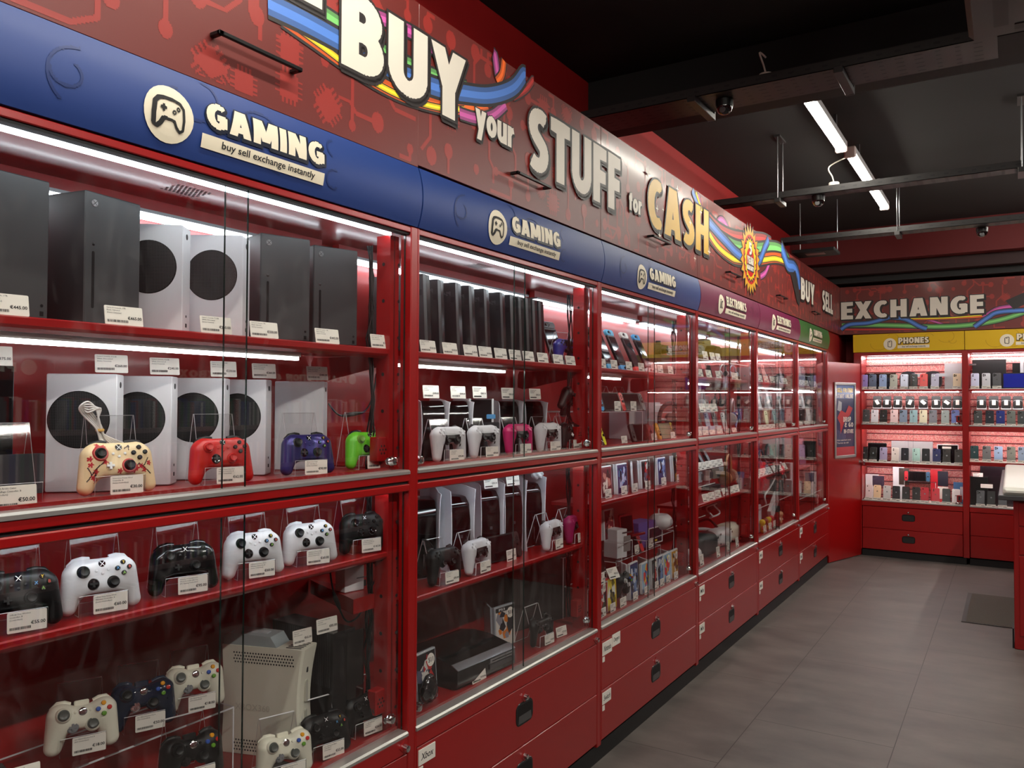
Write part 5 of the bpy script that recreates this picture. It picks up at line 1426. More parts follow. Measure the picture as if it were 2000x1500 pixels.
for px, pr, nm, X in ((-14, '€375.00', 'on top of the large black console', -.25), (219, '€260.00', 'on top of the first white console in the row', -.245), (323, '€240.00', 'on top of the second white console in the row', -.255), (438, '€270.00', 'on top of the third white console in the row', -.265), (517, '€260.00', 'on top of the fourth white console in the row', -.27), (621, '€480.00', 'on top of the plain white console', -.27)):
    card('price card standing '+nm, pr, L(px, X, 1.6965 if px > 0 else 1.702, .02), LEFT+A(-14), CL['s'], .075, .044, 2, .15, 'price cards on top of consoles')
card('large price card of fifty euro at the photo edge, on the middle rail', '€50.00', L(28, -.05, GA, .02), LEFT+A(-6), ('Official Arctic Camo', 'Camouflage Controller, B', '(Controllers)'), .083, .047, 2, .1)
easel('clear acrylic stand behind the fifty euro card at the photo edge', L(10, -.15, GA), LEFT+A(-8), .1, .165, .046)
M360 = WHITE2; SOFTW = mat('pad_white', (206, 206, 208), .42)
cream = mat('pad_cream', (232, 208, 164), .4)
pad_on_easel('cream gamepad with red blossom branches', 'series', 218, GA, -.145, -14, cream, '€30.00', ('Verve Series Present Wired', 'Controller, B', '(Series Controllers)'), stick=BLACK, dpad=WHITE, extra='ring', bumper=BLACK, w_=.105)
# blossoms and branches painted on the cream pad
def deco(pad_label, masks):
    for o in list(COL.objects):
        if o.get('label') == pad_label:
            for nm, m, f in masks: decal('series', m, f, .0006, 110).build(nm, o, True)
red_bl = colour((188, 40, 48), .4); brn = colour((40, 26, 28), .4)
def bl(x, z):
    for cx, cz in ((-.05, -.02), (-.055, -.032), (-.048, -.04), (-.06, -.005), (-.062, .008), (-.033, .035), (-.045, .038), (-.03, .0), (.035, -.016), (.045, -.012), (.03, -.02), (.052, -.02), (.0, -.02), (.062, -.005)):
        a = math.atan2(z-cz, x-cx); d = math.hypot(x-cx, z-cz)
        if d < .0048*(1+.35*math.cos(5*a)): return True
    return False
def br(x, z):
    for (x0, z0), (x1, z1) in (((-.068, -.04), (-.05, -.014)), ((-.05, -.014), (-.03, .004)), ((-.058, -.026), (-.066, -.01)), ((-.052, -.045), (-.05, -.014)), ((.02, -.022), (.04, -.006)), ((.04, -.006), (.066, -.028)), ((.05, -.012), (.06, .006)), ((.012, .03), (.022, .038)), ((.022, .038), (.02, .026))):
        t = max(0, min(1, ((x-x0)*(x1-x0)+(z-z0)*(z1-z0))/((x1-x0)**2+(z1-z0)**2)))
        if math.hypot(x-x0-t*(x1-x0), z-z0-t*(z1-z0)) < .0011: return True
    return False
deco('cream gamepad with red blossom branches', (('branch_print', brn, br), ('blossom_print', red_bl, bl)))
# white cable tied in a bundle above the cream pad
t = thing('cable_bundle', 'white cable coiled and tied above the cream gamepad', 'cable', L(200, -.15, GA+.12), LEFT)
cw = mat('cable_white', (206, 202, 198), .45)
for i in range(5):
    q = i*.006; b = MB(); P = [(-.004+q*.3, 0, .0), (-.014+q, .004*i, .03), (-.042+q, .006, .062), (-.052+q*.6, .002*i, .078), (-.034, 0, .09-q), (-.014+q*.5, .003, .075), (-.006, .002*i, .045), (.002, 0, .018), (.014+q, .0, .0), (.034+q*1.5, .0, -.012)]
    b.tube(smooth3(P, 5), .0021, cw, 8).build('cable_loop', t, True)
MB().lathe((-.003, .003, .026), [(-.003, .0085), (0, .0095), (.003, .0085)], colour((214, 170, 90), .5), 'z', 12).build('tie', t, True)
for d, px, X, rot, col, pr, ln, kw in (
    ('bright red gamepad on an acrylic stand', 421, -.145, -16, colour((186, 24, 20), .38), '€62.00', ('Official Series Pulse Red', 'Wireless Controller, B', '(Series Controllers)'), dict(stick=colour((186, 24, 20), .38), bumper=BLACK)),
    ('shifting blue purple gamepad on an acrylic stand', 589, -.15, -16, mat('pad_nebula', (54, 48, 112), .28, metal=.45, noise=.5, nscale=14), '€90.00', ('Official Series Stellar', 'Shift Controller, B', '(Series Controllers)'), dict(btn='letters', bumper=BLACK)),
    ('lime green gamepad on an acrylic stand', 707, -.15, -14, colour((104, 196, 44), .38), '€75.00', ('Official Series Velocity', 'Green Controller, B', '(Series Controllers)'), dict(stick=colour((110, 160, 60), .38), bumper=BLACK))):
    pad_on_easel(d, 'series', px, GA, X, rot, col, pr, ln, **kw)
# second shelf of pads
for d, k, px, rot, col, pr, ln, kw in (
    ('black gamepad with flat letters cut by photo edge', 'one', 24, -14, BLACK, '€55.00', ('Official One Wireless', 'Controller, B', '(Controllers)'), dict(btn='flat')),
    ('first white gamepad on the shelf of six', 'series', 186, -14, SOFTW, '€60.00', ('Official Series Robot White', 'Wireless Controller, B', '(Series Controllers)'), dict(btn='letters')),
    ('glossy black gamepad between two white gamepads', 'one', 348, -16, mat('pad_gloss_black', (16, 16, 17), .16), '€95.00', ('Wolverine V2 Tournament Edn', 'Wired Controller (XB, PC),', '(PC Gaming Controllers)'), dict(bumper=GLOSSB)),
    ('white gamepad behind the overlapping glass doors', 'series', 484, -18, SOFTW, '€60.00', ('Official Series Robot White', 'Wireless Controller, B', '(Series Controllers)'), dict(btn='letters')),
    ('white gamepad beside the matt black gamepad', 'series', 594, -18, SOFTW, '€60.00', ('Official Series Robot White', 'Wireless Controller, B', '(Series Controllers)'), dict(btn='letters')),
    ('matt black gamepad last on the shelf of six', 'series', 696, -14, BLACKM, '€145.00', ('Official Elite Series 2', 'Wireless Controller, B', '(Series Controllers)'), dict(stick=GLOSSB))):
    pad_on_easel(d, k, px, 1.165, -.135, rot, col, pr, ln, **kw)
# floor of the lower case: two risers, old pads, two consoles
yr = ycol(457, -.20, .8); riser('wide clear riser carrying three gamepads of white and dark blue', (-.20, .67, GB), LEFT, yr-.67, .19, .185)
for d, px, rot, col, pr, kw in (
    ('first white gamepad on the wide clear riser', 157, -24, M360, '€18.00', dict()),
    ('dark blue patterned gamepad on the clear riser', 273, -22, mat('pad_blueblack', (22, 34, 56), .14, noise=.9, nscale=60), '€50.00', dict(dpad=CHROME)),
    ('white gamepad ending the row on the riser', 373, -22, M360, '€18.00', dict())):
    pad_on_easel(d, '360', px, GB+.1895, -.30, rot, col, pr, ('360 Official Wireless Pad, B', '(360 Controllers)', ''), stick=mat('stick_grey', (84, 88, 84), .35) if col is M360 else BLACK, w_=.095, h_=.15, tilt=.32, **({'dpad': GREY} | kw))
riser('small clear riser under the black gamepad at the photo bottom', (-.07, ycol(300, -.07, .69), GB), LEFT, .16, .11, .075)
pad_on_easel('black gamepad with coloured buttons, cut by photo bottom', '360', 364, GB+.079, -.15, -16, BLACK, '€18.00', ('360 Official Wireless Pad, B', '(360 Controllers)', ''), w_=.095, h_=.15)
pad_on_easel('white gamepad in front of the cream console', '360', 546, GB, -.11, -20, M360, '€18.00', ('360 Official Wireless Pad, B', '(360 Controllers)', ''), stick=mat('stick_grey', (84, 88, 84), .35), dpad=GREY, h_=.15)
pad_on_easel('black letter gamepad next to the white one below', 'one', 621, GB, -.115, -14, BLACK, '€52.00', ('One Official 2016 Black', 'Controller, B', '(Controllers)'), btn='flat', h_=.15)
pad_on_easel('black letter gamepad beside the red lock box', 'one', 697, GB, -.13, -10, BLACK, '€54.00', ('One Official Wireless', 'Controller, B', '(Controllers)'), btn='flat', h_=.155)
# cream console with grille and disc tray
t = thing('cream_console', 'cream white upright console with grey drive on top', 'game console', (-.128, 1.685, GB), LEFT+A(18))
cm = mat('console_cream', (222, 221, 204), .4); w5 = .083
def waist(z, h=.309): return 1-.10*math.sin(PI*z/h)
b = MB(); n = 12; ring = []
for i in range(n+1):
    z = .309*i/n; k = waist(z); d0, d1 = -.004+.018*math.sin(PI*i/n), .258-.004*math.sin(PI*i/n)
    ring += [(-w5/2*k, d0+.006, z), (-w5/2*k+.006, d0, z), (w5/2*k-.006, d0, z), (w5/2*k, d0+.006, z), (w5/2*k, d1, z), (-w5/2*k, d1, z)]
fs = []
for i in range(n):
    for j in range(6): a = i*6+j; c = i*6+(j+1) % 6; fs.append((a, c, c+6, a+6))
fs += [tuple(range(6))[::-1], tuple(n*6+j for j in range(6))]
b.add(ring, fs, cm); b.build('body', t, 35)
b = MB()
for zz in (.262, .012):
    for i in range(22):
        for j in range(4): b.disc((-w5/2*waist(zz+j*.009)-.0006, .03+i*.0088+(j % 2)*.004, zz+j*.009), .0028, INK, 'x', 6)
b.build('side_grille', t)
b = MB()
for i in range(5): b.box(-.03+i*.014, -.024+i*.014, .012, .06, .3092, .3098, INK)
b.build('top_grille', t)
gm = mat('drive_grey', (150, 160, 162), .35)
MB().sweep([(.085, .309), (.105, .338), (.24, .342), (.256, .33), (.256, .309)], -.037, .037, gm).build('top_drive', t, 30)
MB().slab(-.012, .012, .13, .2, .339, .3425, .001, GREYL, .0005).build('drive_label', t)
b = MB().slab(-.0045, .0045, .006, .016, .235, .272, .004, INK, .0005).slab(-.0065, .0065, .0075, .02, .15, .215, .005, mat('tray_line', (180, 178, 164), .4), .0006).slab(-.006, .006, .009, .02, .08, .13, .005, mat('tray_line', (180, 178, 164), .4), .0006)
b.lathe((0, .006, .035), [(-.001, .010), (0, .018), (.002, .02)], mat('tray_line', (180, 178, 164), .4), 'y', 24); b.build('front_tray', t)
v, f = text2d('XBOX360', .0, 2); M = Matrix.Translation((-w5/2*.905-.0012, .215, .125)) @ Matrix.Rotation(-PI/2, 4, 'Z')
MB().flat([(x*.026, z*.026) for x, z in v], f, mat('emboss_grey', (196, 195, 180), .4), 0, M=M).build('side_lettering', t)
c0 = Matrix.Translation((0, 0, 0)); card('price card standing on the cream console', '€65.00', L(592, -.16, GB+.3095, .02), LEFT+A(-8), ('360 Console, 60GB, White,', 'Unboxed', '(360 Consoles)'), .066, .043, 2, .1)
box = box_item('black_console', 'tall black ribbed console behind the cream console', 'game console', (-.105, 1.803, GB), LEFT+A(-3), (.09, .275, .331), mat('one_black', (20, 20, 21), .3), parts=((.1, .9, .04, .97, GLOSSB, 'front_panel'),))
b = MB()
for i in range(26): b.box(-.0458, -.045, .012+i*.0098, .016+i*.0098, .17, .325, mat('rib_black', (44, 44, 46), .4))
b.build('side_ribs', box)
card('price card standing on the tall black ribbed console', '€85.00', L(640, -.13, GB+.3315, .02), LEFT+A(-8), ('One Console, 500GB, Black,', 'Unboxed', '(One Consoles)'), .075, .043, 2, .1)
t = thing('grille_console', 'small black console with chrome ridged grille, cut by the photo edge', 'game console', (-.10, .80, GB), LEFT+A(-12))
MB().slab(-.09, .09, 0, .2, 0, .228, .012, GLOSSB, .004).build('body', t)
b = MB()
for i in range(16): b.box(-.082, .082, .01+i*.0115, .014+i*.0115, .2283, .231, STEEL)
b.build('top_grille', t)
card('large price card on the chrome ridged console', '€95.00', L(34, -.11, GB+.232, .02), LEFT+A(-14), ('360 Slim (Slim) 4GB, Unboxed', '(360 Consoles)', ''), .085, .042, 2, .2)
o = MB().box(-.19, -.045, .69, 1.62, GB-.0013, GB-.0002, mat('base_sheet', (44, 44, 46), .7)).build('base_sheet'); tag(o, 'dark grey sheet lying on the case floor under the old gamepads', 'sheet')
# angled red board standing in for a shelf's reflection, carrying a white carton
t = thing('shelf_reflection', 'angled red board standing in for a reflected shelf, near the cables', 'shelf', (0, 0, 0))
pA, pB = onZ(605, 1126, 1.03), onZ(735, 1187, 1.03); d_ = .06
b = MB(); P = [(-.415, 1.965), (-.40, 1.955), (-.10, 1.835), (-.10, 1.955)]
b.add([(x, y, 1.03) for x, y in P]+[(x, y, .985) for x, y in P], [(0, 1, 2, 3), (7, 6, 5, 4), (0, 4, 5, 1), (1, 5, 6, 2), (2, 6, 7, 3), (3, 7, 4, 0)], RED_IN); b.build('board', t)
box_item('white_carton', 'small white carton standing on the angled red board', 'carton', (-.17, 1.915, 1.031), LEFT+A(-10), (.075, .05, .1), WHITE, parts=((.48, .6, .1, .3, INK, 'printed_mark'), (.1, .9, .38, .41, mat('ink_soft', (96, 94, 92), .6), 'printed_line')))
def hang_cable(lab, pts, r=.0028, m=None, plug=None):
    t = thing('loose_cable', lab, 'cable', (0, 0, 0)); MB().tube(smooth3(pts, 8), r, m or BLACK, 8).build('wire', t, True)
    if plug:
        for p in plug: MB().tube(p, [.004, .007, .007, .004], BLACK, 10).build('plug', t, True)
    return t
def pxl(l, X): return [tuple(map(float, onX(a, b_, X))) for a, b_ in l]
hang_cable('thin black cable with plug looping under the red shelf of gamepads', pxl([(645, 1118), (650, 1150), (660, 1180), (672, 1208), (685, 1214), (702, 1200), (718, 1165), (738, 1120)], -.16), plug=[pxl([(651, 1156), (655, 1168), (660, 1180), (664, 1190)], -.16)])
hang_cable('thin black cable joined by a connector behind the green gamepad', pxl([(642, 789), (655, 805), (668, 812), (690, 808), (708, 806), (722, 790), (731, 760), (735, 730)], -.2), plug=[pxl([(668, 812), (678, 811), (692, 808), (708, 806)], -.2)])

# ================================================================ second cabinet
pos = [(838, -.13), (866, -.16), (900, -.15), (926, -.15), (955, -.15), (986, -.15), (1006, -.15), (1022, -.15), (1036, -.15), (1049, -.15), (1061, -.15)]
for i, (px, X) in enumerate(pos):
    nm = ['first', 'second', 'third', 'fourth', 'fifth', 'sixth', 'seventh', 'eighth', 'ninth', 'tenth', 'eleventh'][i]
    if i == 0: sl0 = slab_console('slim dark console standing on edge, first in the row of eleven', L(px, X, 1.795), LEFT+A(8))
    else: dup(sl0, 'slim dark console standing on edge, %s in the row of eleven' % nm, L(px, X, 1.795), LEFT+A(8 if i < 6 else 2))
for i, px in enumerate((838, 881, 921, 950, 980, 1008, 1034, 1062, 1092, 1116)):
    nm = ['first', 'second', 'third', 'fourth', 'fifth', 'sixth', 'seventh', 'eighth', 'ninth', 'tenth'][i]
    card('%s price card along the shelf edge below the slim dark consoles' % nm, ('€150.00', '€155.00', '€145.00', '€170.00')[i % 4], L(px, -.064, 1.795, .02), LEFT+A(-4), ('4 Slim Console, 500GB,', 'Unboxed', '(Consoles)'), .078, .042, 2 if i < 5 else 1, .2, 'price cards below the slim consoles')
gamepad('ds4', 'blue gamepad leaning at the end of the slim console row', L(1107, -.13, 1.872), LEFT+A(-12), colour((44, 56, 140), .35), tilt=.25)
easel('clear acrylic stand behind the blue gamepad', L(1104, -.165, 1.795), LEFT+A(-12), .1, .16, .046)
handheld('slim dark tablet console leaning upright behind the blue gamepad', L(1096, -.24, 1.795), LEFT+A(-8), (60, 60, 64), (60, 60, 64), tilt=.35, upright=True)
fc0 = fin_console('white-finned console with glossy black front, first in the row of five', L(849, -.17, GA), LEFT+A(-34), dep=.2, w_=.1)
dup(fc0, 'white-finned console with glossy black front, second in the row of five', L(897, -.17, GA), LEFT+A(-34))
bt = box_item('black_console', 'narrow black console with light blue label between white-finned ones', 'game console', L(940, -.18, GA), LEFT+A(-36), (.085, .2, .222), mat('one_black', (20, 20, 21), .3), parts=((.12, .88, .04, .6, mat('case_grey', (50, 52, 56), .3), 'front_panel'), (.25, .7, .66, .74, colour((90, 160, 214)), 'blue_label'), (.2, .8, .3, .42, mat('panel_grey2', (74, 76, 80), .35), 'disc_panel')))
MB().box(-.052, -.044, 0, .2, 0, .226, WHITE).box(.044, .052, 0, .2, 0, .226, WHITE).build('side_shell', bt)
dup(fc0, 'white-finned console with glossy black front, behind the pink gamepad', L(997, -.17, GA), LEFT+A(-34))
dup(fc0, 'white-finned console with glossy black front, last in the row of five', L(1046, -.17, GA), LEFT+A(-34))
for i, (px, nm) in enumerate(((843, 'first'), (896, 'second'), (938, 'third'), (993, 'fourth'), (1046, 'fifth'))):
    card('price card standing on the %s tall console of the row of five' % nm, '€490.00', L(px, -.15, GA+(.2255 if i != 2 else .227), .02), LEFT+A(-6), ('5 Console, 825GB, White,', 'Unboxed', '(5 Consoles)'), .082, .046, 2 if i < 2 else 1, .1, 'price cards on top of tall consoles')
PW_ = mat('pad_ds_white', (208, 208, 212), .4); PINK = colour((196, 40, 104), .35)
for d, k, px, col, pr, kw in (
    ('white and black gamepad by the cabinet post, upper', 'ds5', 862, PW_, '€75.00', {}), ('white and black gamepad preceding the pink one', 'ds5', 932, PW_, '€70.00', {}),
    ('pink gamepad before the white-finned consoles', 'ds5', 999, PINK, '€72.00', {}), ('white gamepad between pink and black gamepads', 'ds5', 1058, PW_, '€70.00', {}),
    ('black gamepad with white cross buttons by the red lock box', 'series', 1103, BLACKM, '€70.00', dict(btn='letters', dpad=WHITE))):
    pad_on_easel(d, k, px, GA, -.125, -8, col, pr, ('5 Official Wireless', 'Controller, B', '(Controllers)'), w_=.09, h_=.15, **kw)
easel('empty clear stand behind the black gamepad with white cross', L(1087, -.28, GA), LEFT+A(0), .1, .17, .04)
gamepad('series', 'dark shell-shaped controller hanging near the cables of upper shelf', L(1108, -.12, 1.64), LEFT+A(20), BLACK, tilt=-.2, lean=.3)
# lower: big finned consoles, pads
fb = fin_console('tall white-finned console, foremost of the lower row', L(902, -.17, .995), LEFT+A(-16), h=.285, dep=.2, w_=.11, curl=.035, group='tall white-finned consoles lower row')
dup(fb, 'tall white-finned console cut by the post, in the lower row', L(828, -.2, .995), LEFT+A(-44), group='tall white-finned consoles lower row')
dup(fb, 'tall white-finned console in the lower row behind the tablet handheld', L(960, -.19, .995), LEFT+A(-22), group='tall white-finned consoles lower row')
dup(fb, 'tall white-finned console in the lower row with two price cards near', L(1005, -.19, .995), LEFT+A(-22), group='tall white-finned consoles lower row')
dup(fb, 'tall white-finned console topped by a crumpled white bag', L(1044, -.19, .995), LEFT+A(-22), group='tall white-finned consoles lower row')
card('price card on the third tall console of the lower row', '€490.00', L(960, -.17, 1.2855, .02), LEFT+A(-10), ('5 Console, White', 'Unboxed', '(Consoles)'), .08, .045, 1, .15)
card('price card on the fourth tall console of the lower row', '€390.00', L(1003, -.15, 1.2855, .02), LEFT+A(-10), ('5 Console, White', 'Unboxed', '(Consoles)'), .08, .045, 1, .15)
f_ = lambda X, Y, Z: np.sqrt(X**2+Y**2+(Z*1.4)**2)-.028-.006*np.sin(X*180)*np.cos(Z*210+Y*150)
t = thing('crumpled_bag', 'crumpled white bag lying on the last tall console', 'bag', L(1048, -.2, 1.29+.018)); v, fc = snet(f_, (-.04, -.04, -.03), (.04, .04, .03), (22, 22, 18)); MB().add(v, fc, WHITE).build('bag', t)
for d, k, px, col, pr, rot, kw in (
    ('black touch-screen gamepad with curled cable', 'ds4', 852, BLACKM, '€95.00', -6, {}), ('white gamepad between black gamepad and tablet handheld', 'ds5', 916, PW_, '€70.00', 2, {}),
    ('white gamepad beside the magenta one, lower shelf', 'ds5', 1064, PW_, '€70.00', 2, {}), ('magenta gamepad at the end of the lower shelf', 'ds5', 1108, colour((150, 22, 84), .35), '€72.00', 2, {'extra': BLACK})):
    pad_on_easel(d, k, px, .995, -.125, rot, col, pr, ('5 Official Wireless', 'Controller, B', '(Controllers)'), w_=.09, h_=.15, **kw)
hh = handheld('black tablet handheld with wide screen leaning between white gamepads', L(986, -.13, .998), LEFT+A(-6), (22, 22, 23), (22, 22, 23), tilt=.28)
card('price card in front of the black tablet handheld', '€250.00', L(1000, -.105, .9955, .02), LEFT, ('PC Handheld, Black', 'Unboxed', '(PC)'), .07, .045, 1, .1)
hang_cable('curled black cable rising from the gamepad by the post', pxl([(824, 1054), (834, 1056), (842, 1064), (847, 1076)], -.13), .0025)
# bottom: flat glossy console, cases, large black slab
t = thing('wide_console', 'large glossy black console with silver strip lying flat', 'game console', (-.052, 2.47, GB), LEFT+A(-4))
prof = [(.0, .012), (.0, .07), (.03, .085), (.12, .105), (.2, .108), (.27, .098), (.3, .08), (.3, .01), (.27, 0), (.03, 0)]
MB().sweep(prof, -.145, .2, GLOSSB).build('body', t, 40)
MB().sweep([(-.003, .071), (.028, .087), (.03, .085), (0, .069)], -.145, .2, mat('silver_strip', (190, 192, 196), .2, metal=.8)).build('silver_strip', t)
b = MB().box(.04, .19, -.004, .0, .05, .066, mat('silver_strip', (190, 192, 196), .2, metal=.8)).box(.05, .18, -.005, -.004, .056, .06, INK).box(.04, .19, -.004, 0, .028, .046, STEEL); b.build('front_slots', t)
def gc(lab, cov, px, X, z, rot=0, **k): return game_case(lab, L(px, X, z), LEFT+A(rot), cov, **k)
PAL = [((24, 24, 30), (210, 206, 200), (180, 40, 40), (90, 90, 110)), ((226, 222, 214), (40, 40, 46), (226, 130, 40), (150, 150, 160)), ((60, 44, 90), (180, 180, 210), (110, 150, 200), (30, 30, 60)), ((200, 150, 40), (240, 236, 220), (40, 36, 30), (120, 60, 20)),
       ((110, 40, 48), (226, 200, 190), (60, 20, 26), (190, 120, 110)), ((150, 190, 220), (230, 60, 50), (240, 220, 60), (50, 90, 160)), ((40, 60, 110), (210, 220, 235), (110, 140, 190), (20, 24, 40)), ((236, 214, 60), (40, 40, 40), (240, 240, 230), (120, 110, 30))]
CLR = mat('case_clear_grey', (170, 176, 184), .15)
gc('black game case with white round badge leaning at the post, lower case floor', PAL[0], 836, -.09, GB, 2, spine=CLR, w_=.12, h_=.17, badge=True, seed=3, tilt=.08)
gc('pale manga-style game case with round badge behind the flat glossy console', PAL[1], 988, -.20, GB, -6, spine=CLR, w_=.135, h_=.17, badge=True, seed=5, open_=.9, band='PS3')
box_item('monitor_box', 'large matt black slab standing behind the small dark gamepad', 'computer', L(1056, -.24, GB), LEFT+A(-12), (.36, .06, .33), mat('slab_black', (18, 18, 18), .55), parts=((.02, .98, .96, .985, mat('rib_black', (44, 44, 46), .4), 'top_trim'),))
pad_on_easel('small dark gamepad with two low sticks before the black slab', 'ds3', 1045, GB, -.12, -4, BLACK, '€38.00', ('3 Official Wireless', 'Controller, B', '(Controllers)'), w_=.1, h_=.155)
card('price card lying before the flat glossy console', '€125.00', L(937, -.05, GB, .02), LEFT+A(-8), ('3 Console 60GB, Unboxed', '(3 Consoles)', ''), .075, .042, 2, .15)
card('price card by the red lock box near the black slab', '€170.00', L(1098, -.07, GB, .02), LEFT+A(-8), ('3 Console Unboxed', '(3 Consoles)', ''), .075, .042, 1, .15)
# clear-plastic wrapped controller by the lower left lock
t = thing('wrapped_headset', 'dark headset in a clear bag leaning beside the badge case', 'headset', L(838, -.065, GB), LEFT)
f_ = lambda X, Y, Z: smin(np.sqrt((X/1.0)**2+(Y*1.7)**2+(Z-.05)**2)-.04, np.sqrt(X**2+(Y*1.7)**2+(Z-.085)**2)-.022, .02)-.003*np.sin(X*260)*np.sin(Z*180)
v, fc = snet(f_, (-.06, -.035, .004), (.06, .035, .12), (24, 18, 26)); MB().add(v, fc, GLOSSB).build('bag', t, True)

# ================================================================ third cabinet: handhelds
HP = [('yellow and blue', 1197, (226, 232, 40), (60, 170, 220)), ('light blue', 1222, (80, 180, 220), (70, 160, 220)), ('white and red', 1250, (230, 228, 222), (236, 70, 66)), ('bright blue and white', 1273, (56, 164, 224), (226, 226, 226))]
for nm, px, c1, c2 in HP: handheld('handheld console with %s grips leaning on end, top shelf' % nm, L(px, -.13, 1.797), LEFT+A(2), c1, c2, tilt=.42, upright=True, screen=mat('screen_glossy', (36, 44, 48), .05))
handheld('black handheld console leaning on end at the post, top shelf', L(1180, -.15, 1.797), LEFT+A(2), (30, 30, 32), (60, 160, 210), tilt=.42, upright=True, screen=mat('screen_glossy', (36, 44, 48), .05))
for i, px in enumerate((1178, 1201, 1230, 1254, 1279, 1291, 1311)): card('%s price card along the shelf edge below the leaning handhelds' % ['first', 'second', 'third', 'fourth', 'fifth', 'sixth', 'seventh'][i], '€200.00', L(px, -.064, 1.795, .02), LEFT+A(-2), ('Switch', '', ''), .07, .045, 1, .15, 'price cards below handhelds')
box_item('olive_carton', 'flat olive carton lying under the dark camera, top shelf', 'carton', L(1300, -.16, 1.795), LEFT, (.14, .18, .12), colour((84, 74, 44), .5), parts=((.1, .5, .2, .7, colour((60, 52, 34)), 'printed_patch'),))
card('price card leaning above the olive carton', '€120.00', L(1308, -.15, 1.9155, .02), LEFT+A(-8), ('Camera', '', ''), .06, .045, 1, .1)
def camera_item(lab, loc, rz, m, s=1.0, lensside=0):
    t = thing('camera', lab, 'camera', loc, rz, group='cameras on the top shelves')
    MB().slab(-.07*s, .07*s, 0, .05*s, 0, .08*s, .012*s, m, .004).slab(-.03*s, .03*s, .005*s, .045*s, .078*s, .105*s, .01*s, m, .003).build('body', t, 40)
    MB().lathe((0, 0, .04*s), [(-.05*s, .024*s), (-.05*s, .03*s), (-.03*s, .032*s), (0, .036*s)], BLACK, 'y', 22).build('lens', t, True)
    MB().lathe((-.045*s, .02*s, .08*s), [(0, .012*s), (.008*s, .011*s)], BLACK, 'z', 16).build('dial', t, True)
    return done(t)
camera_item('dark camera resting on top of the olive carton', L(1292, -.18, 1.9155), LEFT+A(20), BLACK, .8)
riser('long clear riser carrying two dark handhelds, third cabinet', (-.10, YA[2]+.02, GA), LEFT, .72, .2, .165)
handheld('handheld console with blue and red grips on the clear riser', L(1200, -.15, GA+.17), LEFT+A(-8), (50, 150, 205), (236, 66, 64), tilt=.35)
handheld('plain black handheld console on the clear riser', L(1240, -.15, GA+.17), LEFT+A(-8), (30, 30, 32), (30, 30, 32), tilt=.35)
for nm, px in (('first', 1207), ('second', 1238)): card('price card before the %s handheld on the clear riser' % nm, '€190.00', L(px, -.112, GA+.1695, .02), LEFT, ('Switch', '', ''), .075, .05, 1, .05)
for nm, px in (('first', 1183), ('second', 1215)): easel('empty tall clear stand on the riser, %s of two' % nm, L(px, -.24, GA+.1695), LEFT, .1, .13, .04)
box_item('white_console', 'slim white console standing behind the brown grip handheld', 'game console', L(1234, -.27, GA), LEFT+A(-15), (.05, .17, .19), WHITE, parts=((.4, .6, .5, .9, GREYL, 'disc_slot'),))
box_item('white_console', 'wide white console carton standing near the steering wheel', 'game console', L(1277, -.29, GA), LEFT+A(-8), (.16, .1, .215), GREYL, parts=((.1, .9, .9, .95, WHITE, 'top_trim'),))
handheld('black handheld console leaning on the case floor by the glass joint', L(1258, -.12, GA), LEFT+A(-4), (34, 32, 32), (34, 32, 32), tilt=.3)
handheld('handheld console with yellow grips leaning by the red lock box', L(1306, -.12, GA), LEFT+A(-2), (222, 168, 40), (226, 214, 60), tilt=.35, screen=mat('screen_light', (150, 160, 130), .2))
handheld('handheld console with lime grip peeking out by the post', L(1170, -.12, GA), LEFT+A(6), (30, 30, 30), (226, 232, 40), tilt=.35)
for nm, px in (('black', 1221), ('dark', 1279), ('yellow', 1316)): card('price card on the case floor near the %s handheld by the glass' % nm, '€160.00', L(px, -.06, GA, .02), LEFT, ('Switch', '', ''), .07, .045, 1, .15)
t = thing('steering_wheel', 'dark racing steering wheel standing behind the yellow grip handheld', 'steering wheel', L(1309, -.19, GA), LEFT+A(-20))
R_ = .1; MB().tube([(R_*math.cos(a), .0, .11+R_*math.sin(a)) for a in np.linspace(0, 2*PI, 33)[:-1]], .013, BLACKM, 12, closed=True).build('rim', t, True)
b = MB()
for a in (0, PI, 1.5*PI): b.tube([(0, .004, .11), (R_*math.cos(a), .0, .11+R_*math.sin(a))], .009, STEEL, 8)
b.cyl((0, -.01, .11), .04, .02, BLACK, 'y', 20).build('spokes', t, True)
# lower third cabinet
z3 = 1.16
o = MB().sweep([(.055, z3-.02), (.05, z3-.014), (.05, z3-.003), (.055, z3), (.26, z3), (.26, z3-.015), (.075, z3-.015)], .012, W-.042, RED).build('shelf', CAB[2])
cs = [(1185, 0, 'maroon'), (1209, 2, 'violet'), (1222, 0, 'pale'), (1236, 1, 'dark silver'), (1268, 6, 'grey blue'), (1322, 3, 'golden')]
pali = {'maroon': 4, 'violet': 2, 'pale': 1, 'dark silver': 0, 'grey blue': 6, 'golden': 3}
for i, (px, _, nm) in enumerate(((1186, 0, 'maroon'), (1217, 0, 'violet'), (1238, 0, 'pale'), (1263, 0, 'dark silver'), (1294, 0, 'grey blue'), (1324, 0, 'golden'))):
    gc('%s game case in a white frame on the upper red shelf of handhelds cabinet' % nm, PAL[pali[nm]], px, -.11, z3, (0, 0, 24, 0, 0, 0)[i], w_=.13, h_=.155, seed=20+i, open_=(0, .7, 0, .8, .6, .8)[i], tilt=.06)
    card('price card before the %s game case on the upper shelf' % nm, '€45.00', L(px+3, -.085, z3, .02), LEFT+A(-2), ('Game', '', ''), .065, .045, 1, .06)
riser('deep clear riser under the violet carton and red handheld', (-.14, ycol(1203, -.14, .8), GB), LEFT, .62, .2, .19)
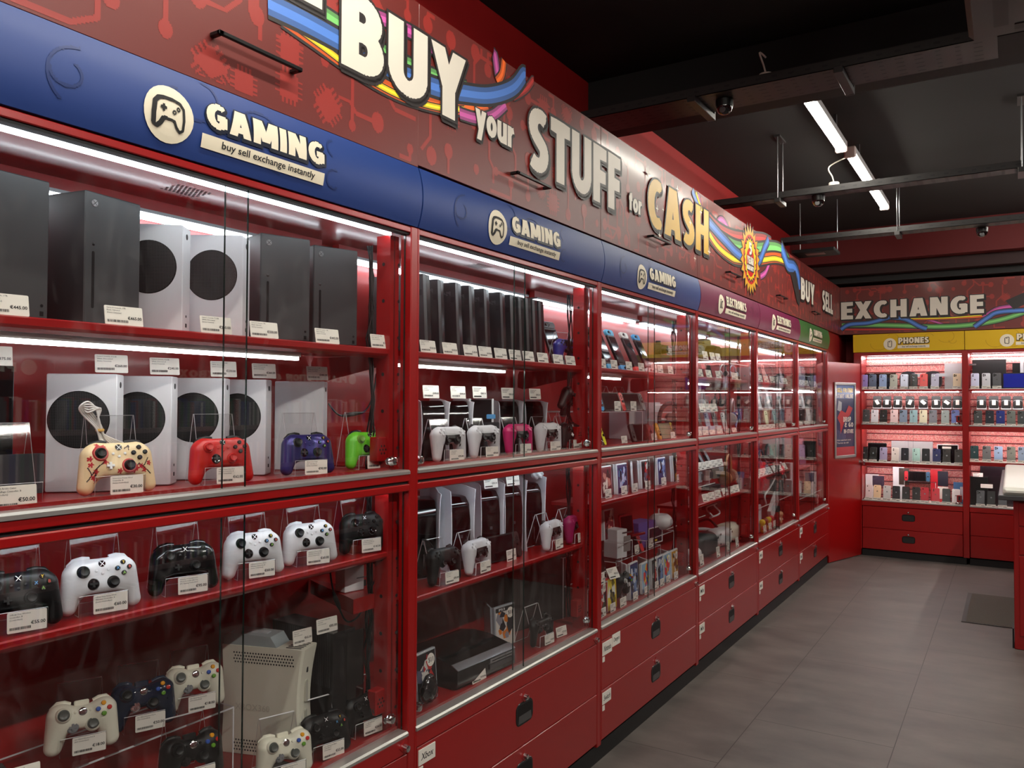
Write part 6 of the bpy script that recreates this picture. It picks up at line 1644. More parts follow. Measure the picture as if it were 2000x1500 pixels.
riser('short clear riser by the post under the white handheld', (-.07, YA[2]+.015, GB), LEFT, .22, .12, .15)
gc('maroon and white game case standing on the upper riser', PAL[4], 1191, -.23, .90, 0, w_=.125, h_=.16, seed=31, open_=.7)
riser('upper clear riser under the maroon and white game case', (-.20, YA[2]+.02, GB), LEFT, .19, .12, .283)
bx = box_item('violet_carton', 'violet and black carton with gamepad picture on the deep riser', 'carton', L(1264, -.17, GB+.1945), LEFT+A(-6), (.2, .1, .145), colour((96, 84, 160), .5), parts=((.06, .94, .06, .72, WHITE, 'white_panel'), (.12, .88, .1, .68, mat('carton_dark', (30, 30, 44), .4), 'picture'), (.45, .6, .15, .22, colour((220, 190, 60)), 'yellow_dot')))
card('price card before the violet carton', '€40.00', L(1272, -.15, GB+.1945, .02), LEFT, ('Pad', '', ''), .07, .05, 1, .1)
box_item('white_carton', 'white carton with grey gamepad picture on the deep riser', 'carton', L(1215, -.16, GB+.1945), LEFT+A(-14), (.085, .09, .15), WHITE, parts=((.15, .85, .2, .75, mat('carton_grey', (130, 128, 126), .5), 'picture'), (.0, 1, .84, .9, STEEL, 'top_band')))
handheld('small red handheld console leaning beside the white carton', L(1238, -.15, GB+.1945), LEFT+A(-6), (214, 40, 40), (214, 40, 40), tilt=.4)
card('price card before the small red handheld', '€120.00', L(1245, -.145, GB+.1945, .02), LEFT, ('Switch', '', ''), .06, .045, 1, .1)
t = thing('folding_handheld', 'open folding handheld console with dark red lid', 'handheld console', L(1226, -.2, .90), LEFT+A(-10), .1)
MB().slab(-.065, .065, 0, .012, .0, .12, .01, colour((120, 20, 24), .25), .002).slab(-.055, .055, -.001, 0, .02, .105, .004, SCREEN, .0003).build('lid', t)
MB().box(-.065, .065, -.075, .0, -.0, .014, colour((120, 20, 24), .25), ch=.003).build('base_shell', t)
riser('narrow clear riser under the folding handheld', (-.13, ycol(1214, -.13, .85), GB), LEFT, .14, .1, .282)
t = thing('oval_headphones', 'white oval headset with open top hanging near the cables', 'headset', L(1290, -.17, .88), LEFT+A(-6))
f_ = lambda X, Y, Z: np.maximum(np.sqrt((X/1.6)**2+(Y/1.3)**2+((Z-.05)/1.0)**2)-.052, -(np.sqrt((X/1.3)**2+(Y/1.1)**2+((Z-.115)/.8)**2)-.045))
v, fc = snet(f_, (-.1, -.08, -.01), (.1, .08, .11), (36, 28, 26)); MB().add(v, fc, WHITE).build('shell', t, True)
MB().lathe((.01, -.066, .05), [(-.004, .012), (0, .02)], GREYL, 'y', 18).build('badge', t, True); MB().tube([(-.02, .0, .1), (-.022, 0, .115), (-.015, 0, .125)], .004, WHITE, 8).build('hook', t, True)
riser('clear block riser under the white oval headset', (-.1, ycol(1262, -.1, .85), GB), LEFT, .42, .16, .262)
handheld('white handheld console with black buttons standing by the post', L(1181, -.1, GB+.1545), LEFT+A(10), (214, 212, 208), (214, 212, 208), tilt=.2, upright=True)
card('price card tilted on the short clear riser', '€90.00', L(1202, -.06, GB+.1545, .02), LEFT+A(-10), ('Lite', '', ''), .085, .055, 1, .5)
card('price card under the white handheld by the post', '€95.00', L(1178, -.055, GB+.1545, .02), LEFT, ('Lite', '', ''), .05, .055, 1, .1)
row = [(1177, 0, 'dark green', 0, WHITE, True), (1196, 0, 'yellow and black', 7, colour((200, 40, 36)), False), (1240, 0, 'pale blue dragon', 6, WHITE, False), (1262, 0, 'sky blue', 5, WHITE, False), (1281, 0, 'dark badge', 0, WHITE, True), (1292, 0, 'blue badge', 6, WHITE, True), (1304, 0, 'light blue badge', 5, WHITE, True), (1319, 0, 'black and gold badge', 3, WHITE, True)]
for i, (px, _, nm, p_, sp, bd) in enumerate(row):
    gc('%s game case in the front row behind the lower track' % nm, PAL[p_], px, -.075, GB, 3, spine=sp, w_=.125, h_=.16 if i != 2 else .185, badge=bd, seed=50+i, open_=.8 if i in (2, 4, 7) else 0, tilt=.04)
    card('price card on the %s game case of the front row' % nm, '€18.00', L(px+2, -.055, GB, .02), LEFT, ('Game', '', ''), .06, .042, 1, .06)
t = gamepad('360', 'small black gamepad with yellow and green buttons in the front row', L(1217, -.085, GB+.1), LEFT, BLACK, tilt=.1, stick=mat('stick_grey2', (190, 190, 190), .4))
easel('clear stand behind the small black gamepad of the front row', L(1214, -.14, GB), LEFT, .1, .16, .04)
card('price card under the small black gamepad of the front row', '€15.00', L(1218, -.055, GB, .02), LEFT, ('Pad', '', ''), .075, .045, 1, .05)
t = thing('clear_lidded_case', 'translucent grey case propped open near the lock box', 'case', L(1308, -.2, GB+.01), LEFT+A(-10))
MB().sheet([(-.08, .01), (0, .0), (.03, .09)], .004, -.11, .11, mat('smoked_grey', (120, 122, 124), .25), WHITE).build('shell', t)
# ================================================================ fourth to sixth cabinets
OLV = colour((92, 88, 52), .5); ORDN = ['first', 'second', 'third', 'fourth', 'fifth', 'sixth', 'seventh', 'eighth', 'ninth', 'tenth', 'eleventh', 'twelfth']
def glass_shelf(k, z, d0=.05, d1=.36, x1=None):
    o = MB().box(.015, (x1 or W-.05), d0, d1, z-.006, z, ACR).box(.015, (x1 or W-.05), d0-.0006, d0, z-.006, z, mat('shelf_edge_glow', (226, 240, 236), .25)).build('glass_shelf', CAB[k]); return o
def red_shelf(k, z, x0=.012, x1=None):
    return MB().sweep([(.055, z-.02), (.05, z-.014), (.05, z-.003), (.055, z), (.26, z), (.26, z-.015), (.075, z-.015)], x0, x1 or W-.042, RED).build('shelf', CAB[k])
SC3 = (.075, .05)
def cardrow(pxs, X, z, desc, w_=.075, h_=.05, rot=-8, tilt=.25):
    for i, px in enumerate(pxs): card('%s card %s' % (ORDN[i], desc), '€%d.00' % (40+10*(i % 3)), L(px, X, z, .02), LEFT+A(rot), ('Item', '', ''), w_, h_, 1, tilt, 'price cards '+desc)
# --- fourth
glass_shelf(3, 1.905)
camera_item('large olive camera on the glass shelf under the magenta sign', L(1384, -.17, 1.906), LEFT+A(-12), OLV, 1.55)
box_item('olive_case', 'olive hard case with curved lid on the glass shelf', 'case', L(1433, -.16, 1.906), LEFT+A(-8), (.24, .12, .13), OLV, parts=((.02, .98, .58, .62, colour((120, 114, 70)), 'lid_seam'),), r=.02)
cardrow((1380, 1394, 1405), -.08, 1.906, 'on the glass shelf by the olive camera', .07, .06)
for nm, px, cl in (('first', 1371, BLACK), ('second', 1389, BLACK)): tablet('black tablet leaning on the red top shelf, %s of two' % nm, L(px, -.12, 1.796), LEFT, .1, .1, BLACK, .25)
headphones('white headphones on the red top shelf beside the pale blue pair', L(1412, -.14, 1.796), LEFT+A(-10), WHITE, s=.55)
headphones('pale blue headphones on the red top shelf', L(1431, -.12, 1.796), LEFT+A(-10), colour((150, 182, 200), .4), s=.55)
cardrow((1369, 1386, 1405), -.066, 1.795, 'on the red shelf below the small tablets', .075, .05)
card('wide price card below the pale blue headphones', '€110.00', L(1436, -.066, 1.795, .02), LEFT, ('Headphones', '', ''), .15, .05, 1, .15)
headphones('silver headphones on the riser of the fourth cabinet', L(1373, -.18, GA+.155), LEFT+A(10), GREYL, s=.75)
headphones('black headphones on the riser of the fourth cabinet', L(1402, -.18, GA+.155), LEFT+A(0), BLACK, s=.8)
headphones('large white headphones beside the glass joint', L(1430, -.2, GA), LEFT+A(10), WHITE, s=1.25)
riser('clear riser with headphones and price cards, fourth cabinet', (-.1, YA[3]+.02, GA), LEFT, .62, .2, .15)
cardrow((1374, 1386, 1397), -.115, GA+.1545, 'on the riser under the headphones', .085, .055)
for i, (px, c) in enumerate(((1372, (60, 62, 66)), (1388, (170, 176, 196)), (1403, (90, 92, 98)), (1420, (210, 210, 214)), (1443, (70, 96, 150)))):
    phone(['dark grey', 'lilac grey', 'mid grey', 'white', 'denim blue'][i]+' phone on the middle floor of the fourth cabinet', c, L(px, -.16, GA), LEFT+A(-4), .25, 2)
for i, (px, c) in enumerate(((1366, WHITE), (1378, WHITE), (1392, colour((170, 196, 224))), (1405, WHITE))):
    box_item('earbud_box', '%s small earbud box along the middle track, fourth cabinet' % ORDN[i], 'box', L(px, -.08, GA), LEFT+A(-8), (.07, .03, .06), c, parts=((.3, .7, .3, .7, GREYL, 'picture'),), group='earbud boxes')
cardrow((1367, 1380, 1393, 1408, 1424, 1436), -.058, GA, 'along the middle track of the fourth cabinet', .075, .04)
red_shelf(3, 1.0); glass_shelf(3, 1.10, .09, .3, .62)
for nm, px in (('first', 1378), ('second', 1391)): box_item('tall_remote', 'tall black slanted remote, %s of two above the small boxes' % nm, 'remote', L(px, -.14, 1.20), LEFT, (.05, .02, .16), BLACK, tilt=.5, group='tall black remotes')
riser('clear riser with black remotes and cards, fourth cabinet', (-.1, YA[3]+.03, 1.101), LEFT, .5, .16, .095)
headphones('tan brown headphones with gold cups standing on the red shelf', L(1422, -.13, 1.0), LEFT+A(6), mat('headphone_tan', (170, 128, 84), .3, metal=.4), colour((120, 86, 56)), 1.35, stand=True)
cardrow((1366, 1374, 1386, 1397, 1408), -.088, 1.2, 'on the riser before the black remotes', .085, .05)
cardrow((1380, 1392, 1404, 1418, 1432, 1440), -.062, 1.0, 'along the red shelf before the tan headphones', .085, .05)
for i, (px, c) in enumerate(((1368, GREYL), (1384, colour((180, 150, 140))), (1398, colour((120, 110, 100))), (1412, GREYL))):
    box_item('wrapped_gadget', '%s wrapped gadget box on the glass shelf, fourth cabinet' % ORDN[i], 'box', L(px, -.16, 1.101), LEFT+A(-10*i), (.08, .05, .07), c, parts=((.2, .8, .2, .8, STEEL, 'picture'),), group='wrapped gadget boxes')
glass_shelf(3, .86, .2, .34, .75)
box_item('dark_box', 'dark red-black box standing on the low glass shelf', 'box', L(1397, -.24, .861), LEFT, (.26, .06, .17), mat('box_maroon', (50, 14, 16), .4), parts=((.3, .7, .8, .84, STEEL, 'printed_line'),))
headset('large dark grey VR headset on the floor of the fourth cabinet', L(1388, -.09, GB), LEFT+A(-8), mat('headset_dark', (52, 54, 56), .5), 1.6, False)
headset('white VR headset between dark and beige headsets', L(1418, -.12, GB+.0), LEFT+A(-10), WHITE, 1.35)
headset('beige white VR headset by the red lock box', L(1436, -.12, GB+.0), LEFT+A(-6), WHITE2, 1.45, False)
headset('white VR headset cut off by the cabinet post', L(1364, -.08, GB), LEFT+A(0), WHITE, 1.0, False)
cardrow((1372, 1404, 1424, 1441), -.05, GB, 'on the floor before the VR headsets', .07, .07, 0, .1)
t = thing('cable_coil', 'white cable coiled over the dark grey VR headset', 'cable', L(1393, -.2, .82), LEFT); MB().tube([(.1*math.cos(a), .02*math.sin(3*a), .05+.05*math.sin(a)) for a in np.linspace(0, 2*PI, 25)[:-1]], .006, WHITE, 8, closed=True).build('wire', t, True)
# --- fifth
for i, (px, X, w_) in enumerate(((1491, -.22, .26), (1503, -.18, .24), (1518, -.13, .22))): tablet('large tablet with light frame leaning back, %s under the second magenta sign' % ORDN[i], L(px, X, 1.796), LEFT+A(-20), w_, .2, WHITE, .45, colour((90, 80, 84), .1))
for i, (px, c, nm) in enumerate(((1484, (210, 212, 216), 'silver'), (1496, (230, 160, 160), 'rose'), (1513, (60, 60, 64), 'charcoal'), (1531, (206, 202, 210), 'pearl white'))): phone('%s phone on the top shelf of the fifth cabinet' % nm, c, L(px, -.1, 1.796), LEFT+A(-2), .2, 2)
cardrow((1486, 1498, 1510, 1520, 1535), -.066, 1.795, 'on the top shelf of the fifth cabinet', .09, .055)
riser('clear riser with watch boxes, fifth cabinet', (-.12, YA[4]+.02, GA), LEFT, 1.2, .16, .155)
for i, (px, nm) in enumerate(((1488, 'first'), (1506, 'second'), (1526, 'third'), (1543, 'fourth'))): box_item('black_watch_box', '%s black watch in a white tray on the riser of the fifth cabinet' % nm, 'smartwatch', L(px, -.16, GA+.1595), LEFT, (.13, .04, .17), WHITE, parts=((.08, .92, .1, .98, BLACK, 'watch_pad'), (.3, .7, .3, .7, STEEL, 'watch')), tilt=.2, group='black watches in white trays')
for i, (px, c, nm) in enumerate(((1486, (52, 58, 68), 'slate'), (1501, (214, 220, 180), 'pale yellow'), (1517, (150, 180, 176), 'sea green'), (1532, (130, 92, 116), 'mauve'), (1543, (200, 150, 156), 'pink'))): phone('%s phone on the middle floor of the fifth cabinet' % nm, c, L(px, -.12, GA), LEFT, .15, 2)
cardrow((1485, 1493, 1503, 1511, 1522, 1532), -.056, GA, 'along the middle track of the fifth cabinet', .1, .045)
red_shelf(4, 1.06)
headphones('dark blue headphones on the lower red shelf, fifth cabinet', L(1486, -.2, 1.06), LEFT, colour((44, 44, 70)), s=.9)
headphones('black headphones on the lower red shelf, fifth cabinet', L(1500, -.2, 1.06), LEFT, BLACK, s=1.1)
phone('sage green phone on the lower red shelf, fifth cabinet', (120, 150, 136), L(1514, -.17, 1.06), LEFT, .2, 1, h_=.17)
headphones('brown headphones on the lower red shelf, fifth cabinet', L(1531, -.2, 1.06), LEFT, colour((70, 34, 34)), s=.9)
cardrow((1483, 1490, 1497, 1506, 1516, 1526, 1536), -.062, 1.06, 'slanted along the lower red shelf, fifth cabinet', .12, .06, 0, .5)
glass_shelf(4, .83)
for i, (px, c, nm, w_) in enumerate(((1486, (90, 20, 30), 'maroon round', .16), (1504, (60, 20, 26), 'dark red', .2), (1519, (34, 34, 38), 'black', .2))): box_item('speaker_box', '%s gadget box on the low glass shelf, fifth cabinet' % nm, 'box', L(px, -.2, .831), LEFT, (w_, .08, .2), colour(c), parts=((.3, .7, .4, .7, STEEL, 'emblem'),), group='gadget boxes on low glass shelf', r=.03)
o = box_item('white_power_bank', 'white flat device hanging slanted on a white cable, fifth cabinet', 'device', (-.09, ycol(1519, -.09, .68), .665), LEFT, (.1, .03, .27), WHITE, parts=((.4, .6, .4, .5, INK, 'logo'),)); o.matrix_world = Matrix.Translation((-.09, ycol(1507, -.09, .68), .70)) @ Matrix.Rotation(LEFT, 4, 'Z') @ Matrix.Rotation(A(58), 4, 'Y')
hang_cable('white cable looping down to the slanted white device', pxl([(1516, 895), (1517, 925), (1505, 950), (1494, 968), (1497, 985)], -.09), .007, WHITE)
hang_cable('white cable falling beside the slanted white device', pxl([(1525, 903), (1532, 925), (1539, 945), (1537, 958)], -.09), .007, WHITE)
box_item('grey_white_case', 'pale grey tall case standing by the post, fifth cabinet floor', 'case', L(1484, -.09, GB), LEFT, (.1, .06, .22), colour((190, 196, 210)), r=.03)
box_item('dark_case', 'big dark maroon case behind the yellow figures', 'case', L(1506, -.26, GB), LEFT, (.7, .08, .3), mat('box_maroon', (50, 14, 16), .4), parts=((.02, .4, .6, .66, GREYL, 'printed_band'),), r=.02)
def toy(lab, loc, c1, c2, s=1.0):
    t = thing('toy_figure', lab, 'toy figure', loc, LEFT, group='small plastic figures')
    f = lambda X, Y, Z: smin(np.sqrt(X**2+Y**2+(Z-.075)**2)-.022, d_capsule(X, Y, Z, (0, 0, .015), (0, 0, .05), .016, .014), .008)
    v, fc = snet(f, (-.04, -.04, -.004), (.04, .04, .11), (18, 18, 24)); MB().add([(x*s, y*s, z*s) for x, y, z in v], fc, c1).build('body', t, True)
    b = MB()
    for q in (-1, 1): b.tube([(q*.012*s, -.0, .045*s), (q*.034*s, -.01*s, .03*s)], .006*s, c2, 8)
    b.build('arm', t, True)
for i, (px, c1, c2) in enumerate(((1489, (226, 190, 30), (200, 40, 40)), (1495, (140, 60, 40), (226, 190, 30)), (1501, (226, 200, 60), (90, 50, 30)), (1506, (210, 60, 60), (220, 200, 190)), (1524, (196, 150, 110), (220, 214, 200)))):
    toy('%s plastic figure on the fifth cabinet floor' % ['yellow', 'brown', 'gold', 'red', 'tan'][i], L(px, -.07, GB), colour(c1), colour(c2), 1.1)
cardrow((1495, 1505, 1514), -.05, GB, 'before the little plastic figures', .085, .06, 0, .1)
# --- sixth
box_item('open_box', 'white printed box beside the dark slanted tablet, sixth cabinet', 'box', L(1565, -.2, 1.9), LEFT, (.2, .05, .1), WHITE, parts=((.1, .9, .3, .7, STEEL, 'lettering'),)); glass_shelf(5, 1.9, .12, .3)
tablet('dark tablet leaning behind the blue-grey phones, sixth cabinet', L(1579, -.17, 1.796), LEFT, .2, .26, BLACK, .25)
for i, (px, c, nm) in enumerate(((1572, (126, 138, 156), 'blue-grey'), (1589, (150, 170, 176), 'ice blue'))): phone('%s phone on the top shelf of the sixth cabinet' % nm, c, L(px, -.11, 1.796), LEFT, .1, 1, w_=.13, h_=.19)
cardrow((1563, 1569, 1577, 1587, 1593), -.066, 1.795, 'on the top shelf of the sixth cabinet', .1, .055)
for i, (px, nm) in enumerate(((1573, 'first'), (1588, 'second'))): box_item('black_watch_box', '%s black watch in a white tray, sixth cabinet' % nm, 'smartwatch', L(px, -.16, GA+.1595), LEFT, (.15, .04, .19), WHITE, parts=((.08, .92, .1, .98, BLACK, 'watch_pad'), (.3, .7, .3, .7, STEEL, 'watch')), tilt=.2, group='black watches in white trays')
riser('clear riser with two watches, sixth cabinet', (-.12, YA[5]+.02, GA), LEFT, 1.2, .16, .155)
for i, (px, c, nm) in enumerate(((1569, (24, 24, 26), 'black'), (1583, (224, 226, 222), 'white'), (1593, (110, 50, 56), 'wine'))): phone('%s wide phone on the middle floor of the sixth cabinet' % nm, c, L(px, -.12, GA), LEFT, .15, 2, w_=.13 if i < 2 else .1, h_=.19)
cardrow((1565, 1577, 1588), -.056, GA, 'along the middle track of the sixth cabinet', .11, .045)
red_shelf(5, 1.04)
tablet('pinkish lilac tablet on the lower red shelf, sixth cabinet', L(1569, -.13, 1.04), LEFT, .27, .25, colour((150, 96, 130)), .12, colour((150, 96, 130), .3))
box_item('tall_dark_box', 'tall dark red box beside the lilac tablet', 'box', L(1588, -.2, 1.04), LEFT, (.25, .06, .29), mat('box_maroon', (50, 14, 16), .4), parts=((.2, .8, .5, .6, STEEL, 'lettering'),))
glass_shelf(5, .76)
for i, (px, c, nm) in enumerate(((1562, (150, 130, 140), 'dusty pink'), (1580, (170, 130, 110), 'copper'), (1593, (200, 150, 150), 'salmon'))): tablet('%s tablet leaning on the low glass shelf, sixth cabinet' % nm, L(px, -.14, .761), LEFT, .2, .25, colour(c), .15, colour(c, .3))
box_item('flat_black_case', 'flat dark case lying on the sixth cabinet floor', 'case', L(1575, -.2, GB), LEFT, (.6, .1, .1), mat('box_maroon', (50, 14, 16), .4), r=.02)
toy('pink plastic figure on the sixth cabinet floor', L(1595, -.08, GB), colour((220, 170, 170)), colour((200, 120, 120)), 1.1)

# ================================================================ phones on the back wall
def B(px, Y, z, dz=.06): return (xcol(px, Y, z+dz), Y, z+.0004)
def prow(cabn, shelf, Y, z, items, st=True, hgt=.15, rz=0.0, tilt=.2):
    for i, (px, c, nm, style) in enumerate(items):
        o = ORDN[i]; loc = B(px, Y, z)
        if st:
            phone_stand('%s labelled clear stand on the %s of the %s phone cabinet' % (o, shelf, cabn), loc, rz)
            loc = (loc[0], loc[1]+.001, z+.012)
        phone('%s phone, %s on the %s of the %s phone cabinet' % (nm, o, shelf, cabn), c, loc, rz, tilt, style, h_=hgt)
YF = YB0+.075
prow('first', 'top shelf', YF, 1.785, [(1687, (150, 136, 200), 'purple', 0), (1704, (98, 112, 134), 'slate blue', 1), (1724, (146, 166, 200), 'light blue', 2), (1745, (176, 178, 164), 'sage', 1), (1766, (214, 222, 236), 'ice white', 0), (1784, (22, 24, 26), 'black', 0), (1804, (206, 30, 34), 'bright red', 2), (1826, (158, 154, 176), 'mauve grey', 1), (1869, (222, 202, 166), 'gold', 1)])
box_item('black_tablet_box', 'wide black tablet lying behind the phones of the top shelf', 'tablet', B(1716, YB0+.22, 1.786), 0, (.34, .04, .175), GLOSSB, tilt=.1)
for i, px in enumerate((1774, 1822)):
    t = box_item('dark_helmet_case', '%s dark domed case with grey label behind the top shelf phones' % ORDN[i], 'case', B(px, YB0+.18, 1.786), 0, (.17, .07, .19), mat('case_dark', (36, 36, 38), .4), parts=((.2, .8, .68, .86, GREYL, 'label'),), r=.07, group='dark domed cases')
box_item('silver_console_box', 'tall silver grey box behind the gold phone', 'box', B(1866, YB0+.2, 1.786), 0, (.2, .06, .27), mat('silver_grey', (176, 176, 178), .35), parts=((.6, .95, .9, .96, STEEL, 'lettering'),))
riser('long clear riser with black wrapped phones, first phone cabinet', (BX0+.02, YB0+.12, 1.4055), 0, .93, .14, .165)
def wrapped(lab, px, Y, z, a):
    t = thing('wrapped_phone', lab, 'smartphone', B(px, Y, z), 0, .2, 'black wrapped phones in white trays')
    MB().slab(-.045, .045, .001, .012, 0, .04, .006, WHITE, .002).slab(-.042, .042, -.002, .006, .012, .138, .012, BLACK, .001).build('tray', t)
    c, s = math.cos(a), math.sin(a); P = [(c*x-s*z_, .07+s*x+c*z_) for x, z_ in ((-.016, -.026), (.016, -.026), (.016, .026), (-.016, .026))]
    MB().prism([(x, z_) for x, z_ in P], -.004, -.0025, CARD).build('paper_tag', t)
    MB().tube([(-.04, -.003, .085), (-.02, -.004, .094), (0, -.004, .097), (.02, -.004, .094), (.04, -.003, .085)], .0009, ACR_E, 6).build('elastic', t)
for i, (px, a) in enumerate(((1713, .5), (1732, 0), (1753, -.05), (1777, -.35), (1803, .8), (1828, .05), (1849, .9), (1870, 0))): wrapped('black wrapped phone in white tray, %s on the riser of the first phone cabinet' % ORDN[i], px, YB0+.14, 1.5750, a)
prow('first', 'middle floor', YF-.005, 1.4055, [(1691, (58, 62, 62), 'dark grey', 0), (1708, (226, 228, 232), 'white', 2), (1725, (20, 22, 24), 'black', 0), (1746, (236, 206, 204), 'pale pink', 2), (1764, (128, 146, 166), 'steel blue', 1), (1784, (150, 186, 190), 'teal', 2), (1803, (236, 230, 196), 'pale yellow', 2), (1822, (116, 116, 126), 'ash grey', 1), (1846, (146, 156, 154), 'grey green', 1), (1866, (98, 122, 196), 'periwinkle blue', 1)])
prow('first', 'lower shelf', YF, 1.0005, [(1687, (20, 18, 19), 'black', 0), (1705, (28, 30, 28), 'off-black', 0), (1725, (164, 156, 186), 'lilac', 2), (1748, (224, 216, 206), 'cream white', 2), (1767, (24, 26, 36), 'midnight', 0), (1789, (168, 208, 196), 'mint', 2), (1808, (16, 18, 24), 'glossy black', 0), (1829, (24, 34, 82), 'navy', 0), (1849, (36, 32, 30), 'espresso', 0), (1872, (40, 34, 32), 'dark brown', 0)])
tablet('black tablet with rounded corners behind the lower shelf phones', B(1713, YB0+.2, 1.001), 0, .19, .2, BLACK, .1)
box_item('silver_laptop', 'silver grey laptop standing closed behind the lower shelf phones', 'laptop', B(1781, YB0+.21, 1.001), 0, (.40, .03, .225), mat('silver_grey', (176, 176, 178), .35), parts=((.72, .93, .7, .8, CARD, 'sticker'), (.72, .93, .86, .93, CARD, 'sticker')))
tablet('white-framed tablet behind the navy phone of the lower shelf', B(1851, YB0+.2, 1.001), 0, .2, .205, WHITE, .1)
prow('first', 'bottom floor', YF-.005, .5925, [(1697, (222, 206, 204), 'silver rose', 0), (1713, (226, 196, 156), 'gold', 0), (1732, (190, 190, 186), 'clear silver', 0), (1750, (22, 20, 28), 'dark violet', 2), (1769, (30, 26, 26), 'black split', 0), (1789, (24, 20, 20), 'black', 0), (1806, (176, 20, 40), 'crimson', 0), (1827, (190, 24, 46), 'red', 2), (1848, (20, 22, 24), 'jet black', 0), (1867, (226, 222, 220), 'white', 0)])
box_item('phone_carton', 'small white-framed carton behind the silver rose phone', 'carton', B(1703, YB0+.22, .5925), 0, (.13, .04, .26), WHITE, parts=((.05, .95, .5, .95, mat('carton_purple', (60, 50, 70), .4), 'picture'),))
box_item('phone_carton', 'tall dark picture carton standing behind the bottom phones', 'carton', B(1755, YB0+.24, .5925), 0, (.11, .03, .36), WHITE, parts=((.04, .96, .45, .95, colour((60, 48, 40)), 'picture'),))
box_item('phone_carton', 'red edged carton with white label behind the red phones', 'carton', B(1829, YB0+.24, .5925), 0, (.11, .03, .34), colour((196, 30, 44)), parts=((.12, 1, .5, .96, mat('carton_dark', (30, 30, 44), .4), 'picture'), (.12, 1, .1, .48, CARD, 'label')))
riser('clear low riser under a dark handheld, first phone cabinet', (xcol(1766, YB0+.16, .8), YB0+.16, .5925), 0, .3, .1, .21)
handheld('handheld console lying across with red and blue ends, phone cabinet', (xcol(1791, YB0+.2, .86), YB0+.2, .8065), 0, (190, 30, 44), (50, 90, 120), tilt=.1)
box_item('blue_carton', 'blue picture carton at the post behind the last bottom phone', 'carton', B(1873, YB0+.2, .5925), 0, (.1, .03, .22), colour((60, 100, 140)), parts=((.1, .9, .2, .8, GREYL, 'picture'),))
prow('second', 'top shelf', YF, 1.785, [(1904, (206, 212, 236), 'pale lilac', 2), (1926, (196, 198, 202), 'silver', 1), (1947, (84, 86, 88), 'dark grey', 1)])
box_item('black_laptop', 'black laptop with silver side edge behind the top shelf phones', 'laptop', B(1932, YB0+.2, 1.786), 0, (.30, .04, .30), mat('lap_black', (22, 22, 24), .4), parts=((.9, 1.0, 0, 1, GREYL, 'side_edge'),))
tablet('tablet showing a deep blue picture on the top shelf', B(1988, YB0+.12, 1.786), 0, .26, .16, BLACK, .12, colour((26, 36, 130), .15))
box_item('small_black_radio', 'small black device with grey label behind the blue tablet', 'device', B(1997, YB0+.22, 1.786), 0, (.17, .05, .26), BLACK, parts=((.2, .9, .8, .88, GREYL, 'label'),))
riser('long clear riser with black wrapped phones, second phone cabinet', (BX1+.05, YB0+.12, 1.4055), 0, .9, .14, .165)
for i, (px, a) in enumerate(((1917, 0), (1941, 0), (1965, 0), (1988, 0), (2012, .1))): wrapped('black wrapped phone in white tray, %s on the riser of the second phone cabinet' % ORDN[i], px, YB0+.14, 1.5750, a)
prow('second', 'middle floor', YF-.005, 1.4055, [(1910, (58, 62, 62), 'dark grey', 1), (1933, (28, 34, 44), 'blue-black', 1), (1954, (34, 48, 110), 'royal blue', 0), (1975, (100, 106, 100), 'olive grey', 1), (1996, (60, 66, 66), 'graphite', 1)])
prow('second', 'lower shelf', YF, 1.0455, [(1903, (24, 60, 62), 'dark teal', 0), (1927, (106, 108, 108), 'mid grey', 1), (1950, (160, 184, 216), 'sky blue', 1), (1975, (116, 118, 108), 'khaki grey', 1), (1997, (130, 148, 170), 'dusk blue', 1)])
box_item('console_carton', 'tall black carton with white label on the bottom floor', 'carton', B(1911, YB0+.16, .5925), 0, (.17, .05, .29), BLACK, parts=((.12, .75, .62, .76, CARD, 'label'),))
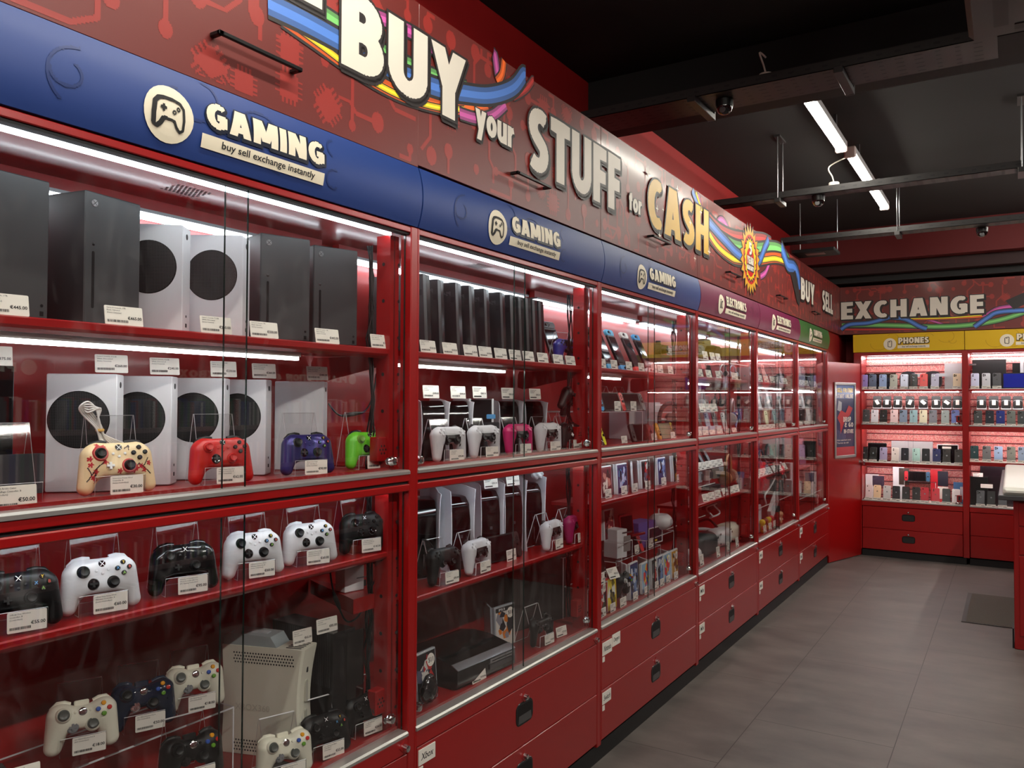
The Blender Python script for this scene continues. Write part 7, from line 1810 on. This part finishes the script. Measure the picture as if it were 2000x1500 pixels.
card('price card on top of the tall black carton', '€99.00', (xcol(1910, YB0+.16, .9), YB0+.165, .8835), 0, ('Item', '', ''), .09, .04, 1, .05)
box_item('large_laptop', 'large dark laptop standing open behind the counter top', 'laptop', B(1966, YB0+.2, .5925), 0, (.46, .04, .40), mat('lap_maroon', (30, 20, 26), .2), parts=((.3, .42, .55, .75, mat('lap_reflex', (60, 54, 60), .2), 'sticker'),))  # paler front patch paints a reflection into the colour
prow('second', 'bottom floor', YF-.005, .5925, [(1915, (70, 74, 78), 'grey', 1), (1936, (24, 24, 26), 'black', 0), (1958, (84, 88, 92), 'light grey', 0)])

# ================================================================ game shelving on the opposite side of the aisle (seen mirrored in the glass)
SPC = [(30, 60, 140), (230, 230, 226), (30, 110, 60), (160, 30, 30), (20, 20, 24), (120, 120, 124)]
for i, (ya, nm) in enumerate(((2.62, 'PLAYSTATION 5'), (3.98, 'XBOX'), (5.34, 'PLAYSTATION 4'))):
    t = thing('game_shelving', 'dark red game shelving headed %s, mirrored in the glass doors' % nm, 'shelving', (3.25, ya, 0), -PI/2, group='game shelving across the aisle')
    Wg = 1.34
    MB().box(0, Wg, .02, .5, 0, 1.92, mat('shelving_dark', (46, 12, 14), .6)).build('carcass', t)
    b = MB(); b.box(0, Wg, -.03, .02, 1.745, 1.875, mat('header_red', (120, 20, 20), .5)); b.build('header_board', t)
    b = MB(); b.flat(*strokes(nm, .2, .2+.06*len(nm) if nm != 'XBOX' else .5, 1.79, 1.845), WORD, -.0312); b.disc((.13, -.0312, 1.82), .045, WORD, 'y', 20); b.build('lettering', t)
    r = random.Random(i); bs = MB(); sh = MB()
    for z in (.25, .55, .85, 1.15, 1.45):
        sh.box(0, Wg, -.10, .02, z-.03, z, mat('shelf_strip_grey', (150, 130, 130), .5)); x = .02
        while x < Wg-.04:
            w_ = r.choice((.013, .016, .02))
            if r.random() < .9: bs.box(x, x+w_-.001, -.08, .015, z+.001, z+r.uniform(.165, .2), colour(r.choice(SPC), .4))
            x += w_
    sh.build('shelf', t); o = bs.build('case_spines', t); o['kind'] = 'stuff'
